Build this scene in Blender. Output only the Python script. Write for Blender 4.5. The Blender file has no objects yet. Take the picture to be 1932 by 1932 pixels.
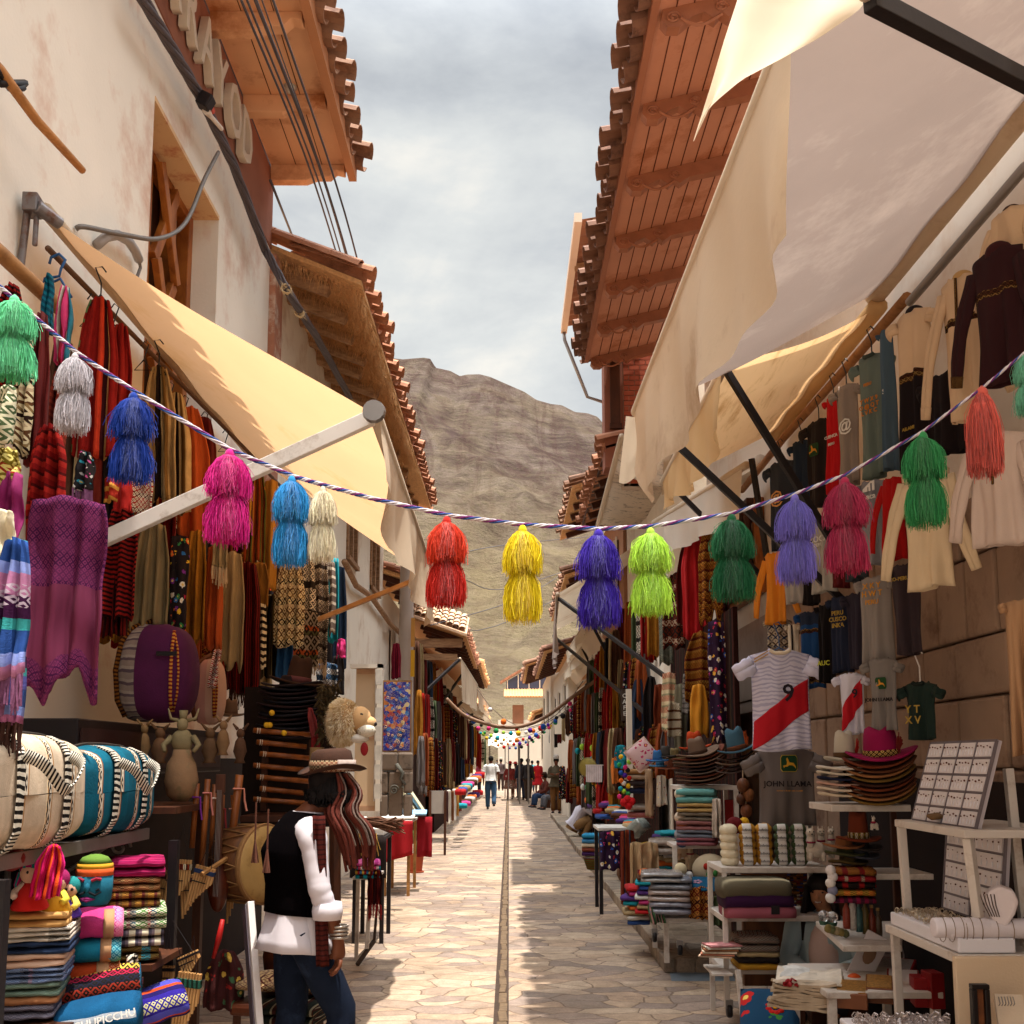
import bpy, bmesh, math, random
from mathutils import Vector, Matrix, noise
R=math.radians
random.seed(7)
sc=bpy.context.scene
COL=sc.collection
F=2000.0; CX=966.0; CY=1190.0; TH=R(7); YAW=0.003
CAM=Vector((0,0,1.6))
RZ=Matrix.Rotation(-YAW,3,'Z')
def ray(x,y):
    u=(x-CX)/F; v=(CY-y)/F
    return RZ@Vector((u,math.cos(TH)-v*math.sin(TH),math.sin(TH)+v*math.cos(TH)))
def W(x,y,Y):
    d=ray(x,y); return CAM+d*(Y/d.y)
def WX(x,y,X):
    d=ray(x,y); return CAM+d*(X/d.x)
def WZ(x,y,Z=0.0):
    d=ray(x,y); return CAM+d*((Z-CAM.z)/d.z)
def P(x,y,X=None,Y=None):
    return WX(x,y,X) if X is not None else W(x,y,Y)
def lin(c): return tuple(((v/255.0)/12.92 if v/255.0<=.04045 else (((v/255.0)+.055)/1.055)**2.4) for v in c)
def hx(s):
    if not isinstance(s,str): return s
    return lin((int(s[0:2],16),int(s[2:4],16),int(s[4:6],16)))
# ---------------------------------------------------------------- materials
def nd(nt,t,ins=None,**pr):
    n=nt.nodes.new(t)
    for k,v in pr.items(): setattr(n,k,v)
    for k,v in (ins or {}).items():
        s=n.inputs[k]
        if isinstance(v,bpy.types.NodeSocket): nt.links.new(v,s)
        else: s.default_value=v
    return n
def mth(nt,op,a,b=0.0,c=0.0):
    n=nd(nt,'ShaderNodeMath',{0:a,1:b,2:c},operation=op); return n.outputs[0]
def rgba(c): return (c[0],c[1],c[2],1)
def mixc(nt,f,a,b,bt='MIX'):
    n=nt.nodes.new('ShaderNodeMix'); n.data_type='RGBA'; n.blend_type=bt; n.clamp_factor=True
    for i,v in ((0,f),(6,a),(7,b)):
        s=n.inputs[i]
        if isinstance(v,bpy.types.NodeSocket): nt.links.new(v,s)
        elif i==0: s.default_value=v
        else: s.default_value=rgba(v)
    return n.outputs[2]
def ramp(nt,f,stops,interp='LINEAR'):
    n=nt.nodes.new('ShaderNodeValToRGB'); cr=n.color_ramp; cr.interpolation=interp
    while len(cr.elements)<len(stops): cr.elements.new(.5)
    for e,(p,c) in zip(cr.elements,stops):
        e.position=p; e.color=rgba(c) if not isinstance(c,(int,float)) else (c,c,c,1)
    nt.links.new(f,n.inputs[0]); return n.outputs[0]
def noi(nt,co,scale,detail=4,rough=.55,dist=0.0):
    n=nd(nt,'ShaderNodeTexNoise',{'Vector':co,'Scale':scale,'Detail':detail,'Roughness':rough,'Distortion':dist}); return n.outputs['Fac']
def newmat(name):
    m=bpy.data.materials.new(name); m.use_nodes=True; nt=m.node_tree; nt.nodes.clear()
    out=nd(nt,'ShaderNodeOutputMaterial'); b=nd(nt,'ShaderNodeBsdfPrincipled')
    nt.links.new(b.outputs[0],out.inputs[0]); b.inputs['Specular IOR Level'].default_value=.3
    return m,nt,b,out
def coords(nt,src='Object',sc_=(1,1,1)):
    t=nd(nt,'ShaderNodeTexCoord'); mp=nd(nt,'ShaderNodeMapping',{'Vector':t.outputs[src],'Scale':sc_}); return mp.outputs[0]
def bump(nt,b,h,strength=.3,dist=.01):
    n=nd(nt,'ShaderNodeBump',{'Height':h,'Strength':strength,'Distance':dist}); nt.links.new(n.outputs[0],b.inputs['Normal'])
_mc={}
def plain(col,rough=.8,var=.12,vs=6,bs=120,bst=.25,metal=0,transl=0,spec=.3,stretch=(1,1,1),src='Object',dirt=None,ds=2):
    key=('p',col,rough,var,vs,bs,bst,metal,transl,spec,stretch,src,dirt,ds)
    if key in _mc: return _mc[key]
    m,nt,b,out=newmat('mat_%s'%(col if isinstance(col,str) else 'c'))
    c=hx(col); co=coords(nt,src,stretch)
    n1=noi(nt,co,vs)
    cc=mixc(nt,n1,tuple(x*(1-var*1.6) for x in c),tuple(min(1,x*(1+var*1.6)) for x in c))
    if dirt:
        nn=noi(nt,co,ds,6,.7); f=ramp(nt,nn,[(.52,0.0),(.7,1.0)]); cc=mixc(nt,f,cc,hx(dirt))
    nt.links.new(cc,b.inputs['Base Color']); b.inputs['Roughness'].default_value=rough; b.inputs['Metallic'].default_value=metal
    b.inputs['Specular IOR Level'].default_value=spec
    if bst: bump(nt,b,noi(nt,co,bs,3),bst,.004)
    if transl:
        tr=nd(nt,'ShaderNodeBsdfTranslucent',{'Color':cc}); mx=nd(nt,'ShaderNodeMixShader',{0:transl,1:b.outputs[0],2:tr.outputs[0]})
        nt.links.new(mx.outputs[0],out.inputs[0])
    _mc[key]=m; return m
def weave(cols,w=.12,axis=0,src='UV',motif=None,mw=.03,band=(0,1),rough=.92,dist=.004,var=.12,off=0.0,bst=.35):
    """striped cloth; cols = list of (colour,width share); motif colour drawn as diamonds inside band"""
    key=('w',tuple(map(str,cols)),w,axis,src,motif,mw,band,off)
    if key in _mc: return _mc[key]
    m,nt,b,out=newmat('woven')
    co=coords(nt,src)
    nz=nd(nt,'ShaderNodeTexNoise',{'Vector':co,'Scale':9.0,'Detail':2.0})
    add=nd(nt,'ShaderNodeVectorMath',{0:nz.outputs['Color'],1:(-.5,-.5,-.5)},operation='ADD')
    scl=nd(nt,'ShaderNodeVectorMath',{0:add.outputs[0],'Scale':dist*2},operation='SCALE')
    co2=nd(nt,'ShaderNodeVectorMath',{0:co,1:scl.outputs[0]},operation='ADD').outputs[0]
    sp=nd(nt,'ShaderNodeSeparateXYZ',{0:co2}); a=sp.outputs[axis]; o=sp.outputs[(axis+1)%2 if axis<2 else 0]
    t=mth(nt,'FRACT',mth(nt,'ADD',mth(nt,'DIVIDE',a,w),off))
    tot=sum(c[1] for c in cols); p=0; st=[]
    for c,s in cols: st.append((p/tot,hx(c))); p+=s
    cc=ramp(nt,t,st,'CONSTANT')
    if motif:
        pa=mth(nt,'PINGPONG',a,mw); pb=mth(nt,'PINGPONG',o,mw)
        s=mth(nt,'ADD',pa,pb); s2=mth(nt,'PINGPONG',s,mw*.5)
        f=mth(nt,'GREATER_THAN',s2,mw*.27)
        f=mth(nt,'MULTIPLY',f,mth(nt,'MULTIPLY',mth(nt,'GREATER_THAN',t,band[0]),mth(nt,'LESS_THAN',t,band[1])))
        cc=mixc(nt,f,cc,hx(motif))
    v=ramp(nt,noi(nt,co,14,4),[(.3,1-var*1.8),(.7,1+var)])
    cc=mixc(nt,1.0,cc,v,'MULTIPLY')
    nt.links.new(cc,b.inputs['Base Color']); b.inputs['Roughness'].default_value=rough; b.inputs['Specular IOR Level'].default_value=.1
    w1=nd(nt,'ShaderNodeTexVoronoi',{'Vector':co,'Scale':260.0}).outputs['Distance']
    bump(nt,b,mth(nt,'ADD',w1,mth(nt,'MULTIPLY',noi(nt,co,25,3),1.5)),bst,.003)
    _mc[key]=m; return m
def floral(base,cols,scale=14,src='UV',rough=.9):
    key=('f',base,tuple(cols),scale,src)
    if key in _mc: return _mc[key]
    m,nt,b,out=newmat('embroidery'); co=coords(nt,src)
    v=nd(nt,'ShaderNodeTexVoronoi',{'Vector':co,'Scale':scale,'Randomness':.7})
    d=v.outputs['Distance']; sp=nd(nt,'ShaderNodeSeparateColor',{0:v.outputs['Color']})
    n=len(cols); pc=ramp(nt,sp.outputs[0],[(i/n,hx(c)) for i,c in enumerate(cols)],'CONSTANT')
    v2=nd(nt,'ShaderNodeTexVoronoi',{'Vector':co,'Scale':scale*3.3})
    pet=mth(nt,'LESS_THAN',mth(nt,'ADD',d,mth(nt,'MULTIPLY',v2.outputs['Distance'],.28)),.52)
    cen=mth(nt,'LESS_THAN',d,.16)
    cc=mixc(nt,pet,hx(base),pc); cc=mixc(nt,cen,cc,hx('E8C860'))
    nt.links.new(cc,b.inputs['Base Color']); b.inputs['Roughness'].default_value=rough
    bump(nt,b,noi(nt,co,90,3),.4,.004)
    _mc[key]=m; return m
def wood(col,col2,rough=.55,sc_=(1,1,1),bst=.2):
    key=('wd',col,col2,rough,sc_)
    if key in _mc: return _mc[key]
    m,nt,b,out=newmat('wood'); co=coords(nt,'Object',sc_)
    n=noi(nt,co,6,6,.65,1.2); n2=noi(nt,co,1.4,3)
    cc=ramp(nt,n,[(.3,hx(col2)),(.65,hx(col))]); cc=mixc(nt,mth(nt,'MULTIPLY',n2,.35),cc,hx(col2))
    nt.links.new(cc,b.inputs['Base Color']); b.inputs['Roughness'].default_value=rough
    bump(nt,b,n,bst,.004); _mc[key]=m; return m
# ---------------------------------------------------------------- mesh builder
class MB:
    def __init__(s): s.v=[];s.f=[];s.uv=[];s.mi=[];s.M=None;s.m=0
    def _a(s,vs,fs,uvs=None):
        b=len(s.v)
        for p in vs:
            p=Vector(p); s.v.append(s.M@p if s.M is not None else p)
        for i,f in enumerate(fs):
            s.f.append([b+k for k in f]); s.mi.append(s.m)
            s.uv.append([uvs[k] for k in f] if uvs else None)
        return s
    def box(s,c,size,rz=0,ry=0,rx=0):
        h=[x/2 for x in size]; rot=Matrix.Rotation(rz,3,'Z')@Matrix.Rotation(ry,3,'Y')@Matrix.Rotation(rx,3,'X'); c=Vector(c)
        vs=[c+rot@Vector((x*h[0],y*h[1],z*h[2])) for x in(-1,1) for y in(-1,1) for z in(-1,1)]
        return s._a(vs,[(0,1,3,2),(4,6,7,5),(0,4,5,1),(2,3,7,6),(0,2,6,4),(1,5,7,3)])
    def box2(s,a,b):
        a=Vector(a);b=Vector(b); return s.box((a+b)/2,[abs(b[i]-a[i]) for i in range(3)])
    def bar(s,a,b,w,h=None,up=(0,0,1)):
        a=Vector(a);b=Vector(b);h=h or w;d=(b-a).normalized();u=Vector(up)
        if abs(d.dot(u))>.99:u=Vector((1,0,0))
        x=d.cross(u).normalized();y=x.cross(d)
        vs=[p+x*(i*w/2)+y*(j*h/2) for p in(a,b) for i in(-1,1) for j in(-1,1)]
        return s._a(vs,[(0,1,3,2),(4,6,7,5),(0,4,5,1),(2,3,7,6),(0,2,6,4),(1,5,7,3)])
    def tube(s,pts,r,n=8,cap=True):
        pts=[Vector(p) for p in pts]; k=len(pts); rs=r if isinstance(r,(list,tuple)) else [r]*k
        vs=[];uvs=[];fs=[];L=0; prev=None
        for i,p in enumerate(pts):
            d=(pts[min(i+1,k-1)]-pts[max(i-1,0)]); d=d.normalized() if d.length>1e-9 else Vector((0,0,1))
            u=prev if prev is not None else (Vector((0,0,1)) if abs(d.z)<.9 else Vector((1,0,0)))
            x=(u-d*u.dot(d)); x=x.normalized() if x.length>1e-6 else d.orthogonal().normalized(); prev=x; y=d.cross(x)
            if i: L+=(p-pts[i-1]).length
            for j in range(n):
                a=2*math.pi*j/n; vs.append(p+(x*math.cos(a)+y*math.sin(a))*rs[i]); uvs.append((L,j/n*.2))
        for i in range(k-1):
            for j in range(n):
                a=i*n+j;b_=i*n+(j+1)%n; fs.append((a,b_,b_+n,a+n))
        if cap: fs.append(tuple(range(n))[::-1]); fs.append(tuple((k-1)*n+j for j in range(n)))
        return s._a(vs,fs,uvs)
    def lathe(s,prof,c=(0,0,0),n=16,ax='Z',sx=1,sy=1,fn=None):
        c=Vector(c);vs=[];fs=[];uvs=[];k=len(prof)
        for i,(r,z) in enumerate(prof):
            for j in range(n):
                a=2*math.pi*j/n; p=Vector((r*math.cos(a)*sx,r*math.sin(a)*sy,z))
                if fn: p=fn(p)
                if ax=='X': p=Vector((p.z,p.x,p.y))
                elif ax=='Y': p=Vector((p.x,p.z,p.y))
                vs.append(c+p); uvs.append((z,j/n*.5))
        for i in range(k-1):
            for j in range(n):
                a=i*n+j;b_=i*n+(j+1)%n; fs.append((a,b_,b_+n,a+n))
        if prof[0][0]>1e-4: fs.append(tuple(range(n))[::-1])
        if prof[-1][0]>1e-4: fs.append(tuple((k-1)*n+j for j in range(n)))
        return s._a(vs,fs,uvs)
    def ell(s,c,r,n=12,m=8,fn=None):
        r=r if isinstance(r,(list,tuple)) else (r,r,r)
        prof=[(max(math.sin(math.pi*i/m),1e-5),-math.cos(math.pi*i/m)) for i in range(m+1)]
        g=lambda p:(fn(Vector((p.x*r[0],p.y*r[1],p.z*r[2]))) if fn else Vector((p.x*r[0],p.y*r[1],p.z*r[2])))
        return s.lathe(prof,c,n,fn=g)
    def grid(s,fn,nu,nv,uv=None):
        vs=[];uvs=[];fs=[]
        for j in range(nv+1):
            for i in range(nu+1):
                u=i/nu;v=j/nv; vs.append(fn(u,v)); uvs.append(uv(u,v) if uv else (u,v))
        for j in range(nv):
            for i in range(nu):
                a=j*(nu+1)+i; fs.append((a,a+1,a+nu+2,a+nu+1))
        return s._a(vs,fs,uvs)
    def poly(s,pts,th=0,nrm=None):
        pts=[Vector(p) for p in pts];n=len(pts)
        if not th: return s._a(pts,[tuple(range(n))])
        nn=Vector(nrm) if nrm else (pts[1]-pts[0]).cross(pts[2]-pts[0]).normalized()
        vs=pts+[p+nn*th for p in pts]
        return s._a(vs,[tuple(range(n))[::-1],tuple(range(n,2*n))]+[(i,(i+1)%n,(i+1)%n+n,i+n) for i in range(n)])
    def each(s,name,mats,parent,**k):
        par=list(range(len(s.v)))
        def fd(a):
            while par[a]!=a: par[a]=par[par[a]]; a=par[a]
            return a
        for f in s.f:
            r=fd(f[0])
            for x in f[1:]: par[fd(x)]=r
        comp={}
        for i,f in enumerate(s.f): comp.setdefault(fd(f[0]),[]).append(i)
        g=[]
        for fs in comp.values():
            vs=set(x for i in fs for x in s.f[i]); b=[min(s.v[x][a] for x in vs)-.004 for a in range(3)]+[max(s.v[x][a] for x in vs)+.004 for a in range(3)]
            hit=[q for q in g if all(q[0][a]<b[a+3] and b[a]<q[0][a+3] for a in range(3))]
            for q in hit: g.remove(q); b=[min(b[a],q[0][a]) for a in range(3)]+[max(b[a+3],q[0][a+3]) for a in range(3)]; fs=fs+q[1]
            g.append((b,fs))
        out=[]
        for b,fs in g:
            m=MB(); mp={}
            for i in fs:
                t=[]
                for x in s.f[i]:
                    if x not in mp: mp[x]=len(m.v); m.v.append(s.v[x])
                    t.append(mp[x])
                m.f.append(t); m.uv.append(s.uv[i]); m.mi.append(s.mi[i])
            out.append(m.build(name,mats,parent,**k))
        return out
    def build(s,name,mats,parent=None,smooth=False,bevel=0,solid=0,origin=None,sub=0):
        if not isinstance(mats,(list,tuple)): mats=[mats]
        if parent is not None: o0=wpos(parent)
        elif origin is not None: o0=Vector(origin)
        else:
            mn=Vector([min(p[i] for p in s.v) for i in range(3)]);mx=Vector([max(p[i] for p in s.v) for i in range(3)])
            o0=Vector(((mn.x+mx.x)/2,(mn.y+mx.y)/2,mn.z))
        me=bpy.data.meshes.new(name); me.from_pydata([tuple(p-o0) for p in s.v],[],s.f)
        if any(u for u in s.uv):
            ul=me.uv_layers.new(name='UVMap'); k=0; buf=[]
            for f,u in zip(s.f,s.uv):
                for i in range(len(f)):
                    buf.extend(u[i] if u else (0,0))
            ul.data.foreach_set('uv',buf)
        for m in mats: me.materials.append(m)
        if len(mats)>1: me.polygons.foreach_set('material_index',s.mi)
        if smooth: me.polygons.foreach_set('use_smooth',[True]*len(me.polygons))
        me.update()
        o=bpy.data.objects.new(name,me); COL.objects.link(o)
        if parent is not None: o.parent=parent
        else: o.location=o0
        if solid: md=o.modifiers.new('s','SOLIDIFY'); md.thickness=solid; md.offset=0
        if bevel: md=o.modifiers.new('b','BEVEL'); md.width=bevel; md.segments=2; md.limit_method='ANGLE'
        if sub: md=o.modifiers.new('d','SUBSURF'); md.levels=sub; md.render_levels=sub
        return o
def wpos(o):
    p=Vector(o.location)
    while o.parent: o=o.parent; p+=Vector(o.location)
    return p
LABELS={}
def tag(o,label,cat,group=None,kind=None):
    if kind: o['kind']=kind
    if label:
        LABELS.setdefault(label,0); LABELS[label]+=1
        o['label']=label
    if cat: o['category']=cat
    if group: o['group']=group
    return o
def thing(name,loc,label,cat,group=None):
    o=bpy.data.objects.new(name,None); COL.objects.link(o); o.location=loc; o.empty_display_size=.1
    return tag(o,label,cat,group)
def struct(mb,name,m,**k):
    o=mb.build(name,m,**k); o['kind']='structure'; return o
def clone(o,loc=None,rz=None,scale=None,label=None,mats=None,parent=None):
    c=o.copy(); COL.objects.link(c)
    if parent is not None: c.parent=parent
    if loc is not None: c.location=loc
    if rz is not None: c.rotation_euler=(0,0,rz)
    if scale is not None: c.scale=scale if isinstance(scale,(tuple,list)) else (scale,)*3
    if label: tag(c,label,None)
    if mats and c.type=='MESH':
        for i,mt in enumerate(mats if isinstance(mats,(list,tuple)) else [mats]):
            if i<len(c.material_slots): c.material_slots[i].link='OBJECT'; c.material_slots[i].material=mt
    for ch in o.children: clone(ch,parent=c,mats=mats if isinstance(mats,(list,tuple)) or mats else None)
    return c
def smooth(pts,n=2):
    pts=[Vector(p) for p in pts]
    for _ in range(n):
        o=[pts[0]]
        for a,b in zip(pts,pts[1:]): o+=[a.lerp(b,.25),a.lerp(b,.75)]
        pts=o+[pts[-1]]
    return pts
ORD=['first','second','third','fourth','fifth','sixth','seventh','eighth','ninth','tenth','eleventh','twelfth','thirteenth','fourteenth','fifteenth','sixteenth','seventeenth','eighteenth','nineteenth','twentieth']+['twenty-'+x for x in ('first','second','third','fourth','fifth','sixth','seventh','eighth','ninth')]+['thirtieth']+['thirty-'+x for x in ('first','second','third','fourth','fifth','sixth','seventh','eighth','ninth')]
def fnoise(x,y,z=0): return noise.noise(Vector((x,y,z)))
def text(s,size,name,m,parent,loc,rot,ext=.002,align='CENTER',sx=1):
    cu=bpy.data.curves.new(name,'FONT'); cu.body=s; cu.size=size; cu.extrude=ext; cu.align_x=align; cu.align_y='CENTER'; cu.resolution_u=2; cu.offset=size*.012
    t=bpy.data.objects.new(name,cu); COL.objects.link(t)
    dg=bpy.context.evaluated_depsgraph_get(); me=bpy.data.meshes.new_from_object(t.evaluated_get(dg))
    bpy.data.objects.remove(t); me.materials.clear(); me.materials.append(m)
    o=bpy.data.objects.new(name,me); COL.objects.link(o); o.rotation_euler=rot; o.scale=(sx,1,1)
    if parent: o.parent=parent; o.location=Vector(loc)-wpos(parent)
    else: o.location=loc
    return o
# ---------------------------------------------------------------- camera, sky, sun
cam=bpy.data.cameras.new('camera'); co_=bpy.data.objects.new('camera',cam); COL.objects.link(co_)
cam.sensor_fit='HORIZONTAL'; cam.sensor_width=36; cam.lens=F/1932*36; cam.shift_y=(CY-966)/1932.0
cam.clip_start=.05; cam.clip_end=4000
co_.location=CAM; co_.rotation_euler=(R(90)+TH,0,-YAW)
sc.camera=co_
SUN_EL=R(77); SUN_DIR=Vector((.092,-.085,.974)).normalized()
w=bpy.data.worlds.new('World'); sc.world=w; w.use_nodes=True; nt=w.node_tree; nt.nodes.clear()
sky=nd(nt,'ShaderNodeTexSky',sky_type='NISHITA'); sky.sun_disc=False; sky.sun_elevation=math.asin(SUN_DIR.z); sky.sun_rotation=math.atan2(SUN_DIR.x,SUN_DIR.y); sky.altitude=2900; sky.dust_density=2
gen=nd(nt,'ShaderNodeTexCoord').outputs['Generated']
mp=nd(nt,'ShaderNodeMapping',{'Vector':gen,'Scale':(1,1,2.1),'Location':(.37,.0,.22)}).outputs[0]
n1=noi(nt,mp,2.1,7,.56,.35); n2=noi(nt,mp,5.5,6,.6,.3)
cl=mth(nt,'ADD',mth(nt,'MULTIPLY',n1,.72),mth(nt,'MULTIPLY',n2,.28))
cc=ramp(nt,cl,[(.36,lin((146,152,159))),(.46,lin((165,171,177))),(.55,lin((182,187,190))),(.66,lin((212,210,204)))])
cov=ramp(nt,cl,[(.3,.86),(.5,.97)])
skc=nd(nt,'ShaderNodeVectorMath',{0:sky.outputs[0],'Scale':.1},operation='SCALE').outputs[0]
fc=mixc(nt,cov,skc,cc)
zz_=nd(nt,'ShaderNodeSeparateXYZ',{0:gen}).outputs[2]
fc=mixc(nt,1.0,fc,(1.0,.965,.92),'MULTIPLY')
br=nd(nt,'ShaderNodeMapRange',{0:zz_,1:.56,2:.95,3:1.0,4:9.8},interpolation_type='SMOOTHSTEP').outputs[0]  # added glow in the unseen overhead sky, lifts the shaded areas
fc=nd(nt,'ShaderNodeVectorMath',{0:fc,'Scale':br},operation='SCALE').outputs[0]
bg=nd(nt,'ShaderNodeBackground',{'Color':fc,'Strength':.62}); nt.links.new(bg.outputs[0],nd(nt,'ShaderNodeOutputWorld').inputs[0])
sl=bpy.data.lights.new('sun','SUN'); sl.energy=2.8; sl.angle=R(.5); sl.color=(1,.95,.87)
so=bpy.data.objects.new('sun',sl); COL.objects.link(so); so.rotation_euler=SUN_DIR.to_track_quat('Z','Y').to_euler(); so.location=(0,0,30)
sc.view_settings.view_transform='Standard'; sc.view_settings.look='None'; sc.view_settings.exposure=1.45; sc.view_settings.gamma=1
sc.render.engine='CYCLES'
try:
    cy=sc.cycles; cy.max_bounces=6; cy.diffuse_bounces=4; cy.glossy_bounces=2; cy.transmission_bounces=3; cy.transparent_max_bounces=6; cy.sample_clamp_indirect=6
except Exception: pass
# ---------------------------------------------------------------- ground
def paving(name,tone,sx,seed,joint,var=.3):
    m,nt,b,out=newmat(name); t=nd(nt,'ShaderNodeTexCoord').outputs['Object']
    nz=nd(nt,'ShaderNodeTexNoise',{'Vector':t,'Scale':2.2,'Detail':3.0})
    ad=nd(nt,'ShaderNodeVectorMath',{0:nz.outputs['Color'],1:(-.5,-.5,-.5)},operation='ADD')
    s2=nd(nt,'ShaderNodeVectorMath',{0:ad.outputs[0],'Scale':.22},operation='SCALE')
    a2=nd(nt,'ShaderNodeVectorMath',{0:t,1:s2.outputs[0]},operation='ADD')
    mpp=nd(nt,'ShaderNodeMapping',{'Vector':a2.outputs[0],'Scale':(sx,sx*1.55,1),'Location':(seed,0,0)}).outputs[0]
    v=nd(nt,'ShaderNodeTexVoronoi',{'Vector':mpp,'Scale':1.0},voronoi_dimensions='2D')
    e=nd(nt,'ShaderNodeTexVoronoi',{'Vector':mpp,'Scale':1.0},voronoi_dimensions='2D',feature='DISTANCE_TO_EDGE')
    sp=nd(nt,'ShaderNodeSeparateColor',{0:v.outputs['Color']})
    c=[hx(x) for x in tone]; k=len(c)
    st=ramp(nt,sp.outputs[0],[(i/k,q) for i,q in enumerate(c)],'CONSTANT')
    mott=ramp(nt,noi(nt,t,9,6,.7),[(.3,1-var),(.7,1+var*.5)]); st=mixc(nt,ramp(nt,noi(nt,t,1.1,6,.7),[(.46,0.0),(.66,.6)]),st,hx('7A6552')); st=mixc(nt,ramp(nt,noi(nt,t,14,5,.8),[(.62,0.0),(.68,.6)]),st,hx('5E4C3E')); st=mixc(nt,1,st,mott,'MULTIPLY')
    fine=ramp(nt,noi(nt,t,60,4,.7),[(.35,.82),(.65,1.1)]); st=mixc(nt,1,st,fine,'MULTIPLY')
    jw=mth(nt,'MULTIPLY',noi(nt,t,3,3),.055)
    jm=nd(nt,'ShaderNodeMapRange',{0:mth(nt,'SUBTRACT',e.outputs['Distance'],mth(nt,'MULTIPLY',jw,.45)),1:0.0,2:.02,3:1.0,4:0.0}).outputs[0]
    cc=mixc(nt,mth(nt,'MULTIPLY',jm,.75),st,hx(joint))
    nt.links.new(cc,b.inputs['Base Color']); b.inputs['Roughness'].default_value=.75
    h=mth(nt,'ADD',mth(nt,'MINIMUM',mth(nt,'MULTIPLY',e.outputs['Distance'],9),.9),mth(nt,'ADD',mth(nt,'MULTIPLY',sp.outputs[1],.35),mth(nt,'MULTIPLY',noi(nt,t,30,5),.35)))
    bump(nt,b,h,.7,.012); return m
pav=paving('paving_stone',['A08A78','B49E88','928074','B8A28A','9A8678','AC947C','8A7A6E','B0967E'],3.6,0,'5E4B3C')
def gz(x,y): return .012*fnoise(x*1.3,y*1.3)
mb=MB(); mb.grid(lambda u,v:(-3+6*u,1.0+70*v**1.6,.0),12,80); mb.grid(lambda u,v:(-3+6*u,-4+5*v,0),4,4)
struct(mb,'street',pav,origin=(0,0,0))
mb=MB(); mb.grid(lambda u,v:(-700+1400*u,-60+1200*v,-.06-.0*u),8,8)
struct(mb,'ground',plain('8C7A62',.95,.2,.05,1,0),origin=(0,0,0))
mb=MB()
random.seed(3)
y=2.0
gm=plain('66533F',.9,.35,30,80,.5)
while y<48:
    L=.16+random.random()*.16; wd=.045+.02*random.random(); x=-.045+.02*fnoise(y*.5,3)
    mb.box((x+random.uniform(-.008,.008),y+L/2,-.004+random.random()*.006),(wd,L*.93,.03),rz=random.uniform(-.05,.05)); y+=L
struct(mb,'gutter',gm,bevel=.006,origin=(0,0,0))
mb=MB(); mb.box2((-.095,1,.001),(.0,50,.0045)); struct(mb,'gutter_bed',plain('3E3027',.95,.3,20,60,.5),origin=(0,0,0))
# raised pavement on the right
mb=MB(); yy=8.3
while yy<30:
    L=.8+random.random()*.5; mb.box2((1.2+random.uniform(-.015,.015),yy,0),(1.42,yy+L-.015,.11)); yy+=L
mb.box2((1.42,8.3,0),(2.6,30,.106))
struct(mb,'pavement',paving('paving_side',['A08C78','8F8070','A89680'],2.2,3,'5A483A'),bevel=.01,origin=(0,0,0))
# blue slate slab in the pavement
mb=MB(); mb.poly([WZ(1262,1828,.004),WZ(1382,1828,.004),WZ(1387,1850,.004),WZ(1267,1850,.004)],.006); struct(mb,'slab',plain('6E7C88',.7,.15,12,60,.3))
# ---------------------------------------------------------------- hills
def hmat():
    m,nt,b,out=newmat('hill'); t=nd(nt,'ShaderNodeTexCoord').outputs['Object']
    a=noi(nt,t,.011,9,.62,.6); g=noi(nt,t,.035,8,.65,.4); f=noi(nt,t,.25,6,.7)
    mpz=nd(nt,'ShaderNodeMapping',{'Vector':t,'Scale':(.009,.009,.11),'Rotation':(0,R(9),0)}).outputs[0]
    st=noi(nt,mpz,1.0,8,.7,.8)
    cc=ramp(nt,a,[(.36,hx('5A4E4A')),(.47,hx('766A62')),(.55,hx('74685A')),(.66,hx('5A4C4A'))])
    cc=mixc(nt,ramp(nt,g,[(.45,0.0),(.62,.75)]),cc,hx('483C3A'))
    gm=nd(nt,'ShaderNodeMapping',{'Vector':t,'Scale':(.03,.006,.004),'Rotation':(0,0,R(14))}).outputs[0]
    gu=mth(nt,'ABSOLUTE',mth(nt,'SUBTRACT',noi(nt,gm,1.0,7,.6,1.2),.5)); cc=mixc(nt,ramp(nt,gu,[(.0,.5),(.035,.2),(.08,0.0)]),cc,hx('4A3434'))  # gully lines darkened in the colour: relief shade plus reddish erosion
    bs=noi(nt,t,.9,3,.7); cc=mixc(nt,ramp(nt,bs,[(.56,0.0),(.62,.5)]),cc,hx('3A3A26'))
    cc=mixc(nt,ramp(nt,st,[(.5,0.0),(.64,.35)]),cc,hx('857868'))
    cc=mixc(nt,ramp(nt,f,[(.5,0.0),(.62,.55)]),cc,hx('5E5848'))
    sp=nd(nt,'ShaderNodeSeparateXYZ',{0:t})
    low=nd(nt,'ShaderNodeMapRange',{0:sp.outputs[2],1:190.0,2:70.0,3:0.0,4:.55}).outputs[0]
    cc=mixc(nt,mth(nt,'MULTIPLY',low,ramp(nt,g,[(.38,1.0),(.6,.5)])),cc,hx('8E8262'))
    cc=mixc(nt,1.0,cc,(.84,.79,.76),'MULTIPLY'); nt.links.new(cc,b.inputs['Base Color']); b.inputs['Roughness'].default_value=1; b.inputs['Specular IOR Level'].default_value=0
    bump(nt,b,mth(nt,'ADD',mth(nt,'ADD',a,g),mth(nt,'ADD',st,f)),1.0,4.0)
    return m
RG=[(600,660),(735,671),(760,674),(800,671),(812,673),(822,690),(850,696),(868,706),(880,703),(905,702),(925,707),(960,722),(990,735),(1012,750),(1040,758),(1060,760),(1085,773),(1108,775),(1128,782),(1142,800),(1250,850),(1500,900)]
RW=[W(x,y,820) for x,y in RG]
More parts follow.
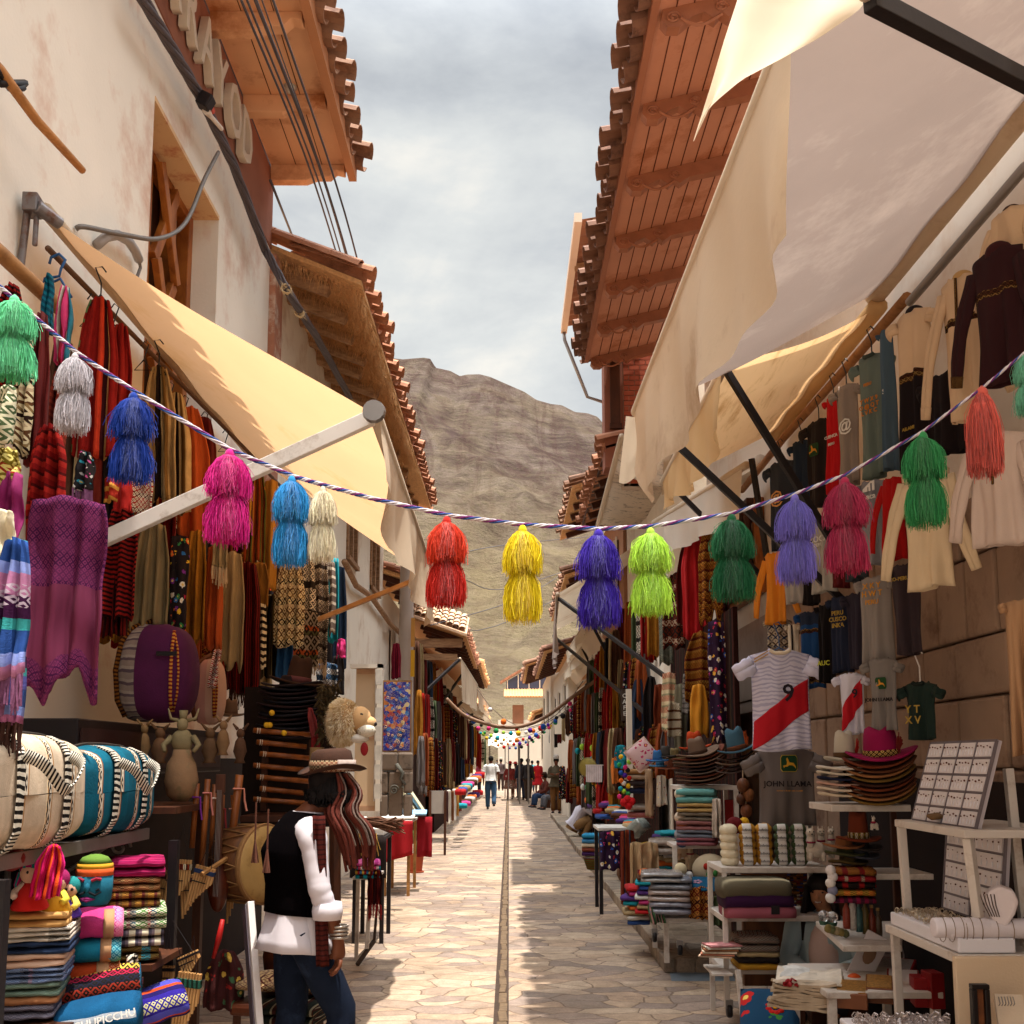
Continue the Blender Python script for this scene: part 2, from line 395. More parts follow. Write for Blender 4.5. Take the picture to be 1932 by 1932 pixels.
def ridge(X):
    if X<=RW[0].x: return RW[0].z
    for a,b_ in zip(RW,RW[1:]):
        if X<=b_.x: return a.z+(b_.z-a.z)*(X-a.x)/(b_.x-a.x)
    return RW[-1].z
def hill(u,v):
    Y=170+690*v; X=-170+440*u; X0=X*820/max(Y,300)
    t=max(0,min(1,(Y-190)/630)); prof=.10*t+.90*(t**1.35)
    n=noise.multi_fractal(Vector((X*.012,Y*.006,1)),.9,2.1,6)
    rid=abs(noise.noise(Vector((X*.013+Y*.004,Y*.0028,4))))*42+abs(noise.noise(Vector((X*.034-Y*.009,Y*.008,8))))*18+abs(noise.noise(Vector((X*.08-Y*.01,Y*.012,3))))*5
    z=ridge(X)*prof-rid*t*(1-t)*2.6+(n-.6)*3.2*t*(1.15-t)
    if v>.95: z=ridge(X)-(v-.95)*900*.3+ (n-.6)*1.2
    return (X,Y,z-2)
mb=MB(); mb.grid(hill,260,190); struct(mb,'hills',hmat(),smooth=True,origin=(0,0,0))
# ---------------------------------------------------------------- shared materials
plasterW=plain('E4DACC',.92,.05,1.6,40,.35,dirt='C8A08A',ds=.9)
plasterC=plain('E6DCCC',.92,.05,2,40,.3,dirt='C9B29A',ds=1.4)
plasterFar=plain('E2D6C4',.92,.06,2,30,.2)
bandB=plain('96604A',.9,.12,2.5,50,.3,dirt='7E4A38',ds=1.2)
soffL=plain('DCA880',.75,.09,2.5,30,.15,dirt='A8683C',ds=1.5)
soffR=plain('C08468',.6,.16,2.2,30,.15,dirt='A0603E',ds=2.2,stretch=(1,1,1))
soffR2=plain('9A6044',.5,.2,8,60,.3)
tileM=plain('8E6A54',.85,.3,5,50,.5,dirt='5E3D30',ds=4)
tileD=plain('7A5644',.85,.35,5,50,.5,dirt='4A3028',ds=4)
tileF=plain('A87458',.85,.3,5,40,.4,dirt='6E4635',ds=3)
tileY=plain('D09A66',.85,.2,5,40,.4)
woodO=wood('B26A2A','743812',.45,(1,1,.35))
woodDk=wood('5A3018','30160A',.6,(1,1,.3))
woodLog=wood('B48E6A','765238',.8,(.5,3,3))
strawM=plain('CC9C6A',.95,.35,30,90,.8)
stoneR=plain('947A66',.9,.2,3,40,.5,dirt='6A4E3E',ds=2.5)
stoneP=plain('B09684',.9,.1,3,40,.4,dirt='9A7C6A',ds=2)
dark=plain('120A08',.95,.2,8,60,0)
black=plain('1A1416',.5,.1,20,60,.1)
steel=plain('8E8884',.4,.1,8,60,.1,metal=.6)
whiteP=plain('C8BEB4',.5,.06,6,40,.15,dirt='A08E80',ds=6)
glassD=plain('202A3A',.08,.05,3,5,0,spec=.8)
redbrick=plain('A8543A',.9,.15,12,60,.4)
def halftile(mb,a,b,r0,r1,up,n=6,inv=False,th=.012):
    a=Vector(a);b=Vector(b);d=(b-a).normalized();x=d.cross(Vector(up)).normalized();y=x.cross(d)
    if y.dot(Vector(up))<0: y=-y
    if inv: y=-y
    vs=[];m=n+1
    for p,r in ((a,r0),(b,r1)):
        for rr in (r,r-th):
            for i in range(m):
                an=math.pi*i/n; vs.append(p+x*math.cos(an)*rr+y*math.sin(an)*rr*.8)
    fs=[]
    for i in range(n):
        fs+=[(i,i+1,2*m+i+1,2*m+i),(m+i+1,m+i,3*m+i,3*m+i+1),(i,m+i,m+i+1,i+1),(2*m+i+1,3*m+i+1,3*m+i,2*m+i)]
    fs+=[(0,2*m,3*m,m),(n,n+m,n+3*m,n+2*m)]
    mb._a(vs,fs)
def eave_tiles(mb,y0,y1,xe,ze,sgn,slope=.35,pitch=.26,rows=3,L=.42,jit=.02):
    """sgn: +1 roof rises towards +X (right side street), -1 towards -X; y0,y1 run along street"""
    n=int((y1-y0)/pitch)
    for k in range(n+1):
        yk=y0+k*pitch
        for r in range(rows):
            x0=xe+sgn*r*L*.85+random.uniform(-jit,jit)*(1.6 if r==0 else 1); x1=x0+sgn*(L+.06)
            z0=ze+abs(x0-xe)*slope+random.uniform(0,.012); z1=z0+L*slope
            dy=random.uniform(-.02,.02)
            halftile(mb,(x0,yk+dy,z0+.035),(x1,yk+dy,z1+.03),.115,.09,(0,0,1))
            halftile(mb,(x0+sgn*.07,yk+pitch/2+dy,z0+.03),(x1,yk+pitch/2,z1+.03),.1,.09,(0,0,1),inv=True)
# ================================================================ LEFT, NEAR BUILDING
XL=-2.3
A=thing('building',(XL-.3,5,0),'cream plastered building with brown letter band and orange soffit on the left','building')
wy0=WX(287,300,XL).y; wy1=WX(410,500,XL).y; wzt=WX(288,172,XL).z; wzb=3.55
yend=WX(505,640,XL).y; zband=WX(300,20,XL).z; ztop=WX(512,325,XL).z
mb=MB()
mb.box2((XL-.45,-3,0),(XL,wy0,zband)); mb.box2((XL-.45,wy1,0),(XL,yend,zband)); mb.box2((XL-.45,wy0,0),(XL,wy1,wzb)); mb.box2((XL-.45,wy0,wzt),(XL,wy1,zband))
mb.build('wall',plasterW,A)
mb=MB(); mb.box2((XL-.45,-3,zband),(XL+.012,yend+.003,ztop)); mb.build('upper_band',bandB,A)
mb=MB(); mb.box2((XL-.9,-3,ztop),(XL-.005,yend,ztop+.3)); mb.build('inner_beam',woodDk,A)
# window
win=MB(); fx=XL-.2
for (a,b,c,d) in ((wy0,wy0+.1,wzb,wzt),(wy1-.1,wy1,wzb,wzt),(wy0+.1,wy1-.1,wzt-.1,wzt),(wy0+.1,wy1-.1,wzb,wzb+.1),(wy0+.5,wy0+.6,wzb+.1,wzt-.1),(wy1-.5,wy1-.4,wzb+.1,wzt-.1)):
    win.box2((fx-.1,a,c),(fx,b,d))
wf=win.build('window',woodO,A,bevel=.006)
mb=MB(); ym=(wy0+wy1)/2; h=(wzt-wzb)
ya,yb=wy0+.6,wy1-.5
for i in range(3):
    z0=wzb+.1+i*(h-.2)/3; z1=z0+(h-.2)/3
    mb.bar((fx+.02,ya,z0),(fx+.02,yb,z1),.09,.05,(1,0,0)); mb.bar((fx+.045,yb,z0),(fx+.045,ya,z1),.09,.05,(1,0,0))
mb.build('lattice',woodO,wf,bevel=.005)
mb=MB(); mb.box2((fx-.14,wy0+.05,wzb),(fx-.11,wy1-.05,wzt)); mb.build('pane',plain('3A1E0C',.3,.2,3,10,0),wf)
mb=MB(); mb.box2((XL-.2,wy0-.0,wzt-.035),(XL+.004,wy1,wzt-.002)); mb.build('lintel',plain('D9B48A',.9,.05,3,30,.3,dirt='B86E50',ds=5),wf)
# soffit and tiles
sx=WX(650,322,XL).z and -1.56
mb=MB(); y=-1.0
mb.box2((XL+.013,-3,ztop+.03),(sx,yend,ztop+.06))
sf=mb.build('soffit',soffL,A)
mb=MB()
yr=[WX(385,20,XL).y-1.9+i*1.02 for i in range(-3,4)]
for yy in yr+[yend-.09]:
    if yy<yend-.05:
        pts=[(XL+.013,-.13),(XL+.35,-.13),(XL+.45,-.09),(sx-.16,-.09),(sx-.1,-.03),(sx-.02,-.05),(sx-.02,.03),(XL+.013,.03)]
        mb.poly([(x,yy-.05,ztop+z) for x,z in pts],.11,(0,1,0))
mb.each('rafter',soffL,sf,bevel=.008)
mb=MB(); mb.box2((sx,-3,ztop-.05),(sx+.075,yend+.03,ztop+.1)); mb.build('fascia',plain('B8805A',.8,.08,3,30,.2),sf)
mb=MB()
for x in (XL+.25,XL+.5): mb.box2((x,-3,ztop+.0275),(x+.008,yend,ztop+.0295))
mb.each('board_joint',plain('5A3418',.9),sf)
mb=MB(); mb.lathe([(.0,.005),(.055,.005),(.06,-.012),(.045,-.02),(.035,-.05),(0,-.065)],(-1.86,WX(548,135,-1.86).y,ztop+.03),14)
mb.build('lamp',plain('C8C0B4',.3,.05,10,10,0,metal=.5),sf,smooth=True)
random.seed(11); mb=MB(); eave_tiles(mb,-1,yend+.1,-1.36,ztop+.05,-1,.3,.3,2,.45,.03); mb.build('roof',tileM,A,smooth=False)
# letters on the band
lm=plain('CFC0AC',.8,.06,20,60,.1)
for ch,px,py in (('A',318-4,10),('R',337,95),('A',367,190),('Y',393,240),('O',424,275),('D',447,345)):
    pass
yl=WX(308,40,XL).y; 
ys=[WX(x,y,XL).y for x,y in ((303,30),(338,90),(370,160),(397,215),(424,275),(447,325))]
for ch,yy in zip('ARAYOD',ys):
    o=text(ch,.62,'letter',lm,A,(XL+.055,yy,(zband+ztop)/2-.06),(R(90),0,R(90)),.03,sx=.78)
# ================================================================ LEFT, SECOND BUILDING
Y2=yend; Y3=19.2
B=thing('building',(XL-.3,14,0),'white plastered house with log rafters and clay tile eave, second on the left','building')
zr=WX(520,500,XL).z; ze=P(690,575,Y=Y2+.4).z; xe=P(690,575,Y=Y2+.4).x
mb=MB(); 
wins=[(WX(655,1000,XL).y,WX(674,1000,XL).y,WX(662,1065,XL).z,WX(660,960,XL).z),(WX(700,1000,XL).y,WX(716,1000,XL).y,WX(708,1110,XL).z,WX(702,1003,XL).z)]
zz=min(w_[2] for w_ in wins); zt=max(w_[3] for w_ in wins)
mb.box2((XL-.45,Y2+.005,0),(XL-.01,Y3,zz)); mb.box2((XL-.45,Y2+.005,zt),(XL-.01,Y3,zr))
prev=Y2+.005
for a,b_,c,d in wins: mb.box2((XL-.45,prev,zz),(XL-.01,a,zt)); prev=b_
mb.box2((XL-.45,prev,zz),(XL-.01,Y3,zt))
mb.build('wall',plasterC,B)
for a,b_,c,d in wins:
    q=MB(); q.box2((XL-.2,a,zz),(XL-.14,b_,zt)); wf=q.build('window',dark,B)
    q=MB()
    for e in (a,b_-.1,(a+b_)/2-.05): q.box2((XL-.14,e,zz),(XL+.02,e+.1,zt))
    q.box2((XL-.14,a,zz),(XL+.05,b_,zz+.06)); q.box2((XL-.14,a,zt-.08),(XL+.01,b_,zt)); q.build('frame',woodLog,wf)
mb=MB(); mb.box2((XL-.01,Y2+.005,2.5),(XL+.06,Y2+.32,zr)); mb.build('pilaster',plain('A8735C',.9,.2,5,50,.4,dirt='D8CCBC',ds=4),B)
random.seed(5)
rf=MB(); 
sl=(zr-ze)/(abs(XL-xe)); 
rf.poly([(XL-.4,Y2+.1,ze+abs(XL-.4-xe)*sl+.10),(xe,Y2+.1,ze+.06),(xe,Y3,ze+.06),(XL-.4,Y3,ze+abs(XL-.4-xe)*sl+.10)],.05,(0,0,1))
roof=rf.build('roof',strawM,B)
q=MB(); eave_tiles(q,Y2+.12,Y3,xe+.1,ze+.12,-1,sl,.27,2,.42,.03); 
for k in range(5): halftile(q,(xe-.02-k*.28,Y2+.08,ze+.2+k*.28*sl),(xe-.34-k*.28,Y2+.08,ze+.2+(k+1)*.28*sl+.03),.13,.11,(0,0,1))
q.build('tiles',tileF,roof)
q=MB(); yy=Y2+.35
while yy<Y3:
    r=.07+random.random()*.025; ex=xe-.28+random.uniform(-.08,.08)
    uz=lambda x:ze+.05+abs(x-xe)*sl-r*.9; q.tube([(XL-.1,yy+random.uniform(-.05,.05),uz(XL-.1)),((XL+ex)/2,yy,uz((XL+ex)/2)),(ex,yy,uz(ex))],[r,r,r*.9],9); yy+=.56+random.uniform(-.08,.1)
q.each('rafter',woodLog,roof)
q=MB()
for k in range(7500):
    yy=random.uniform(Y2+.15,Y3-3); x=random.uniform(XL+.02,xe-.02); z=ze+.05+abs(x-xe)*sl
    l=random.uniform(.05,.19); dx=random.uniform(-.05,.08); dy=random.uniform(-.04,.04)
    q._a([(x,yy,z),(x+.006,yy+.006,z),(x+dx,yy+dy,z-l)],[(0,1,2)])
s_=q.build('straw',strawM,roof); s_['kind']='stuff'
# lower horizontal ledge pole on that house
mb=MB(); pts=[WX(x,y,XL+.07) for x,y in ((650,1060),(672,1105),(700,1125),(735,1175),(775,1215),(800,1240))]; mb.tube(pts,.045,8)
tag(mb.build('ledge_pole',woodLog,smooth=True),'weathered wooden pole fixed slantwise along the white left house','pole')
# ================================================================ FAR LEFT HOUSES
def house(label,y0,y1,xw,z1,xe,ze,sgn,wm,tm,nw=2,wc=woodDk,gable=False,rows=3,pitch=.3,door=False):
    h=thing('house',(xw,y0,0),label,'house')
    q=MB(); q.box2((xw,y0,0),(xw+sgn*1.2,y1,z1)); w_=q.build('wall',wm,h)
    r=MB(); sl=.32
    r.poly([(xe,y0-.1,ze),(xe+sgn*2.2,y0-.1,ze+2.2*sl),(xe+sgn*2.2,y1,ze+2.2*sl),(xe,y1,ze)][::1],.04,(0,0,1)); ro=r.build('roof',strawM,h)
    r=MB(); eave_tiles(r,y0-.1,y1,xe-sgn*.06,ze+.06,sgn,sl,pitch,rows,.5,.03); r.build('tiles',tm,ro)
    r=MB(); n=int((y1-y0)/.8)
    for i in range(n):
        yy=y0+.3+i*.8; r.bar((xw,yy,ze-.06+abs(xw-xe)*sl),(xe+sgn*.1,yy,ze-.04),.09,.1)
    r.each('rafter',woodDk,ro)
    for i in range(nw):
        a=y0+(i+.5)*(y1-y0)/nw; q=MB(); q.box2((xw-sgn*.03,a-.3,z1-1.9),(xw+sgn*.1,a+.3,z1-.7)); wq=q.build('window',wc,h)
        q=MB()
        for e in (-.34,.3,-.02): q.box2((xw-sgn*.06,a+e,z1-1.95),(xw-sgn*.032,a+e+.05,z1-.65))
        q.build('frame',plasterFar,wq)
    return h
random.seed(21)
h3=house('pale house with drooping bright tile roof beyond the concrete pole','19.2' and 19.4,23.5,XL-.1,4.9,-1.75,4.9,-1,plasterFar,tileF,1)
# camera-facing slope of old tiles
q=MB(); a=P(778,1118,Y=21); b_=P(872,1165,Y=21)
for r_ in range(4):
    for k in range(9):
        x=a.x+(b_.x-a.x)*k/8; z=4.55-.35*(k/8)+r_*.11; halftile(q,(x,20.9+r_*.3,z),(x,21.3+r_*.3,z+.12),.075,.06,(0,0,1))
q.poly([(a.x-.1,20.85,4.47),(b_.x+.1,20.85,4.05),(b_.x+.1,22.2,4.55),(a.x-.1,22.2,4.95)],.05,(0,0,1)); q.build('porch_tiles',plain('C8A484',.85,.25,5,40,.3,dirt='7A5A44',ds=4),h3)
q=MB(); q.box2((a.x,21.0,3.85),(b_.x,21.12,4.02)); q.box2((a.x,21.05,3.6),(b_.x-.1,21.15,3.72)); q.build('porch_beam',woodLog,h3)
house('brown and white house with ragged eave further up on the left',23.6,32,-2.0,4.3,-.95,4.35,-1,plain('B88A74',.9,.1,2,30,.2),tileF,3)
house('white house with short tile eave, farther on the left',32.1,42,-2.0,4.2,-.85,4.45,-1,plasterFar,tileY,3)
house('low cream house at the far end of the left row',42.1,56,-1.9,3.6,-1.05,3.6,-1,plasterFar,tileY,3)
# ================================================================ RIGHT, NEAR BUILDING
XR=2.4
C_=thing('building',(XR+.3,6,0),'white plastered building with stone base and orange carved soffit on the right','building')
yb=12.55; zs=6.55
dy0,dy1=WX(1462,1300,XR).y,WX(1372,1300,XR).y   # door opening
mb=MB(); mb.box2((XR,-3,2.95),(XR+.45,yb,zs)); mb.build('wall',plain('E4D8CA',.92,.04,1.6,40,.3,dirt='D4BCA6',ds=1.2),C_)
mb=MB(); mb.box2((XR-.02,dy0,2.2),(XR+.45,yb,2.95)); mb.box2((XR-.02,dy1,0),(XR+.45,yb,2.2)); mb.build('lintel',stoneP,C_)
# stone base of fitted blocks
random.seed(9); mb=MB(); mb.box2((XR+.02,-3,0),(XR+.44,dy0,2.95))
z=0
while z<2.9:
    hgt=min(random.choice([.3,.36,.42]),2.95-z); y=-2.0+random.random()*.3
    while y<dy0-.02:
        L=random.uniform(.3,.62); e=min(y+L,dy0); mb.box2((XR-.03-random.random()*.02,y+.006,z+.006),(XR+.04,e-.006,z+hgt-.006)); y+=L
    z+=hgt
mb.build('stone_base',stoneR,C_,bevel=.018)
mb=MB(); mb.box2((XR+.12,dy0,0),(XR+.2,dy1,2.2)); dr=mb.build('door',wood('A8622A','6A3412',.5,(1,1,.3)),C_)
mb=MB(); 
for a in (dy0,dy1-.12): mb.box2((XR-.01,a,.1),(XR+.119,a+.12,2.2))
mb.box2((XR-.01,dy0+.12,2.08),(XR+.119,dy1-.12,2.2)); mb.build('frame',stoneP,dr)
# carved wooden balcony window above door
mb=MB(); a,b_=WX(1440,1000,XR-.02).y,WX(1385,1000,XR-.02).y; z0,z1=WX(1420,1135,XR).z,WX(1420,960,XR).z
mb.box2((XR-.1,a,z0),(XR-.003,b_,z1)); bw=mb.build('window',woodO,C_,bevel=.01)
mb=MB(); n=5
for i in range(n):
    yy=a+.1+(b_-a-.2)*i/(n-1)
    mb.lathe([(.03,0),(.045,.08),(.025,.16),(.05,.3),(.03,.42),(.045,.5),(.03,.6)],(XR-.14,yy,z1-.68),8)
for zz_ in (z0+.05,z0+.35,z1-.72,z1-.06): mb.box2((XR-.17,a,zz_),(XR-.105,b_,zz_+.05))
mb.each('baluster',woodDk,bw)
for (xa,xb,yt,ybm) in ((1532,1556,768,840),):
    pass
# small upper windows in the sunlit white wall
for px,py,hh in ((1322,1005,.5),):
    pass
# soffit right
xo=.98; xi=XR
def sz(x): return 6.5+(x-xo)*.25
mb=MB(); mb.poly([(xo,6.2,sz(xo)),(xi,6.2,sz(xi)),(xi,yb,sz(xi)),(xo,yb,sz(xo))],.03,(0,0,1)); sf=mb.build('soffit',soffR,C_)
mb=MB()
ry=[P(1255,172,Y=8).y]; 
ryp=[(1262,50),(1232,233),(1215,370),(1198,467),(1180,557),(1162,633),(1143,690)]
ylist=[]
for (x,y) in ryp:
    # rafter depth from the soffit height at outer edge
    d=ray(x,y); t=(6.42-1.6)/d.z; ylist.append(1.0*d.y*t)
step=(ylist[-1]-ylist[0])/(len(ylist)-1); ylist=[ylist[-1]-step*i for i in range(0,11)]
def rafter(mb,yy,w_=.09):
    pts=[(xi,-.14)]
    x=xi-.1; pts.append((x,-.14))
    pr=[(.55,-.12),(.47,-.16),(.42,-.11),(.38,-.15),(.3,-.08),(.22,-.1),(.14,-.15),(.06,-.13),(.02,-.07),(.03,-.02)]
    for dx,dz in pr: pts.append((xo+dx,dz))
    pts.append((xo+.03,.0)); pts.append((xi,.0))
    mb.poly([(x_,yy-w_/2,sz(x_)+z_) for x_,z_ in pts],w_,(0,1,0))
for yy in [y for y in ylist if y>6.3]:
    rafter(mb,yy)
    for (sx_,r0) in ((xo+.1,.05),(xo+.42,.045)):
        pts=[]
        for k in range(22):
            a_=k/21*3.6*math.pi; r_=r0*(1-k/26); pts.append((sx_+math.cos(a_)*r_,yy-.05,sz(sx_)-.075+math.sin(a_)*r_*.8))
        mb.tube(pts,.009,4)
    pts=[(xo+.15+.27*t,yy-.05,sz(xo)+-.055-.05*math.sin(t*math.pi*1.2)) for t in [i/8 for i in range(9)]]; mb.tube(pts,.012,4)
mb.each('carved_rafter',soffR2,sf)
mb=MB()
for k in range(1,12):
    x=xo+k*(xi-xo)/12; mb.poly([(x,6.2,sz(x)-.004),(x+.008,6.2,sz(x)-.004),(x+.008,yb,sz(x)-.004),(x,yb,sz(x)-.004)],.003,(0,0,1))
mb.each('board_joint',plain('5E2C18',.8,.1),sf)
mb=MB(); mb.box2((xo-.05,6.2,sz(xo)-.03),(xo,yb+.02,sz(xo)+.09)); mb.build('fascia',plain('9A6248',.7,.1,3),sf)
random.seed(13); mb=MB(); eave_tiles(mb,6.25,yb+.05,xo-.2,sz(xo)+.02,1,.25,.25,2,.45,.03); mb.build('roof',tileD,C_)
# ================================================================ RIGHT, FURTHER HOUSES
D_=thing('house',(1.6,12.7,0),'brown and brick house with overhanging upper floor behind the carved soffit','house')
mb=MB(); mb.box2((1.19,12.75,5.2),(1.42,13.1,6.9)); mb.build('upper_wall',plain('8E5844',.9,.12,4,40,.3),D_)
mb=MB(); 
zb=5.0
for i in range(30):
    z=zb+i*.066; off=(i%2)*.07
    for k in range(-1,5):
        x0=1.43+max(0,k*.14+off-.07); x1=1.43+min(.5,k*.14+.13+off-.07)
        if x1>x0+.01: mb.box2((x0,12.74+random.random()*.006,z),(x1,12.9,z+.055))
mb.build('brick_pillar',redbrick,D_)
mb=MB(); mb.box2((1.425,12.765,5.0),(1.95,13.1,7.0)); mb.build('mortar',plain('B8A290',.95,.1,20),D_)
mb=MB(); mb.box2((1.26,12.70,5.75),(1.38,12.76,6.8)); mb.box2((1.25,12.69,5.68),(1.4,12.77,5.745)); mb.build('window',woodDk,D_)
mb=MB(); mb.box2((1.95,12.8,0),(2.5,17.2,6.6)); mb.build('wall',plasterC,D_)
rm=MB(); eave_tiles(rm,12.7,17.2,1.12,5.45,1,.3,.27,3,.42,.03); ro=rm.build('roof',tileF,D_)
rm=MB(); rm.poly([(1.2,12.75,5.44),(2.5,12.75,5.83),(2.5,17.2,5.83),(1.2,17.2,5.44)],.03,(0,0,1)); rm.build('roof_boards',woodDk,ro)
rm=MB()
for k in range(7): rm.bar((1.95,13+k*.65,5.6),(1.25,13+k*.65,5.4),.09,.1)
rm.each('rafter',woodDk,ro)
house('house with high tiled eave over a carved balcony on the right',17.3,21.4,1.9,6.1,1.05,6.1,1,plain('A87A5C',.9,.15,3,30,.2),tileM,2)
house('white house with tile eave and slanted canopy, beyond the balcony house',21.5,28.5,1.95,5.3,1.15,5.35,1,plasterFar,tileM,3)
house('white balcony house with wooden eave deep in the right row',28.6,38,1.6,4.4,.95,4.5,1,plasterFar,tileD,3)
house('narrow white house with projecting wooden roof far down the right row',38.1,47,1.5,4.9,.62,5.0,1,plasterFar,tileM,2)
house('last small white house of the right row',47.1,56,1.7,3.6,1.1,3.6,1,plasterFar,tileY,2)
# corrugated porch roof high on the right
E_=thing('porch_roof',(1.4,15,7.5),'corrugated tin porch roof with pale gutter above the tiles on the right','roof')
xg=P(1083,450,Y=13.6).x; zg=P(1090,418,Y=13.6).z
g0=P(1090,417,Y=13.4); g1=P(1076,618,Y=16.9); zg=(g0.z+g1.z)/2
mb=MB(); n=40
mb.grid(lambda u,v:(.95+1.6*v,13.4+3.5*u,zg+.02+.28*v+.018*math.sin(u*2*math.pi*16)),160,2)
mb.build('corrugated_sheet',plain('9A6A50',.7,.2,3,20,.2),E_,solid=.006)
mb=MB(); mb.bar((.92,13.3,zg),(.92,17,zg),.1,.13); mb.build('gutter',plain('D8C0AC',.6,.05,5,20,.1),E_)
mb=MB()
for x in (1.15,1.45): mb.bar((x,13.4,zg+.0),(x,16.95,zg+.03),.06,.07)
mb.bar((.95,14.6,zg-.07),(2.3,14.6,zg+.1),.07,.09); mb.each('batten',woodLog,E_)
mb=MB(); mb.tube([(.92,16.95,zg-.06),(.93,16.95,zg-.2),(1.3,16.9,zg-1.2),(1.6,16.9,zg-1.3)],.03,6); mb.build('downpipe',steel,E_,smooth=True)
mb=MB(); mb.box2((1.9,13.5,6.9),(2.5,17,zg+.3)); mb.build('upper_wall',plain('A87A66',.9,.1,3),E_)
# ================================================================ END OF STREET
G=thing('house',(1,60,0),'white end house with blue glazed upper floor and sunlit tile roof','house')
mb=MB(); mb.box2((-.6,60,0),(3.5,62,3.9)); mb.build('wall',plasterFar,G)
a=P(953,1317,Y=60); b_=P(1010,1302,Y=61)
mb=MB(); mb.poly([(a.x,59.6,a.z),(3.5,59.6,a.z),(3.5,61,b_.z),(a.x,61,b_.z)],.06,(0,0,1))
for k in range(24): halftile(mb,(a.x+k*.16,59.55,a.z+.04),(a.x+k*.16,61,b_.z+.04),.07,.07,(0,0,1))
mb.build('roof',tileY,G)
c=P(955,1301,Y=61); d=P(1003,1272,Y=61)
mb=MB(); mb.poly([(c.x,61,c.z),(3.2,61,c.z),(3.2,61,d.z+.5),(c.x+.9,61,d.z+.1),(c.x,61,c.z+.45)],.1,(0,1,0)); gl=mb.build('window',plain('3E4258',.35,.2,1,5,0,spec=.5),G)
mb=MB()
for k in range(5): mb.box2((c.x+.05+k*.62,60.93,c.z),(c.x+.1+k*.62,60.99,c.z+.5+min(.55,k*.35)))
mb.build('frame',plasterFar,gl)
mb=MB(); mb.poly([(c.x-.35,60.8,c.z+.35),(c.x+.9,60.8,d.z+.2),(3.2,60.8,d.z+.6),(3.2,60.8,d.z+.7),(c.x+.9,60.8,d.z+.32),(c.x-.35,60.8,c.z+.47)],1.0,(0,1,0)); mb.build('upper_roof',tileF,G)
mb=MB(); a=P(967,1330,Y=59.9); b_=P(988,1365,Y=59.9); mb.box2((a.x,59.93,b_.z),(b_.x,60.0,a.z)); mb.build('door',plain('8A5A40',.8,.3,2),G)
# plaza canopies
def canopy(label,x0,x1,yt,ybm,Y,col='F0EADC',dz=.25):
    a=P(x0,yt,Y=Y); b_=P(x1,ybm,Y=Y); t=thing('market_canopy',((a.x+b_.x)/2,Y,0),label,'canopy','white canopies on the far square')
    q=MB(); n=8
    q.grid(lambda u,v:(a.x+(b_.x-a.x)*u,Y+2.0*v,b_.z+(a.z-b_.z)*(v)+.05*math.sin(u*9+v*4)),16,6); q.build('canvas',plain(col,.9,.04,3,20,.1,transl=.3),t,solid=.01)
    q=MB()
    for x in (a.x+.05,b_.x-.05):
        q.tube([(x,Y+.05,0),(x,Y+.05,b_.z)],.02,5); q.tube([(x,Y+1.95,0),(x,Y+1.95,a.z)],.02,5)
    q.each('pole',steel,t)
canopy('bright white slanting canopy on the far square, left one',921,955,1382,1408,46)
canopy('white canopy at the middle of the far square',957,981,1380,1405,43)
canopy('pale canopy on the far square beside the right stalls',978,1000,1372,1398,40,'E8DCC4')
mb=MB(); mb.grid(lambda u,v:(P(1046,1350,Y=30).x+.55*u*math.sin(1.57*min(1,v+.15)) ,30,P(1046,1385,Y=30).z+.62*(1-v)),10,8)
tag(mb.build('hanging_cloth',plain('EDE4D2',.9,.04),solid=.02),'bright white curved cloth panel hanging among the far right stalls','cloth')
mb=MB(); mb.box2((-1.4,39,.0),(-1.28,39.1,2.6)); 
# ================================================================ AWNINGS
cream=plain('DCC6AA',.9,.06,1.5,40,.3,transl=.34,dirt='B89878',ds=1.1)
creamL=plain('E8D8C0',.9,.04,1.5,40,.2,transl=.4)
greyc=plain('AC9A90',.9,.07,2,60,.35,transl=.2,dirt='C6B4A8',ds=1.1)
yel=plain('E2B486',.9,.06,1.6,90,.3,transl=.46,dirt='CC9658',ds=.8)
tanM=plain('D8B080',.9,.08,1.6,60,.3,transl=.5,stretch=(3,.4,1),dirt='A87840',ds=2)
hemM=plain('8A6A50',.9,.1)
def awning(label,i0,i1,o0,o1,m,mv,val=.5,arms=(),sag=.05,group=None,vfn=None,bar=True,armm=black,armw=.035,roll=True,nu=30):
    i0,i1,o0,o1=map(Vector,(i0,i1,o0,o1)); t=thing('awning',(i0.x,(i0.y+i1.y)/2,i0.z),label,'awning',group)
    def f(u,v):
        p=(i0.lerp(i1,u)).lerp(o0.lerp(o1,u),v); p.z-=sag*math.sin(math.pi*v)*(.7+.3*math.sin(u*11))+.012*math.sin(u*23+v*5); return p
    q=MB(); q.grid(f,nu,12); q.build('canvas',m,t,smooth=True)
    sg=1 if o0.x>i0.x else -1
    if val:
        def g(u,v):
            p=o0.lerp(o1,u); L=val*(vfn(u) if vfn else 1); wv=.035*math.sin(u*17+v*2)*v+.02*math.sin(u*41)*v
            return (p.x+sg*(.02+wv),p.y,p.z-L*v-.01)
        q=MB(); q.grid(g,nu*2,10); q.build('valance',mv,t,smooth=True)
    if bar:
        q=MB(); d=(o1-o0).normalized(); q.tube([o0-d*.06,o1+d*.06],.032,10); q.build('front_bar',plain('C8B49C',.5,.1,4),t,smooth=True)
    if roll:
        q=MB(); d=(i1-i0).normalized(); q.tube([i0-d*.05,i1+d*.05],.06,10); q.build('roller',mv,t,smooth=True)
    for a,b_ in arms:
        q=MB(); q.bar(a,b_,armw,armw*1.25); q.build('arm',armm,t,bevel=.003)
    return t
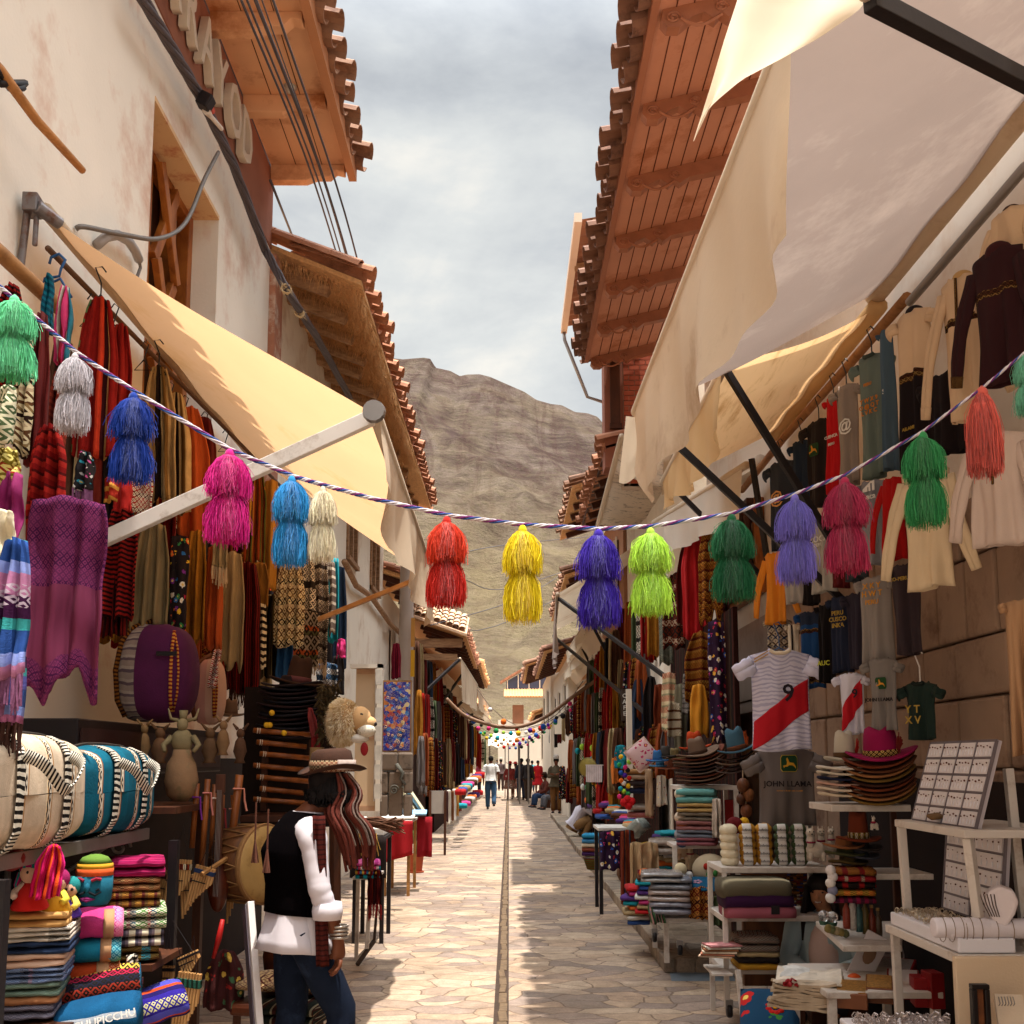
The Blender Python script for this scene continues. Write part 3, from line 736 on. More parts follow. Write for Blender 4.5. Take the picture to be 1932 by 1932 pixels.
# left yellow awning
i0=WX(85,405,-2.22); i1=WX(478,866,-2.22); i1.z=i0.z+.02
o0=W(710,788,i0.y+.05); o1=WX(816,1092,o0.x)
la=awning('sunlit yellow canvas awning on the left with a white pole across it',i0,i1,o0,o1,yel,cream,.47,[],.025,
  vfn=lambda u:(.62+.38*min(1,u*6)) if u<.9 else .8,roll=False)
q=MB(); q.bar(W(62,1078,4.9),o0+Vector((0,.0,.01)),.045,.07); q.build('arm',plain('D8D0C8',.45,.08,3,30,.1,dirt='9A8878',ds=5),la,bevel=.004)
q=MB(); q.bar(W(532,1197,8.6),o1+Vector((-.12,0,0)),.05,.035); q.build('arm',wood('C89A68','9A6A3C',.7),la,bevel=.003)
q=MB(); q.lathe([(0,-.02),(.05,-.02),(.055,.01),(.04,.02),(.02,.03),(0,.03)],o0+Vector((0,-.09,0)),14,ax='Y'); q.build('end_cap',steel,la)
q=MB(); q.tube([i0+Vector((.02,-.05,0)),i1],.035,8); q.build('roller',cream,la,smooth=True)
br=MB(); b0=WX(62,388,-2.24); br.box(b0,(.07,.1,.09),rz=.1); br.tube([b0+Vector((.03,-.03,-.02)),b0+Vector((.1,.08,-.05))],[.035,.03],9); br.tube([b0+Vector((.02,0,-.05)),b0+Vector((.02,0,-.2))],.014,6); br.tube([b0+Vector((-.02,.0,.05)),b0+Vector((-.04,0,-.3))],.02,6)
br.build('bracket',plain('7A7474',.4,.2,10,60,.2,metal=.6,dirt='6A4028',ds=9),la,bevel=.01)
# right awnings
j1=WX(1655,555,2.28); j0=Vector((2.28,2.7,j1.z-.02)); p1=W(1202,772,j1.y); p0=Vector((p1.x+.03,2.75,p1.z-.03))
ra=awning('large greyish cream awning with long side curtain, nearest on the right',j0,j1,p0,p1,greyc,cream,.66,
  [(W(1268,830,6.55),W(1702,1238,6.6))],.09,vfn=lambda u:1.0 if u<.9 else 1-(u-.9)*4.5,armw=.035)
q=MB()
def flapf(u,v):
    p=p1+Vector((.0,.02,-.0)); return (p.x-.06-.05*v+.33*u*(1-.25*v),p.y+.05+.02*math.sin(u*8),p.z-.02-v*(.42-.1*u)-.02*math.sin(u*7)*v)
q.grid(flapf,16,10); q.build('corner_flap',creamL,ra,smooth=True)
# awning overhead (outside the picture) with a blown corner flap and thick black arm
k1=W(1640,0,2.45); n0=awning('sunlit white awning corner flapping at the top right over a thick black bar',(2.28,.3,k1.z+.75),(2.28,2.4,k1.z+.75),(k1.x,.3,k1.z+.03),(k1.x,2.4,k1.z+.03),cream,creamL,0,
  [(k1,WX(2250,318,2.35))],.04,armw=.04)
pts=[(1655,-30),(1400,-30),(1388,10),(1365,80),(1340,165),(1322,222),(1308,266)]
def fl(u,v):
    # u: 0 at hinge (right) 1 at blown edge ; v: top->tip
    k=v*(len(pts)-2); i=int(min(k,len(pts)-3)); f=k-i
    L=Vector(pts[1+i]).lerp(Vector(pts[2+i]),f)
    rx=[(1660,-30),(1618,22),(1545,72),(1472,112),(1400,150),(1340,200),(1309,267)]; k=v*(len(rx)-1); i=int(min(k,len(rx)-2)); f=k-i
    Rr=Vector(rx[i]).lerp(Vector(rx[i+1]),f); p=Rr.lerp(L,u)
    return W(p.x,p.y,2.45+.25*math.sin(u*4+v*3)*.35+.3*v)
q=MB(); q.grid(fl,22,26); q.build('corner_flap',creamL,n0,smooth=True)
# second right awning (tan)
a0=WX(1652,583,2.28); a1=WX(1462,838,2.28); a1.z=a0.z; b0=W(1366,692,a0.y); b1=WX(1254,905,b0.x)
rb=awning('tan canvas awning with black arms, second on the right',a0,a1,b0,b1,tanM,plain('E0BE8C',.9,.05,2,60,.2,transl=.5),.45,
  [(b0,W(1705,1240,6.65)),(W(1040+222,910,9.4),WX(1440,1090,2.3))],.05,vfn=lambda u:.85+.25*math.sin(u*5),armw=.035)
rc=awning('white canvas awning hanging low between black bars, third on the right',W(1432,872,9.2),W(1262,1015,13),W(1404,880,8.2),W(1236,985,11.6),creamL,plain('DCCFC0',.9,.04,2,60,.2,transl=.3),.42,[(W(1418,865,8.0),W(1462,1150,8.2))],.02)
rd=awning('broad flat cream awning against the tiled eave on the right',W(1262,868,11.4),W(1252,988,15.4),W(1172,826,11.4),W(1128,990,15.4),plain('D8C6B0',.9,.05,2,60,.2,transl=.3,dirt='6A5A4E',ds=9),cream,.0,[],.05)
re_=awning('beige awning with long thin black arms, farther on the right',W(1255,985,15),W(1172,1118,22),W(1052,1122,15),W(1046,1190,22),cream,greyc,.8,
  [(W(1055,1130,15),W(1335,1335,11.5)),(W(1044,1200,21),W(1245,1368,12.5))],.05,armw=.04,nu=16)
for i,(a,b_,c,d,Y0,Y1,lab) in enumerate([((1152,1218),(1090,1262),(1110,1165),(1070,1232),18,26,'short cream awning above the grey and white garments on the right'),
   ((1130,1262),(1085,1300),(1098,1222),(1062,1275),22,30,'small white awning on thin black posts far down the right'),
   ((1112,1272),(1060,1322),(1108,1290),(1040,1348),24,44,'narrow sunlit yellow awning over the far right stalls')]):
    awning(lab,W(*a,Y0),W(*b_,Y1),W(*c,Y0),W(*d,Y1),yel if i==2 else creamL,creamL if i<2 else yel,.25,[(W(*c,Y0),W(a[0]+25,a[1]+75,Y0))],.03,armw=.04,nu=12)
# far-left awnings
ii=W(778,1202,23.5); oo=W(868,1243,23.5)
awning('sunlit yellow awning far down the left, nearest of the far ones',ii,W(845,1290,36),oo,W(900,1292,36),yel,cream,.9,[(oo,W(780,1325,22)),(W(880,1262,29),W(800,1372,26))],.1,armw=.05,nu=16)
awning('second pale yellow awning far down the left row',W(846,1292,36),W(890,1340,50),W(900,1294,36.5),W(922,1335,50),yel,cream,.7,[(W(900,1296,36.5),W(820,1375,34)),(W(915,1325,46),W(850,1385,42))],.1,armw=.06,nu=12)
awning('long cream awning strip low on the far left',W(800,1262,25),W(880,1345,50),W(832,1262,25),W(928,1362,50),creamL,cream,.3,[],.1,nu=12)
# ================================================================ CABLES
cabm=plain('4A4448',.6,.1,20,40,.1); cabm2=plain('6A625C',.5,.1,10,40,.1)
def cable(name,label,pts,r,m=cabm,cat='cable',group=None,sub=6,closed=False):
    P_=[Vector(p) for p in pts]; out=[]
    for i in range(len(P_)-1):
        p0=P_[max(i-1,0)];p1_=P_[i];p2=P_[i+1];p3=P_[min(i+2,len(P_)-1)]
        for k in range(sub):
            t=k/sub; out.append(.5*((2*p1_)+(-p0+p2)*t+(2*p0-5*p1_+4*p2-p3)*t*t+(-p0+3*p1_-3*p2+p3)*t**3))
    out.append(P_[-1]); q=MB(); q.tube(out,r,6); o=q.build(name,m,smooth=True); tag(o,label,cat,group); return o
names=['leftmost','second','third','fourth','fifth','rightmost']
wires=[((463,0),(612,360),(745,760),.010),((482,0),(628,370),(752,800),.007),((497,0),(640,380),(757,810),.012),((512,0),(648,360),(762,820),.004),((533,0),(668,420),(770,850),.008)]
wires=[((455,0),(590,335),(742,870),.009),((466,0),(602,345),(750,880),.008),((482,0),(618,360),(756,890),.013),((494,0),(632,400),(762,900),.005),((515,0),(650,400),(768,905),.009)]
for i,(a,b_,c,r) in enumerate(wires):
    cable('overhead_cable','overhead cable in the sky left of centre, %s of the five'%(['leftmost','second from the left','thick middle','hair-thin fourth','rightmost'][i]),[W(*a,6.2),W(*b_,9.2),W(b_[0]*.45+c[0]*.55,b_[1]*.45+c[1]*.55-14,12.8),W(*c,19)],r,group='overhead cables above the left eaves')
cable('overhead_cable','single dark cable from the orange soffit corner down to the tiled eave',[WX(510,340,-2.1),W(575,505,12.5),W(600,570,15)],.012)
q=MB(); tp=[(265,-10),(330,100),(385,195),(440,310),(500,470),(540,545),(600,640),(668,765)]
base=[WX(x,y,-2.16 if i<5 else -1.95) for i,(x,y) in enumerate(tp)]
for s_ in range(5):
    pp=[]
    for i in range(len(base)-1):
        for k in range(14):
            t=k/14; p=base[i].lerp(base[i+1],t); a=s_*1.257+(i*14+k)*.22; rr=.022; pp.append(p+Vector((rr*math.cos(a),0,rr*math.sin(a))))
    q.tube(pp,.017,6)
tag(q.build('twisted_cable',plain('4E464A',.55,.15,10,30,.1),smooth=True),'thick bundle of twisted dark cables running down the left facade','cable')
q=MB(); 
for (x,y,X) in ((535,545,-1.95),(560,590,-1.95),(660,760,-1.9)):
    c=WX(x+5,y,X)
    for k in range(110):
        a=random.random()*6.28; e=random.uniform(-1,1); l=random.uniform(.03,.09); d=Vector((math.cos(a),math.sin(a)*.6,e))*l
        q._a([c+d*.2,c+d*.2+Vector((.004,0,.004)),c+d],[(0,1,2)])
    q.tube([c+Vector((.04*math.cos(a_*.8),0.02*math.sin(a_),.04*math.sin(a_*.8))) for a_ in range(16)],.008,4); tag(q.build('rope_tie',plain('C8B08A',.95,.2)),'frayed straw rope tie on the twisted cable, %s one'%{535:'topmost',560:'middle',660:'lowest'}[x],'rope'); q=MB()
pass
cable('conduit_cable','looping grey cable in front of the wooden window frame',[WX(412,287,-2.1),WX(385,340,-2.1),WX(350,420,-2.1),WX(300,450,-2.12),WX(230,442,-2.2),WX(160,428,-2.26),WX(143,432,-2.29)],.014,cabm2)
q=MB(); q.tube([WX(183,462,-2.27),WX(200,447,-2.25),WX(222,443,-2.24),WX(243,455,-2.24),WX(256,475,-2.25),WX(262,490,-2.26)],.028,10); t_=q.build('conduit_pipe',plain('9A9492',.5,.05,5),smooth=True); tag(t_,'curved grey plastic conduit bend on the white wall beside the window','pipe')
q=MB(); q.tube([WX(262,488,-2.26),WX(265,505,-2.26),WX(258,524,-2.27)],.01,6); q.build('cable',cabm2,t_)
q=MB(); k0=WX(388,192,-2.1); q.box(k0,(.09,.1,.1),ry=.5); t_=tag(q.build('cable_connector',black,bevel=.01),'small black and white clamp clipped on the twisted cables','connector')
q=MB(); q.tube([k0+Vector((.0,.02,-.05)),WX(398,220,-2.1),WX(418,243,-2.1)],[.03,.016,.016],7); q.build('white_lead',plain('D8CCC0',.5),t_)
q=MB(); q.tube([WX(395,200,-2.1),WX(399,210,-2.1)],.028,8); q.build('red_ring',plain('B84A3A',.5),t_)
# wooden stick on the left wall and poles at the rail
q=MB(); q.tube([WX(-60,70,-2.24),WX(0,132,-2.2),WX(70,228,-2.14),WX(156,322,-2.08)],[.024,.024,.022,.018],8); tag(q.build('wooden_stick',wood('C88A50','8A5A30',.7),smooth=True),'bare wooden stick jutting down across the white left wall','stick')
q=MB(); q.tube([WX(0,128,-2.2)+Vector((0,-.3,-.02)),WX(20,168,-2.2),WX(44,165,-2.18),WX(48,157,-2.18),WX(0,158,-2.2)],.016,6); tag(q.build('black_bracket',black,smooth=True),'black metal bracket loop holding the stick at the left edge','bracket')
q=MB(); q.tube([WX(-80,410,-2.22),WX(0,478,-2.15),WX(45,520,-2.12),WX(110,580,-2.08)],.035,9); tag(q.build('wooden_pole',wood('B8844E','7A5230',.7),smooth=True),'thick round wooden pole at the left edge above the red ponchos','pole')
# the sagging brown hose across the far street
cable('hanging_hose','brown hose sagging in a deep curve across the far street',[W(x,y,20) for x,y in ((842,1318),(870,1345),(900,1360),(943,1371),(985,1370),(1030,1352),(1080,1315),(1130,1280))],.035,plain('7A5A42',.6,.1),cat='hose')
for i,(a,b_,c) in enumerate((((830,1055),(940,1030),(1140,1010)),((880,1095),(960,1110),(1145,1050)),((812,1180),(1000,1120),(1150,1020)),((790,1090),(900,1190),(1130,1090)))):
    cable('street_wire','fine wire strung across the far street, %s from the top'%ORD[i],[W(*a,18),W(b_[0],b_[1],22),W(*c,26)],.008,group='fine wires over the far street')
# concrete utility pole
t_=thing('utility_pole',(WX(765,1300,-1.85).x,WX(765,1300,-1.85).y,0),'round concrete utility pole with yellow plates beside the blue picture','pole')
pp=WX(765,1300,-1.85); q=MB(); q.lathe([(.155,0),(.15,2),(.115,5.6),(.11,7)],(pp.x,pp.y,0),18); q.build('shaft',plain('A8988C',.9,.1,3,60,.3),t_,smooth=True)
for (y0_,y1_,cl) in ((1168,1222,'B8823A'),(1228,1278,'C89418')):
    a=W(785,y0_,pp.y); b_=W(785,y1_,pp.y); q=MB(); q.box2((pp.x+.1,pp.y-.16,b_.z),(pp.x+.17,pp.y-.145,a.z)); q.build('plate',plain(cl,.6,.1),t_)
# ================================================================ TASSEL GARLAND
def yarn(col,name='yarn'):
    key=('yarn',col)
    if key in _mc: return _mc[key]
    m,nt,b,out=newmat(name); g=nd(nt,'ShaderNodeNewGeometry').outputs['Random Per Island']
    c=hx(col); cc=ramp(nt,g,[(0,tuple(x*.62 for x in c)),(.5,c),(1,tuple(min(1,x*1.25+.02) for x in c))])
    nt.links.new(cc,b.inputs['Base Color']); b.inputs['Roughness'].default_value=.85; b.inputs['Sheen Weight'].default_value=.3
    b.inputs['Specular IOR Level'].default_value=.15
    tr=nd(nt,'ShaderNodeBsdfTranslucent',{'Color':cc}); mx=nd(nt,'ShaderNodeMixShader',{0:.3,1:b.outputs[0],2:tr.outputs[0]}); nt.links.new(mx.outputs[0],out.inputs[0])
    _mc[key]=m; return m
def puff(mb,z0,z1,r,n,rnd,neck=.012,curl=1.3,rad=.00085):
    H=z0-z1
    for k in range(n):
        a=rnd.random()*6.283; d=rnd.random()**.45; rr=r*(.35+.65*d)*rnd.uniform(.72,1.14); e=z1+H*rnd.uniform(-.08,.26)*(1 if rnd.random()<.8 else 1.8)+(1-d)*.0
        ca,sa=math.cos(a),math.sin(a); tw=rnd.uniform(-.35,.35)*curl; wob=rnd.gauss(0,.0065)
        pts=[]
        for t in (0,.22,.5,.78,1):
            q=neck+(rr-neck)*(1-(1-t)**2.3)*(1.0 if t<.8 else .97); aa=a+tw*t
            z=z0+(.004)-(z0-e)*(t**1.25); pts.append((math.cos(aa)*q+wob*t,math.sin(aa)*q-wob*t+wob*.6*math.sin(t*6+k),z))
        mb.tube(pts,rad,3,cap=False)
def tassel_proto(seed,wide=1.0,single=False,short=1.0):
    rnd=random.Random(seed); t=thing('pompom_tassel',(0,0,0),None,None)
    q=MB(); q.ell((0,0,-.022),(.016,.016,.02),10,7); q.tube([(0,0,0),(0,0,-.02)],.004,6); q.tube([(.0155*math.cos(a),.0155*math.sin(a),-.034+rnd.uniform(-.002,.002)) for a in [i*.5 for i in range(26)]],.002,4)
    q.build('knot',yarn('888888'),t,smooth=True)
    for nm,z0,z1,r in (('upper_pompom',-.026,-.14,.061*wide),('lower_pompom',-.126,-.262,.060*wide)) if not single else (('pompom',-.03,-.25,.045*wide),):
        q=MB(); q.lathe([(.001,z0+.004),(r*.35,z0-.008),(r*.68,z0-.03),(r*.84,z0+(z1-z0)*.6),(r*.8,z1+.02),(.001,z1+.03)],(0,0,0),16)
        puff(q,z0,z1,r,1350,rnd); q.build(nm,yarn('888888'),t)
    return t
protos=[tassel_proto(1),tassel_proto(2,1.06),tassel_proto(3,.95),tassel_proto(4,1,True)]
YG=3.2
TS=[('mint green','6FD8A0',28,556,726,1,1.12),('silver white','CFC9CE',143,664,822,0,1),('deep blue','0A3AA0',253,738,918,2,1.05),('hot pink','D8148A',434,845,1030,1,1.05),
('sky blue','2A98D6',551,895,1070,0,.95),('cream','EFE2C6',610,915,1062,2,.9),('red','CC200E',843,972,1148,1,1),('yellow','F4D80C',986,988,1174,0,.95),('violet','3C1CA8',1129,996,1184,2,1.05),
('lime green','BEEA4E',1227,993,1162,1,1),('dark green','1C6A40',1380,968,1135,1,1.08),('lavender','7E72CC',1499,930,1102,0,.95),('crimson pink','BA3058',1593,898,1084,2,1.05),
('leaf green','3A9C5A',1740,812,998,0,1),('coral','E26A5C',1852,728,908,3,1.2),('pale mint','7CC8A8',1940,658,790,1,1)]
line=[(-200,380),(0,541),(70,602),(143,664),(253,738),(434,848),(551,898),(610,915),(700,940),(843,972),(986,990),(1129,998),(1227,993),(1380,969),(1499,932),(1593,897),(1740,815),(1852,733),(1940,660),(2200,420)]
lp=[W(x,y,YG) for x,y in line]
def yarnm(c): return plain(c,.85,.15,60,200,.4)
q=MB(); dense=[]
for i in range(len(lp)-1):
    for k in range(30): dense.append(lp[i].lerp(lp[i+1],k/30))
for s_,mi in ((0,0),(1,1),(2,2),(3,0)):
    q.m=mi; q.tube([p+Vector((.002*math.cos(s_*1.57+i*.55),.0045*math.sin(s_*1.57+i*.55),.0045*math.cos(s_*1.57+i*.55))) for i,p in enumerate(dense)],.0029,5)
tag(q.build('braided_cord',[yarnm('C8C0C4'),yarnm('2A4A8A'),yarnm('7A3070')],smooth=True),'blue white and purple braided cord strung across the street','cord')
grp='pompom tassels on the braided cord'
used=set()
def recolor(o,m):
    for c in [o]+list(o.children_recursive):
        if c.type=='MESH':
            for s_ in c.material_slots: s_.link='OBJECT'; s_.material=m
for nm,col,x,yt,yb_,pi,ws in TS:
    top=W(x,yt,YG); H=(yb_-yt)*YG/F*1.0; s=H/.262
    if pi in used:
        o=clone(protos[pi])
    else: o=protos[pi]; used.add(pi)
    o.location=top; o.rotation_euler=(0,0,x*.7); o.scale=(s*ws*.88,s*ws*.88,s)
    tag(o,'%s yarn %s hanging from the braided cord'%(nm,'double pompom tassel' if pi!=3 else 'shaggy single tassel'),'tassel',grp)
    recolor(o,yarn(col))
    if nm=='red': recolor([c for c in o.children if c.name.startswith('upper')][0],yarn('DC3A14'))
# ================================================================ HANGING CLOTHES
HG={'black':plain('1C1A20',.5),'blue':plain('1A4A7A',.5),'white':plain('D8D0C8',.5)}
def dirv(rot): return Vector((math.cos(R(rot)),math.sin(R(rot)),0))
def worldw(c,wpx,rot):
    d=dirv(rot); k=abs(d.x-(c.x/c.y)*d.y); return wpx*c.y/F/max(k,.12)
def hanger(t,c,d,w_,m,hook=.1):
    q=MB(); q.tube([c+Vector((0,0,hook+.02))+d*.02,c+Vector((0,0,hook+.045)),c+Vector((0,0,hook+.035))-d*.03,c+Vector((0,0,hook*.6)),c],.004,5)
    q.tube([c,c+d*w_*.42+Vector((0,0,-.06)),c-d*w_*.42+Vector((0,0,-.06)),c],.0045,5); q.build('hanger',m,t)
def drape(name,label,cat,xc,y0,y1,wpx,m,X=None,Y=None,rot=0,folds=3,amp=.035,top=.45,seed=1,fringe=None,skew=0,hem=.05,hang=None,group=None,extra=None,vt=.35,nv=16):
    c=P(xc,y0,X=X,Y=Y); L=(y1-y0)*c.y/F; Wd=worldw(c,wpx,rot); d=dirv(rot); nrm=Vector((-d.y,d.x,0)); rs=seed*3.17
    def f(u,v):
        s=u*2-1; pr=top+(1-top)*min(1,v/vt)**.8+.06*fnoise(v*3,rs); x=s*Wd/2*pr+skew*v*Wd+.03*Wd*fnoise(v*4+s,rs+5)
        a=(.35+.65*min(1,v*2)); dn=amp*a*(math.sin(u*folds*math.pi*2+rs)+.5*math.sin(u*folds*4.3*math.pi+rs*2+v*2))+.03*fnoise(s*2,v*3+rs)
        zt=-.10*Wd*abs(s)*(1-v)
        z=zt-v*L*(1-hem*.5+hem*fnoise(s*2.3,rs+9)*(v**3)*1.5)
        return c+d*x+nrm*dn+Vector((0,0,z))
    q=MB(); q.grid(f,max(10,folds*8),nv,uv=lambda u,v:(u*Wd*1.6,v*L))
    ms=m
    if extra: # (v0,v1,material) bands along the length
        ms=[m]+[e[2] for e in extra]
        nu=max(10,folds*8)
        for j in range(nv):
            for k,e in enumerate(extra):
                if e[0]<=(j+.5)/nv<e[1]:
                    for i in range(nu): q.mi[j*nu+i]=k+1
    kids=fringe or hang
    if kids:
        t=thing(name,c,label,cat,group); q.build('cloth',ms,t,smooth=True,solid=.008)
        if fringe:
            g=MB(); n=int(16+wpx*.5)
            for i in range(n):
                p=f((i+.5)/n,1); e=p+Vector((random.uniform(-.01,.01),random.uniform(-.01,.01),-random.uniform(.07,.12)))
                g.tube([p,(p+e)/2+Vector((random.uniform(-.004,.004),0,0)),e],.0035,3,cap=False)
            g.build('fringe',fringe,t)
        if hang: hanger(t,c+Vector((0,0,.01)),d,Wd*.6,hang)
        return t
    o=q.build(name,ms,smooth=True,solid=.008); return tag(o,label,cat,group)
def shirt(name,label,cat,xc,y0,y1,wpx,m,X=None,Y=None,rot=0,sleeve='short',ms=None,hem=None,hang=HG['black'],hood=None,band=None,collar=None,prints=(),group=None,seed=1,amp=.018,zipm=None,cuff=None,sw=1.0):
    """wpx = width across the body in pixels as seen"""
    c=P(xc,y0,X=X,Y=Y); L=(y1-y0)*c.y/F; Wd=worldw(c,wpx,rot); d=dirv(rot); n=Vector((-d.y,d.x,0))
    if n.dot(CAM-c)<0: pass
    face=n if n.dot(CAM-c)>0 else -n
    rs=seed*2.7; t=thing(name,c,label,cat,group)
    def top(s): return -.13*Wd*abs(s)-(.0 if abs(s)>.34 else .10*Wd*(1-(abs(s)/.34)**2))
    def mk(side):
        def f(u,v):
            s=u*2-1; w=Wd/2*(1-.05*math.sin(v*3)); bulge=.03*(1-s*s)*side*(1 if side>0 else .8)
            dn=amp*(v**.6)*math.sin(s*5+rs+v*1.5)+amp*.6*math.sin(s*11+rs)*(v)+.02*fnoise(s*2,v*2+rs)
            z=(top(s)+(.05*Wd if side<0 and abs(s)<.34 else 0))*(1-v)-L*v*(1+.015*math.sin(s*3+rs)); return c+d*(s*w)+face*(bulge+dn)+Vector((0,0,z))
        return f
    ff=mk(1); q=MB()
    q.grid(ff,24,18,uv=lambda u,v:(u*Wd,v*L)); q.grid(mk(-1),24,18,uv=lambda u,v:(u*Wd,v*L))
    mats=[m]
    if band: # (v0,v1,mat)
        mats=[m]+[b_[2] for b_ in band]
        for gi in range(2):
            for j in range(18):
                for k,e in enumerate(band):
                    if e[0]<=(j+.5)/18<e[1]:
                        for i in range(24): q.mi[gi*432+j*24+i]=k+1
    q.build('body',mats,t,smooth=True,solid=.006)
    for sd in (-1,1):
        a=c+d*(sd*Wd/2)+Vector((0,0,-.13*Wd)); q=MB()
        ln=Wd*.42*sw if sleeve=='short' else L*.86; ang=.9 if sleeve=='short' else 1.36
        e=a+(d*(sd*math.cos(ang))+Vector((0,0,-math.sin(ang))))*ln
        a2=a+Vector((0,0,-Wd*.16))-d*(sd*Wd*.06)
        r0=Wd*.17; r1=(Wd*.14 if sleeve=='short' else Wd*.11); pts=[a2,a2.lerp(e,.35)+face*.02,a2.lerp(e,.7)+face*.01*math.sin(rs),e]
        q.lathe([(1,0),(1,.0)],(0,0,0),3) if False else None
        vs=[]; 
        k=10; m_=6
        def sf(u,v):
            p=pts[0].lerp(e,v)+face*.03*math.sin(v*3); r=r0+(r1-r0)*v; al=u*2*math.pi; ax=(e-a2).normalized(); x=face; y=ax.cross(face)
            return p+x*math.cos(al)*r*.42+y*math.sin(al)*r*(1+.08*math.sin(v*14+rs))
        q.grid(sf,14,10,uv=lambda u,v:(u*.4,v*ln)); q.build('sleeve',ms or m,t,smooth=True,solid=.004)
        if cuff:
            q=MB(); q.grid(lambda u,v:sf(u,.93+.1*v),14,2); q.build('cuff',cuff,t,smooth=True,solid=.008)
    if collar:
        q=MB(); q.tube([ff(.5+.17*math.sin(a_),0)+face*.004 for a_ in [-1.5+3*i/12 for i in range(13)]],.012,6); q.build('collar',collar,t,smooth=True)
    if hem:
        q=MB(); q.grid(lambda u,v:ff(u,.94+.06*v)+face*.004,24,2,uv=lambda u,v:(u*Wd,v*.1)); q.build('hem_band',hem,t,smooth=True,solid=.008)
    if hood:
        q=MB(); q.ell(c+Vector((0,0,-.02))-face*.02,(Wd*.26,Wd*.2,Wd*.24),14,9); q.build('hood',hood,t,smooth=True)
    if zipm:
        q=MB(); q.tube([ff(.5,v)+face*.006 for v in (0,.15,.3,.45)],.007,5); q.build('zip',zipm,t)
    if hang: hanger(t,c+Vector((0,0,.0)),d,Wd*.7,hang,.12)
    ang=math.atan2(d.y,d.x); sgn=1 if face.dot(Vector((math.sin(ang),-math.cos(ang),0)))>0 else -1
    if sgn<0: ang+=math.pi
    for pr in prints:
        if pr[0]=='text':
            _,s_,u,v,size,pm=pr; p=ff(u,v)+face*.022; text(s_,size*Wd,'print',pm,t,p,(R(90),0,ang),.002)
        elif pr[0]=='poly':
            _,pts2,pm,nm=pr; q=MB()
            # triangulated strip in uv space, drawn proud of the cloth
            (u0,v0),(u1,v1),(u2,v2),(u3,v3)=pts2
            q.grid(lambda a,b_:ff((u0+(u1-u0)*a)*(1-b_)+(u3+(u2-u3)*a)*b_,(v0+(v1-v0)*a)*(1-b_)+(v3+(v2-v3)*a)*b_)+face*(.008),14,14); q.build(nm,pm,t,smooth=True,solid=.003)
        elif pr[0]=='shape':
            _,outl,u,v,s_,pm,nm,off=pr; q=MB(); o_=ff(u,v)+face*(.012+off); dd=Vector((math.cos(ang),math.sin(ang),0))
            q.poly([o_+dd*(x*s_*Wd)+Vector((0,0,z*s_*Wd)) for x,z in outl],.003,face); q.build(nm,pm,t)
    return t
SHAWL=[('m1',weave([('6A1A14',3),('8C2A1C',2),('3A0E0C',1),('C87A3A',.5)],.12)),
]
def sh(*cols,**k): return weave([(c,1) if isinstance(c,str) else c for c in cols],**k)
mtRed=sh(('8A1A14',4),('C23A20',1),('3A1010',1),('D89A5A',.4),('8A1A14',2),('5A7A4A',.5),w=.34,axis=0)
mtMar=plain('5E120E',.9,.2,6,200,.4,src='UV'); mtRed2=plain('8E140E',.9,.2,6,200,.4,src='UV')
mtOlive=plain('7E6A48',.95,.15,8,200,.4,src='UV'); mtRust=plain('B4501E',.9,.15,6,200,.4,src='UV'); mtMust=sh(('A06A22',4),('7A4A18',1),w=.05,axis=0)
mtSand=plain('A08A64',.95,.12,8,200,.4,src='UV'); mtRib=sh(('6A1410',1),('2A0A08',1),w=.022,axis=0); mtRibH=sh(('8A1812',1),('240808',1),w=.024,axis=1)
mtBW=sh(('D8C8A8',1),('1E1612',1),w=.05,axis=1); mtCB=sh(('B89A6A',3),('1E1410',1.6),('C8AE80',1),('7A5A30',.8),w=.2,axis=0)
mtFlor=floral('1E1214',['C8203A','E8B82A','E86A2A','2A6AA8','E8E0D0','7A2A8A','3A8A4A'],22); mtFlor2=floral('2A1030',['D83A8A','2A5AB8','E8B040','E8E0D8','B82A3A'],17)
mtAnd=weave([('2A1A12',2),('B8A080',1),('5A3A22',2),('8A7048',1)],.16,1,motif='D8C8A0',mw=.03); mtWB=weave([('D8CCB8',3),('2A2420',1)],.24,1,motif='2E2824',mw=.028)
mtTeal=plain('1A8A98',.9,.12,6,src='UV'); mtPur=sh(('6A1E52',1),w=.2); mtPurP=weave([('3E1038',1),('541E44',1)],.12,1,motif='6E2A50',mw=.016); mtPurL=plain('66203E',.9,.08,4,220,.35,src='UV')
mtBlu=weave([('2A4A8A',2),('7A8AC8',1),('B06A98',2),('3A1A4A',1.4),('3A9A9A',1),('5A5AA8',1.6)],.26,1); mtBluM=weave([('2A4A8A',2),('8A9AD8',1),('B87AA0',2),('401A40',2),('3A9A9A',1)],.3,1,motif='C8B8C8',mw=.02,band=(.5,.75))
mtBrn=plain('4A2A18',.95,.2,6,src='UV'); mtDk=plain('1E1412',.95,.2,6,src='UV'); mtGry=plain('6A6260',.95,.15,6,src='UV'); mtGold=weave([('A86A24',2),('6A2A14',1),('C08A3A',1)],.1,1,motif='3A1810',mw=.018)
mtCrim=plain('A81418',.85,.2,5,src='UV'); mtWine=weave([('4A1010',2),('8A2A1A',1),('2A0C0C',1)],.09,0); mtGrn=plain('3E4A2E',.95,.2,6,src='UV'); mtDenim=plain('26344A',.95,.15,6,src='UV')
frB=plain('3A2018',.95,.2,40); frR=plain('7A1A1A',.95,.2,40); frC=plain('B8A080',.95,.2,40); frM=plain('7A4A6A',.9,.4,60)
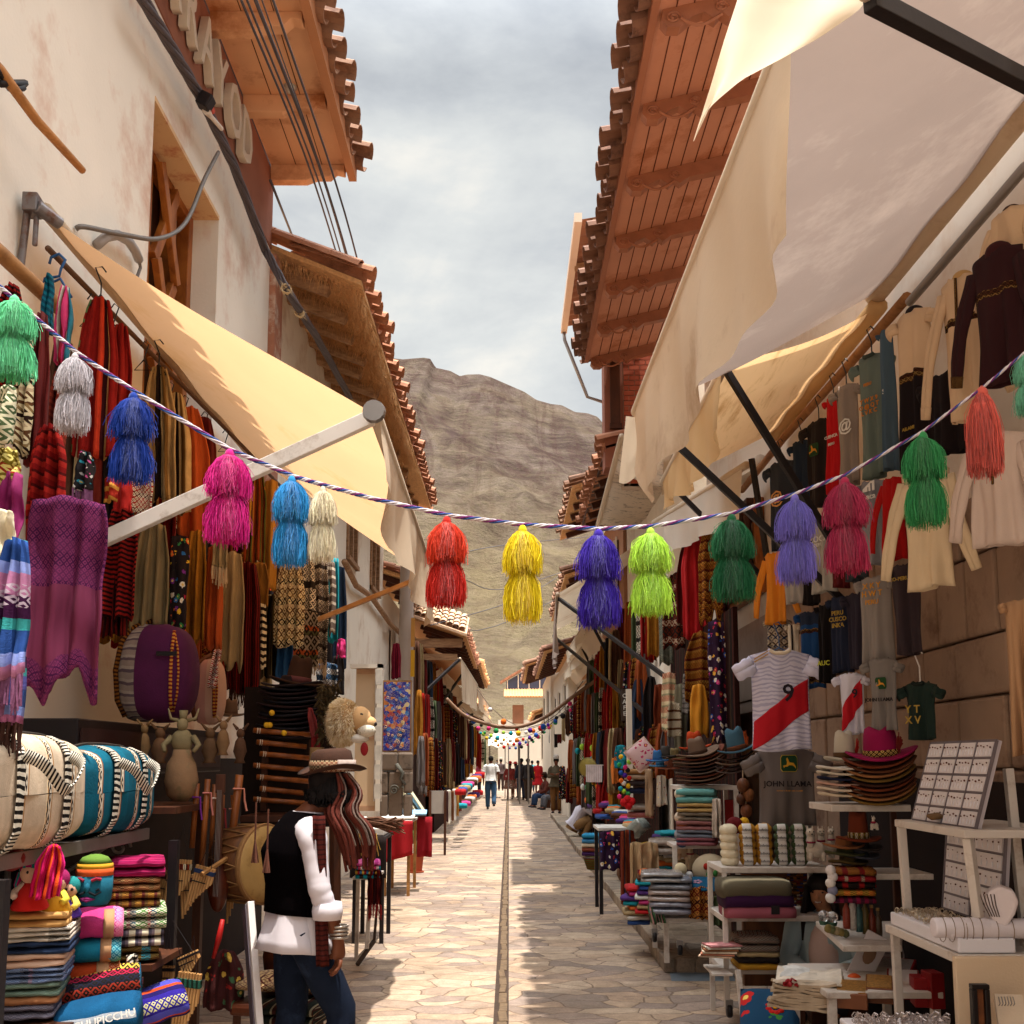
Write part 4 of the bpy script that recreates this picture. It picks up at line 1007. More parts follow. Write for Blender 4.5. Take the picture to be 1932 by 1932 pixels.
# rails
q=MB(); q.tube([WX(90,468,-2.1),WX(300,682,-2.1),WX(462,846,-2.1),WX(560,950,-2.1)],.014,8); tag(q.build('clothes_rail',plain('5A3A22',.7,.2,10),smooth=True),'thin dark clothes rail along the left wall under the yellow awning','rail')
t_=thing('spare_hangers',WX(178,585,-2.06),'blue plastic hanger with curled hook at the near end of the left rail','hanger')
c_=WX(108,500,-2.07); q=MB(); q.tube([c_+Vector((x*.06,0,z*.06)) for x,z in ((-.6,.1),(-.5,.6),(.1,.9),(.6,.4),(.3,-.3),(.2,-.9),(-.9,-1.1),(-1.1,-1.8),(.3,-1.1),(1.2,-2.6))],.007,6); q.build('hook',HG['blue'],t_,smooth=True)
for k,(px,py) in enumerate(((172,572),(215,590),(272,660),(348,760),(320,735),(385,790),(425,822))):
    c_=WX(px,py,-2.08); q=MB(); q.tube([c_+Vector((x,0,z)) for x,z in ((-.02,.02),(.0,.05),(.025,.03),(.01,-.02),(0,-.06),(.05,-.12),(-.05,-.12),(0,-.06))],.004,5); tag(q.build('wire_hanger',HG['black']),'thin empty wire hanger on the left clothes rail, %s from the near end'%ORD[k],'hanger','wire hangers on the left rail')
LT=[ # name,label,cat,xc,y0,y1,w,mat,X,rot,folds,extra kwargs
('poncho','maroon striped poncho folded over the pole at the left edge','poncho',22,535,760,62,mtRibH,-2.12,10,3,{}),
('scarf','brown and grey patterned scarf near the left edge behind the mint tassel','scarf',52,640,880,34,mtAnd,-2.0,5,2,{}),
('scarf','long maroon wool scarf hanging straight beside the silver white tassel','scarf',80,590,900,34,mtMar,-1.98,5,2,{}),
('trim','teal pompom trim hanging from the blue hanger','trim',95,520,640,14,sh(('0E5A6A',1),('0A3A4A',1),w=.03,axis=1),-2.0,0,2,{}),
('sash','pink grey and teal narrow woven sash below the blue hanger','sash',124,540,700,22,sh('C83A6A','C8B8A8','2A6A7A','8A1A2A',w=.05,axis=0),-2.0,0,2,{}),
('poncho','bright red poncho with rainbow stripes at the near end of the left rail','poncho',190,560,895,82,mtRed,-2.0,22,3,dict(hang=HG['black'])),
('poncho','plain dark red poncho just behind the rainbow striped one','poncho',228,610,860,50,mtRed2,-2.02,20,2,{}),
('satchel_flap','cream satchel with embroidered little village at the far left edge','bag',12,727,850,34,weave([('D8D0B0',1),('C8C0A0',1)],.2,1,motif='4A5A3A',mw=.022),-1.75,0,1,dict(top=.9)),
('shawl','olive and gold zigzag shawl at the left edge above the magenta one','shawl',14,845,930,40,weave([('6A5A18',2),('8A2A18',1)],.1,1,motif='C8B86A',mw=.02),-1.76,0,2,dict(top=.8)),
('shawl','magenta purple shawl curling at the left edge','shawl',20,890,1040,52,plain('7A0E4E',.85,.15,4),-1.74,0,2,dict(top=.7)),
('shawl','pale cream wool shawl under the magenta one at the left edge','shawl',5,960,1060,46,plain('D8CCB0',.95,.08,4),-1.7,0,1,dict(top=.8)),
('scarf','thick red and maroon knitted scarf bundled in front of the purple shawl','scarf',94,800,1000,76,sh(('7A0E0C',2),('4A0A08',1),('9A2018',2),w=.06,axis=1),-1.86,10,3,dict(fringe=frR)),
('scarf','red brown speckled wool scarf beside the silver tassel','scarf',112,700,900,36,sh(('6A2418',1),('8A3424',1),w=.03,axis=1),-1.95,5,2,{}),
('tassel_belt','dark belt with little coloured yarn tassels beside the deep blue tassel','belt',160,850,935,40,floral('1A1214',['C8508A','2A8A9A','D8D0C8'],40),-1.92,0,2,dict(fringe=frM)),
('shawl','long purple shawl with patterned top and scalloped border','shawl',130,935,1335,150,mtPurL,-1.72,14,3,dict(top=.92,amp=.022,hem=.12,extra=[(0,.46,mtPurP),(.84,1.01,mtPurP)],nv=26,vt=.1)),
('shawl','blue pink and teal striped shawl with long fringe at the left edge','shawl',30,1015,1290,76,mtBluM,-1.55,0,3,dict(top=.6,fringe=frM,skew=-.1)),
('shawl','blue and violet striped shawl below, ending in dark fringe at the left edge','shawl',18,1150,1370,62,mtBlu,-1.6,0,3,dict(top=.8,fringe=frB)),
('bag','small red woven purse dangling under the deep blue tassel','bag',232,898,968,34,plain('A81A14',.9,.1),-1.82,10,1,dict(top=.9)),
('chullo','red knitted earflap cap with white zigzag under the deep blue tassel','cap',268,880,975,44,weave([('9A1812',2),('5A1010',1)],.08,1,motif='D8C8A8',mw=.014),-1.8,10,1,dict(top=.6)),
('pouch','red and gold purse with wavy flap left of the earflap cap','bag',210,900,950,26,weave([('A02A1A',2),('C88A3A',1)],.06,1),-1.8,10,1,dict(top=.9)),
('poncho','cream and black striped alpaca poncho, middle of the left rail','poncho',300,690,960,60,mtCB,-2.0,20,3,dict(hang=HG['black'],skew=.2)),
('poncho','tan poncho with bold black diagonal stripes behind the deep blue tassel','poncho',334,740,985,54,mtCB,-1.98,18,2,dict(skew=.15)),
('sweater','red and black ribbed sweater sleeve beside the purple shawl','sweater',232,940,1180,64,mtRibH,-1.86,12,2,{}),
('scarf','black and dark red fine striped scarf under the ribbed sleeve','scarf',222,1000,1210,50,mtRib,-1.9,12,3,{}),
('scarf','orange rust velvet scarf falling in a long fold, middle of the left rail','scarf',360,765,1040,66,mtRust,-1.96,20,2,dict(skew=.25,top=.35)),
('poncho','dark red wool poncho between the rust scarf and the hot pink tassel','poncho',385,785,960,52,mtMar,-2.02,18,2,{}),
('shawl','drab olive brown shawl beside the flowered band','shawl',290,985,1200,70,mtOlive,-1.88,12,3,dict(top=.6)),
('embroidered_band','black band embroidered with bright flowers, middle of the left rail','textile',340,1010,1206,34,mtFlor,-1.8,4,1,dict(top=.95,amp=.01)),
('scarf','mustard scarf with dark pinstripes right of the flowered band','scarf',373,1000,1222,38,mtMust,-1.84,10,2,dict(top=.7)),
('scarf','rust red scarf pinned with little blue clips','scarf',407,1030,1232,34,mtRust,-1.82,8,2,dict(top=.8)),
('shawl','greyish sand shawl with rounded corner under the hot pink tassel','shawl',440,1040,1275,48,mtSand,-1.8,10,2,dict(top=.6,hem=.1)),
('poncho','dark wine ribbed poncho right of the sand shawl','poncho',468,1060,1318,54,mtRib,-1.84,12,3,dict(top=.6,fringe=frB)),
('scarf','tan cream scarf with tied tassels under the hot pink tassel','scarf',418,1005,1075,26,mtSand,-1.76,5,2,dict(fringe=frC)),
('poncho','brown and mustard poncho hanging behind the pale arm at the rail end','poncho',448,880,1010,60,sh(('7A3A18',2),('A87A2A',1),('4A1A10',1),w=.07,axis=0),-1.95,15,3,{}),
('scarf','rust and green fringed scarf left of the sky blue tassel','scarf',485,880,1075,40,sh(('8A3A18',2),('5A5A2A',1),('A8642A',1),w=.05,axis=0),-1.85,10,3,dict(fringe=frC)),
('sweater','mustard coat sleeve with striped cuff left of the sky blue tassel','coat',512,905,1128,30,plain('A87428',.9,.12,6),-1.8,8,1,dict(top=.8)),
('hood','mustard felt hood piece hanging lower beside the cuff','hood',490,1060,1148,38,plain('8A5C20',.9,.12,6),-1.8,8,1,dict(top=.6)),
('scarf','black and white finely striped scarf below the mustard hood','scarf',490,1138,1264,28,mtBW,-1.78,8,2,dict(top=.8)),
('poncho','dark olive striped poncho above the brown felt hat','poncho',520,1120,1285,54,sh(('3A3020',3),('8A7A50',.6),('241C14',2),w=.09,axis=0),-1.8,12,3,{}),
('poncho','brown poncho with cream triangle bands right of the dark olive one','poncho',548,1050,1228,56,mtAnd,-1.65,8,3,dict(top=.6)),
('blanket','grey and orange blanket with a stepped cross design beside the hats','blanket',572,1150,1262,62,weave([('9A8A78',3),('A8502A',1),('5A5A3A',1)],.2,1,motif='2A221E',mw=.05),-1.6,5,1,dict(top=.85)),
('scarf','white scarf with black spirals, first of the pale ones beside the cream tassel','scarf',580,1055,1230,34,mtWB,-1.62,6,2,dict(top=.7)),
('scarf','grey black and white alpaca scarf, second of the pale ones beside the cream tassel','scarf',604,1050,1256,36,weave([('A89C90',2),('3A3430',1),('D8CCB8',1)],.14,1,motif='3A3030',mw=.02),-1.6,6,2,dict(top=.7,fringe=frC)),
('scarf','grey brown striped scarf nearest to the teal one','scarf',622,1058,1200,26,sh(('6A5A50',2),('C8BCA8',1),w=.08,axis=1),-1.58,6,2,dict(top=.7)),
('scarf','plain turquoise scarf at the end of the left garments','scarf',631,1052,1216,20,mtTeal,-1.55,6,1,dict(top=.8)),
('scarf','small hot pink cloth tip under the turquoise scarf','scarf',644,1205,1243,16,plain('C83070',.9,.1),-1.54,6,1,dict(top=.8)),
('poncho','blue and white llama patterned poncho above the lion mask','poncho',618,1250,1312,40,weave([('3A5A7A',1),('C8C8C8',1)],.1,1,motif='1A1A28',mw=.02),-1.55,6,2,dict(top=.9)),
('dress','black cloth hanging behind the lion mask','cloth',638,1236,1314,24,mtDk,-1.57,6,1,dict(top=.7)),
('scarf','blue scarf glimpsed low between the stepped cross blanket and brown hat','scarf',538,1215,1280,30,plain('1E4E80',.9,.15),-1.7,6,2,dict(top=.9)),
('textile','red purple cloth hanging before the concrete pole','cloth',748,1213,1283,18,sh(('7A1A2A',2),('4A1028',1),w=.06,axis=0),-1.95,6,2,dict(top=.7)),
]
for i,(nm,lab,cat,xc,y0,y1,w_,m_,X_,rot,fo,kw) in enumerate(LT):
    drape(nm,lab,cat,xc,y0,y1,w_,m_,X=X_,rot=rot,folds=fo,seed=i+1,**kw)
cluster_later=1
# dark interior behind the left goods
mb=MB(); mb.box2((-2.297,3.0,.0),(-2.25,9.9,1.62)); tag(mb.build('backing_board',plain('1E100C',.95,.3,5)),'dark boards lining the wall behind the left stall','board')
# ---------------- right rail garments
fl=lambda c,**k: plain(c,.97,.06,5,240,.35,src='UV',**k)
crF=fl('D2B492'); mar=fl('2E1014'); blk=fl('1A1012'); whF=fl('C8B4A8')
gold=plain('C88A2A',.7); whP=plain('D8D4CC',.7); goldP=plain('A88A3A',.8)
q=MB(); q.tube([WX(2050,230,2.12),WX(1932,318,2.12),WX(1716,570,2.12)],.024,10); q.build('x',steel,smooth=True); o_=bpy.context.scene.objects.get('x'); o_.name='clothes_rail'; tag(o_,'grey metal tube rail holding the cream jackets at upper right','rail')
q=MB(); q.tube([WX(1712,560,2.2),WX(1600,690,2.2),WX(1480,825,2.2),WX(1400,925,2.2)],.03,8); o_=q.build('clothes_rail',wood('B07A48','7A4E2A',.7),smooth=True); tag(o_,'long wooden rail holding the row of T-shirts on the right','rail')
bandP=weave([('4A2A1A',1),('8A6A3A',1)],.04,1,motif='1E100C',mw=.012)
EMB=[(-.5,-.35),(-.4,-.5),(.4,-.5),(.5,-.35),(.5,.35),(.4,.5),(-.4,.5),(-.5,.35)]
DEER=[(-.42,-.12),(-.18,-.08),(-.14,.12),(-.2,.34),(-.12,.42),(-.06,.3),(.02,.1),(.3,.06),(.42,-.16),(.46,-.34),(.36,-.2),(.22,-.1),(.0,-.1),(-.14,-.2),(-.3,-.2),(-.36,-.3)]
em=[('shape',EMB,.5,.34,.34,plain('1E4A24',.7),'emblem',.0),('shape',[(x*.86,z*.86) for x,z in EMB],.5,.34,.34,plain('163A1C',.7),'emblem_field',.004),('shape',DEER,.5,.345,.32,gold,'leaping_llama',.009)]
RT=[
('sweater','dark maroon hoodie with patterned cuffs at the upper right corner','hoodie',1880,470,745,104,mar,2.0,-62,'long',dict(hood=fl('3A1418'),band=[(.28,.36,bandP)],cuff=bandP,hang=None)),
('sweater','cream fleece hoodie with open brown hood at the upper right edge','hoodie',1905,395,600,80,crF,2.08,-64,'long',dict(hood=plain('4A3020',.9),band=[(.5,.6,bandP)],hang=None)),
('sweater','cream fleece pullover with patterned arm bands, left of the maroon hoodie','pullover',1812,520,815,78,crF,2.02,-62,'long',dict(hood=plain('B89460',.9),cuff=crF,band=[(.3,.36,bandP)],hang=None,zipm=bandP)),
('sweater','cream and black two-tone pullover with red trim, below the metal rail end','pullover',1722,585,905,66,crF,2.04,-62,'short',dict(hood=plain('1E1618',.9),band=[(.38,.44,bandP),(.44,.46,plain('8A2018',.9)),(.46,1.01,blk)],hang=None,prints=[('text','TAILAMI',.3,.75,.12,goldP)])),
('sweater','black fleece hem showing under the cream pullover behind the green tassel','pullover',1785,700,866,80,blk,2.1,-62,'none',dict(hang=None)),
('jacket','cream fleece jacket with dark zip pocket trims, centre of the lower right row','jacket',1745,880,1120,92,fl('D8C2A0'),1.95,-48,'long',dict(hang=None,band=[(.2,.26,bandP)])),
('jacket','white fleece jacket with small gold pocket trim at the right edge','jacket',1880,815,1040,110,whF,1.95,-55,'long',dict(hang=None,zipm=bandP)),
('tshirt','grey green T-shirt with orange petroglyph print','T-shirt',1645,668,915,56,fl('66736A'),2.06,-62,'short',dict(collar=fl('3A443E'),prints=[('text','Y W X 9\nO @ Q T\nL V K C',.52,.42,.17,plain('C87A2A',.8)),('text','PERU',.52,.24,.12,plain('C87A2A',.8))])),
('tshirt','slate blue T-shirt sliver squeezed between grey green shirt and cream pullover','T-shirt',1672,625,905,22,fl('4A6070'),2.1,-62,'none',dict(hang=None,prints=[('text','S',.5,.45,.5,whP)])),
('tshirt','taupe T-shirt with big white spiral','T-shirt',1597,725,925,42,fl('8E8074'),2.08,-62,'short',dict(prints=[('text','@',.6,.42,.6,whP)])),
('tshirt','bright red T-shirt with white lettering','T-shirt',1573,750,940,26,fl('B8141A'),2.1,-62,'none',dict(prints=[('text','CUENCA',.5,.42,.24,whP),('text','PERU',.5,.5,.2,whP)])),
('tshirt','black T-shirt with small green and gold leaping emblem, upper row','T-shirt',1545,790,965,48,fl('241C1A'),2.08,-62,'short',dict(prints=[e if e[0]!='shape' else e[:4]+(e[4]*1.1,)+e[5:] for e in em])),
('tshirt','dark navy T-shirt half hidden behind the black emblem shirt','T-shirt',1512,830,1010,32,fl('1E2A3C'),2.12,-62,'short',dict()),
('tshirt','charcoal blue T-shirt with orange spiral bird, above the lavender tassel','T-shirt',1474,868,1045,44,fl('2E323C'),2.05,-60,'short',dict(prints=[('text','@',.5,.42,.55,plain('C8925A',.8))])),
('sweatshirt','bright amber sweatshirt under the charcoal blue T-shirt','sweatshirt',1463,1040,1180,42,fl('D8872A'),1.98,-55,'long',dict(hang=None,amp=.03)),
('tshirt','light grey T-shirt hem beside the amber sweatshirt','T-shirt',1498,1010,1142,30,fl('A8A4A0'),2.05,-60,'none',dict(hang=None)),
('tshirt','black T-shirt lower hem behind the crimson tassel','T-shirt',1528,1020,1144,36,fl('16100F'),2.1,-60,'none',dict(hang=None)),
('tshirt','pale grey T-shirt printed with white coca lettering','T-shirt',1552,975,1122,44,fl('A8A298'),2.0,-58,'none',dict(hang=None,prints=[('text','COCA',.45,.28,.3,whP),('text','PERU',.45,.36,.16,whP)])),
('sweater','maroon sweater between pale grey shirt and crimson tassel','sweater',1582,990,1112,30,fl('5A1214'),2.05,-60,'none',dict(hang=None)),
('tshirt','dark slate T-shirt above the crossing black bars','T-shirt',1612,925,1100,40,fl('343A40'),2.05,-60,'none',dict(hang=None)),
('tshirt','mid grey T-shirt with white alpaca wordmark','T-shirt',1645,905,1072,46,fl('848488'),2.0,-55,'none',dict(hang=None,prints=[('text','alpaca',.55,.2,.3,whP),('shape',[(-.5,-.2),(-.1,-.2),(-.1,.1),(.0,.1),(.0,-.2),(.15,-.2),(.15,.35),(.3,.35),(.3,-.2),(.5,-.2),(.5,.5),(.2,.5),(-.5,.0)],.55,.09,.5,whP,'llama_mark',.0)])),
('sweatshirt','plain red sweatshirt left of the cream jacket','sweatshirt',1684,900,1062,40,fl('A8100E'),2.0,-58,'long',dict(hang=None,seed=4)),
('tshirt','grey T-shirt with gold figure panels, hanging over the bar crossing','T-shirt',1652,1085,1252,56,fl('8A827C'),1.98,-52,'none',dict(hang=None,prints=[('text','X K Y\nH W T',.5,.15,.24,gold),('text','PERU',.5,.3,.2,gold)])),
('tshirt','dark brown T-shirt with faded eco print, right of the crossing bars','T-shirt',1708,1062,1238,54,fl('32262A'),1.98,-52,'none',dict(hang=None,prints=[('text','ECO-PERU',.45,.16,.17,goldP)])),
('tshirt','navy T-shirt covered with grey cusco lettering','T-shirt',1587,1124,1270,38,fl('1E2438'),2.0,-55,'none',dict(hang=None,prints=[('text','PERU\nCUSCO\nINKA',.5,.3,.26,goldP)])),
('tshirt','plain dark indigo T-shirt behind the grey gold-printed one','T-shirt',1622,1115,1264,50,fl('2A2430'),2.04,-55,'none',dict(hang=None)),
('dress','dark teal and royal blue dress with brown patterned bands','dress',1530,1152,1300,46,fl('143A66'),1.95,-35,'none',dict(hang=None,band=[(.0,.14,fl('1E2638')),(.2,.28,bandP),(.8,.92,bandP)])),
('dress','black T-shirt with yellow lettering tucked behind the blue dress','T-shirt',1558,1140,1290,28,fl('120C0C'),2.0,-50,'none',dict(hang=None,prints=[('text','AUC',.6,.75,.4,plain('B8B83A',.8))])),
('cardigan','off-white cardigan edge with black trim left of the blue dress','cardigan',1496,1178,1288,22,fl('D0C4B0'),1.95,-30,'none',dict(hang=None,zipm=blk)),
('tshirt','camouflage triangle patterned scarf above the white jersey','scarf',1466,1165,1222,38,weave([('8A8078',1),('5A4A40',1),('2A3A5A',1)],.08,1,motif='C8BCA8',mw=.03),2.0,-20,'none',dict(hang=None)),
('tshirt','dark green T-shirt with yellow figures on a white hanger','T-shirt',1736,1285,1395,58,fl('1E2E28'),2.1,-52,'short',dict(hang=HG['white'],collar=fl('141E1A'),prints=[('text','Y T\nX V',.45,.55,.32,goldP)])),
('coat','sand coloured wool coat sleeve at the right edge above the jewellery stand','coat',1925,1130,1425,60,fl('A07A58'),1.75,-30,'none',dict(hang=None,amp=.03)),
]
for i,(nm,lab,cat,xc,y0,y1,w_,m_,X_,rot,sl_,kw) in enumerate(RT):
    kw=dict(kw); sd=kw.pop('seed',i+1)
    if sl_=='none':
        kw2={}
        t=shirt(nm,lab,cat,xc,y0,y1,w_,m_,X=X_,rot=rot,sleeve='short',seed=sd,sw=.75,**kw)
    else: t=shirt(nm,lab,cat,xc,y0,y1,w_,m_,X=X_,rot=rot,sleeve=sl_,seed=sd,**kw)
# football jerseys
jers=weave([('D4D0E2',1.2),('B4B2CE',1),('D4D0E2',1.4),('ACAAC8',.8)],.055,1,dist=.035,var=.04,bst=.1); redS=plain('B81020',.8,.06,5,src='UV'); trim=plain('B8925A',.6)
shirt('jersey','white wave-patterned football jersey with red sash and number 9, hanging in front','jersey',1470,1222,1416,112,jers,Y=6.75,rot=-6,sleeve='short',ms=plain('D2D0E6',.85,.04,5),hang=HG['blue'],collar=plain('D8C8B0',.7),
 prints=[('poly',[(.98,.26),(.98,.60),(.0,1.0),(.02,.70)],redS,'sash'),('text','9',.62,.43,.42,plain('1E1420',.8)),('poly',[(.06,.045),(.3,.0),(.3,.012),(.06,.06)],trim,'shoulder_stripe'),('poly',[(.06,.075),(.3,.03),(.3,.042),(.06,.09)],trim,'shoulder_stripe')],amp=.012)
shirt('jersey','second white jersey with red sash and 9, half hidden behind the grey llama shirt','jersey',1606,1268,1385,46,plain('D0CEDC',.85,.05,5),X=2.0,rot=-40,sleeve='short',hang=None,prints=[('poly',[(.98,.05),(.98,.5),(.1,1.0),(.1,.6)],redS,'sash'),('text','9',.75,.35,.5,plain('1E1420',.8))])
gT=fl('6E6460')
shirt('tshirt','grey T-shirt printed JOHN LLAMA with green emblem below the big jersey','T-shirt',1482,1405,1556,106,gT,Y=7.0,rot=-4,sleeve='short',hang=None,prints=em[:0]+[('shape',EMB,.53,.17,.3,plain('C8A83A',.6),'emblem_rim',-.002),('shape',[(x*.93,z*.93) for x,z in EMB],.53,.17,.3,plain('14401E',.7),'emblem',.003),('shape',DEER,.53,.175,.26,plain('D8A020',.6),'leaping_llama',.008),('text','JOHN LLAMA',.49,.44,.14,plain('1A1418',.8)),('text','NOTHING RUNS  LIKE A LLAMA',.53,.53,.032,gold)])
shirt('tshirt','small grey JOHN LLAMA T-shirt hung beside the dark green shirt','T-shirt',1664,1240,1380,52,fl('7A736E'),X=1.95,rot=-48,sleeve='short',hang=None,prints=[('shape',EMB,.55,.33,.4,plain('14401E',.7),'emblem',.003),('shape',DEER,.55,.335,.34,gold,'leaping_llama',.008),('text','JOHN LLAMA',.5,.56,.17,plain('1A1418',.8))])
# right mid-distance drapes (centre x 1172..1378)
RM=[('shawl','crimson shawl hanging beside the gold patterned one on the right','shawl',1312,985,1215,56,mtCrim,1.85,-15,3,{}),
('shawl','dark maroon velvet shawl at the back of the right cluster under the white awning','shawl',1300,1020,1180,50,mtMar,1.95,-15,3,{}),
('shawl','gold and brown maze patterned shawl with orange edge','shawl',1338,990,1195,46,mtGold,1.82,-12,2,dict(hem=.2)),
('shawl','orange brown patterned blanket hanging below the gold shawl','blanket',1322,1190,1330,62,mtGold,1.78,-12,2,{}),
('textile','long dark band of embroidered purple and white flowers on the right','textile',1350,1170,1408,36,mtFlor2,1.82,-10,1,dict(top=.8,skew=.15)),
('curtain','deep maroon curtain beside the wooden door on the right','curtain',1366,1135,1400,24,plain('40100E',.9,.25,6),2.0,-20,2,dict(top=.9)),
('cloth','mustard yellow cloth hanging in a long point above the felt hats','cloth',1318,1290,1390,34,plain('C88420',.9,.1,4),1.72,-10,1,dict(top=.6)),
('poncho','black and cream circle patterned blanket below the red shawls','blanket',1276,1080,1230,52,weave([('2A2420',2),('B8A088',1)],.2,1,motif='6A2A1A',mw=.05),1.82,-12,2,{}),
('shawl','charcoal lace shawl beside the lime tassel','shawl',1258,1090,1260,34,weave([('2E3434',2),('5A5A50',1)],.08,1,motif='8A8A78',mw=.015),1.85,-12,2,{}),
('shawl','dark brown fringed shawl behind the lime tassel','shawl',1240,1050,1200,40,mtBrn,1.9,-12,3,{}),
('trousers','navy baggy trousers hanging in the lower right cluster','trousers',1205,1280,1400,34,mtDenim,1.7,-10,2,{}),
('trousers','black loose trousers left of the red sweater','trousers',1228,1275,1395,30,mtDk,1.7,-10,2,{}),
('sweater','small red child sweater with cream figures','sweater',1262,1268,1385,30,weave([('A82018',3),('D8C8A0',2),('2A5A3A',1)],.12,1,motif='D8C8A0',mw=.02),1.62,-8,1,dict(top=.8)),
('sweater','cream and brown llama child sweater below the black arm','sweater',1272,1325,1392,26,weave([('D8CCB0',3),('5A3A22',1)],.09,1,motif='4A2A1A',mw=.018),1.58,-8,1,dict(top=.8)),
('shirt','olive grey shirt hanging above the caps','shirt',1284,1290,1420,26,plain('6A6450',.9,.1),1.66,-8,1,dict(top=.8)),
('sweater','plain rust brown sweater in the lower right cluster','sweater',1245,1290,1375,24,plain('7A3418',.9,.1),1.72,-8,1,dict(top=.8)),
('shirt','grey patterned cloth left of the mustard one','cloth',1298,1270,1350,22,weave([('A8A098',2),('6A6460',1)],.05,1,motif='3A3634',mw=.012),1.7,-8,1,dict(top=.8)),
('shirt','black shirt hanging between patterned cloth and mustard cloth','shirt',1305,1340,1400,18,mtDk,1.7,-8,1,dict(top=.8)),
]
for i,(nm,lab,cat,xc,y0,y1,w_,m_,X_,rot,fo,kw) in enumerate(RM):
    drape(nm,lab,cat,xc,y0,y1,w_,m_,X=X_,rot=rot,folds=fo,seed=i+50,**kw)
random.seed(31)
PAL=[('dark brown',mtBrn),('wine ribbed',mtWine),('rust orange',plain('8A4018',.95,.2,6)),('olive green',mtGrn),('crimson',mtRed2),('mustard',mtMust),('black',mtDk),('tan',mtSand),('flowered',mtFlor),('gold patterned',mtGold),('grey',mtGry),('cream patterned',mtWB),('striped red',mtRed),('navy',mtDenim),('maroon',mtMar)]
def cluster(side,rowlab,n,x0,x1,yt0,yt1,yb0,yb1,X,w0,w1,grp,idx=0,pal=PAL,cat=None,nf=2):
    for i in range(n):
        t=i/max(1,n-1); x=x0+(x1-x0)*t; cn,m_=pal[(i*7+idx*5)%len(pal)]; kind=['shawl','poncho','scarf','sweater'][(i*3+idx)%4]
        drape(kind,'%s %s, %s from the near end of the %s'%(cn,kind,ORD[i],rowlab),kind,x+random.uniform(-1,1),yt0+(yt1-yt0)*t+random.uniform(-5,5),yb0+(yb1-yb0)*t+random.uniform(-9,9),(w0+(w1-w0)*t)*random.uniform(.85,1.25),m_,X=X+random.uniform(-.06,.06),rot=(-12 if side>0 else 12),folds=nf,seed=i+idx*30+90,group=grp,nv=9,top=.6)
cluster(1,'upper right middle row',9,1235,1172,1100,1150,1245,1270,1.85,26,16,'garments in the upper right middle row',1)
cluster(1,'lower right middle row',8,1215,1165,1235,1250,1345,1370,1.75,22,15,'garments in the lower right middle row',2)
cluster(1,'far right upper row',11,1162,1112,1190,1250,1300,1330,1.65,17,10,'garments in the far right upper row',3)
cluster(1,'far right lower row',10,1158,1090,1290,1320,1390,1395,1.55,15,9,'garments in the far right lower row',4)
cluster(1,'distant right row',10,1108,1040,1290,1370,1380,1410,1.5,10,6,'garments in the distant right row',5)
cluster(-1,'far left upper row',12,786,858,1210,1305,1345,1400,-1.75,14,9,'garments in the far left upper row',6)
cluster(-1,'far left middle row',12,790,872,1300,1350,1420,1440,-1.6,14,9,'garments in the far left middle row',7)
cluster(-1,'far left lower row',11,795,880,1385,1405,1492,1470,-1.5,15,9,'garments in the far left lower row',8)
cluster(-1,'distant left row',10,872,915,1345,1395,1430,1445,-1.25,8,5,'garments in the distant left row',9)

cluster(-1,'left rail back row',20,120,640,640,1070,1040,1275,-2.16,62,30,'garments in the back row of the left rail',21,nf=3)
cluster(-1,'left rail second row',12,215,500,960,1120,1215,1320,-2.1,44,30,'garments in the second back row of the left rail',22,nf=2)
# ================================================================ GOODS: SHARED BUILDERS
def Mx(c,rot=0,s=1,tilt=0,roll=0):
    return Matrix.Translation(Vector(c))@Matrix.Rotation(R(rot),4,'Z')@Matrix.Rotation(R(tilt),4,'X')@Matrix.Rotation(R(roll),4,'Y')@Matrix.Scale(s,4)
def slab_layers(q,Wd,D,H,nl,rs):
    th=H/nl
    for k in range(nl):
        zc=th*(k+.5); n=14; m_=10; off=random.uniform(-.012,.012)
        def f(u,v,zc=zc,k=k,off=off):
            a=u*2*math.pi; x=(v-.5)*Wd*(1+off); e=.5
            sy=math.copysign(abs(math.cos(a))**.45,math.cos(a)); sz_=math.copysign(abs(math.sin(a))**.75,math.sin(a))
            sag=.10*H*(1-(2*abs(v-.5))**2)-.18*th*(abs(v-.5)*2)**4
            r=1-.10*(abs(v-.5)*2)**8
            return Vector((x,sy*D/2*r+.006*fnoise(v*5,rs+k),zc+sz_*th*.52*r+sag*.4*(zc/H)+.006*fnoise(v*4,a,rs+k)))
        q.grid(f,n,m_,uv=lambda u,v:(v*Wd,u*D*1.2))
        b=len(q.v)-(n+1)*(m_+1)
        for row in (0,m_):
            q.f.append([b+row*(n+1)+i for i in (range(n) if row else range(n-1,-1,-1))]); q.mi.append(q.m); q.uv.append([(i*.02,.05) for i in range(n)])
def folded(label,xc,y0,y1,wpx,m,X=None,Y=None,rot=0,nl=2,D=.26,name='folded_blanket',cat='blanket',group=None,tilt=0,tagc=None,roll=0):
    c=P(xc,y1,X=X,Y=Y); H=(y1-y0)*c.y/F; Wd=worldw(c,wpx,rot); q=MB(); q.M=Mx(c,rot,1,tilt,roll); rs=random.random()*50
    slab_layers(q,Wd,D,H*.93,nl,rs)
    if tagc:
        t=thing(name,c,label,cat,group); q.build('cloth',m,t,smooth=True); g=MB(); g.M=q.M
        g.grid(lambda u,v:Vector((Wd*(.12+.2*v),-D/2*1.03*math.cos((u-.5)*2.2),H*.5+H*.54*math.sin((u-.5)*3.1))),10,3); g.build('paper_band',tagc,t,smooth=True,solid=.002); return t
    return tag(q.build(name,m,smooth=True),label,cat,group)
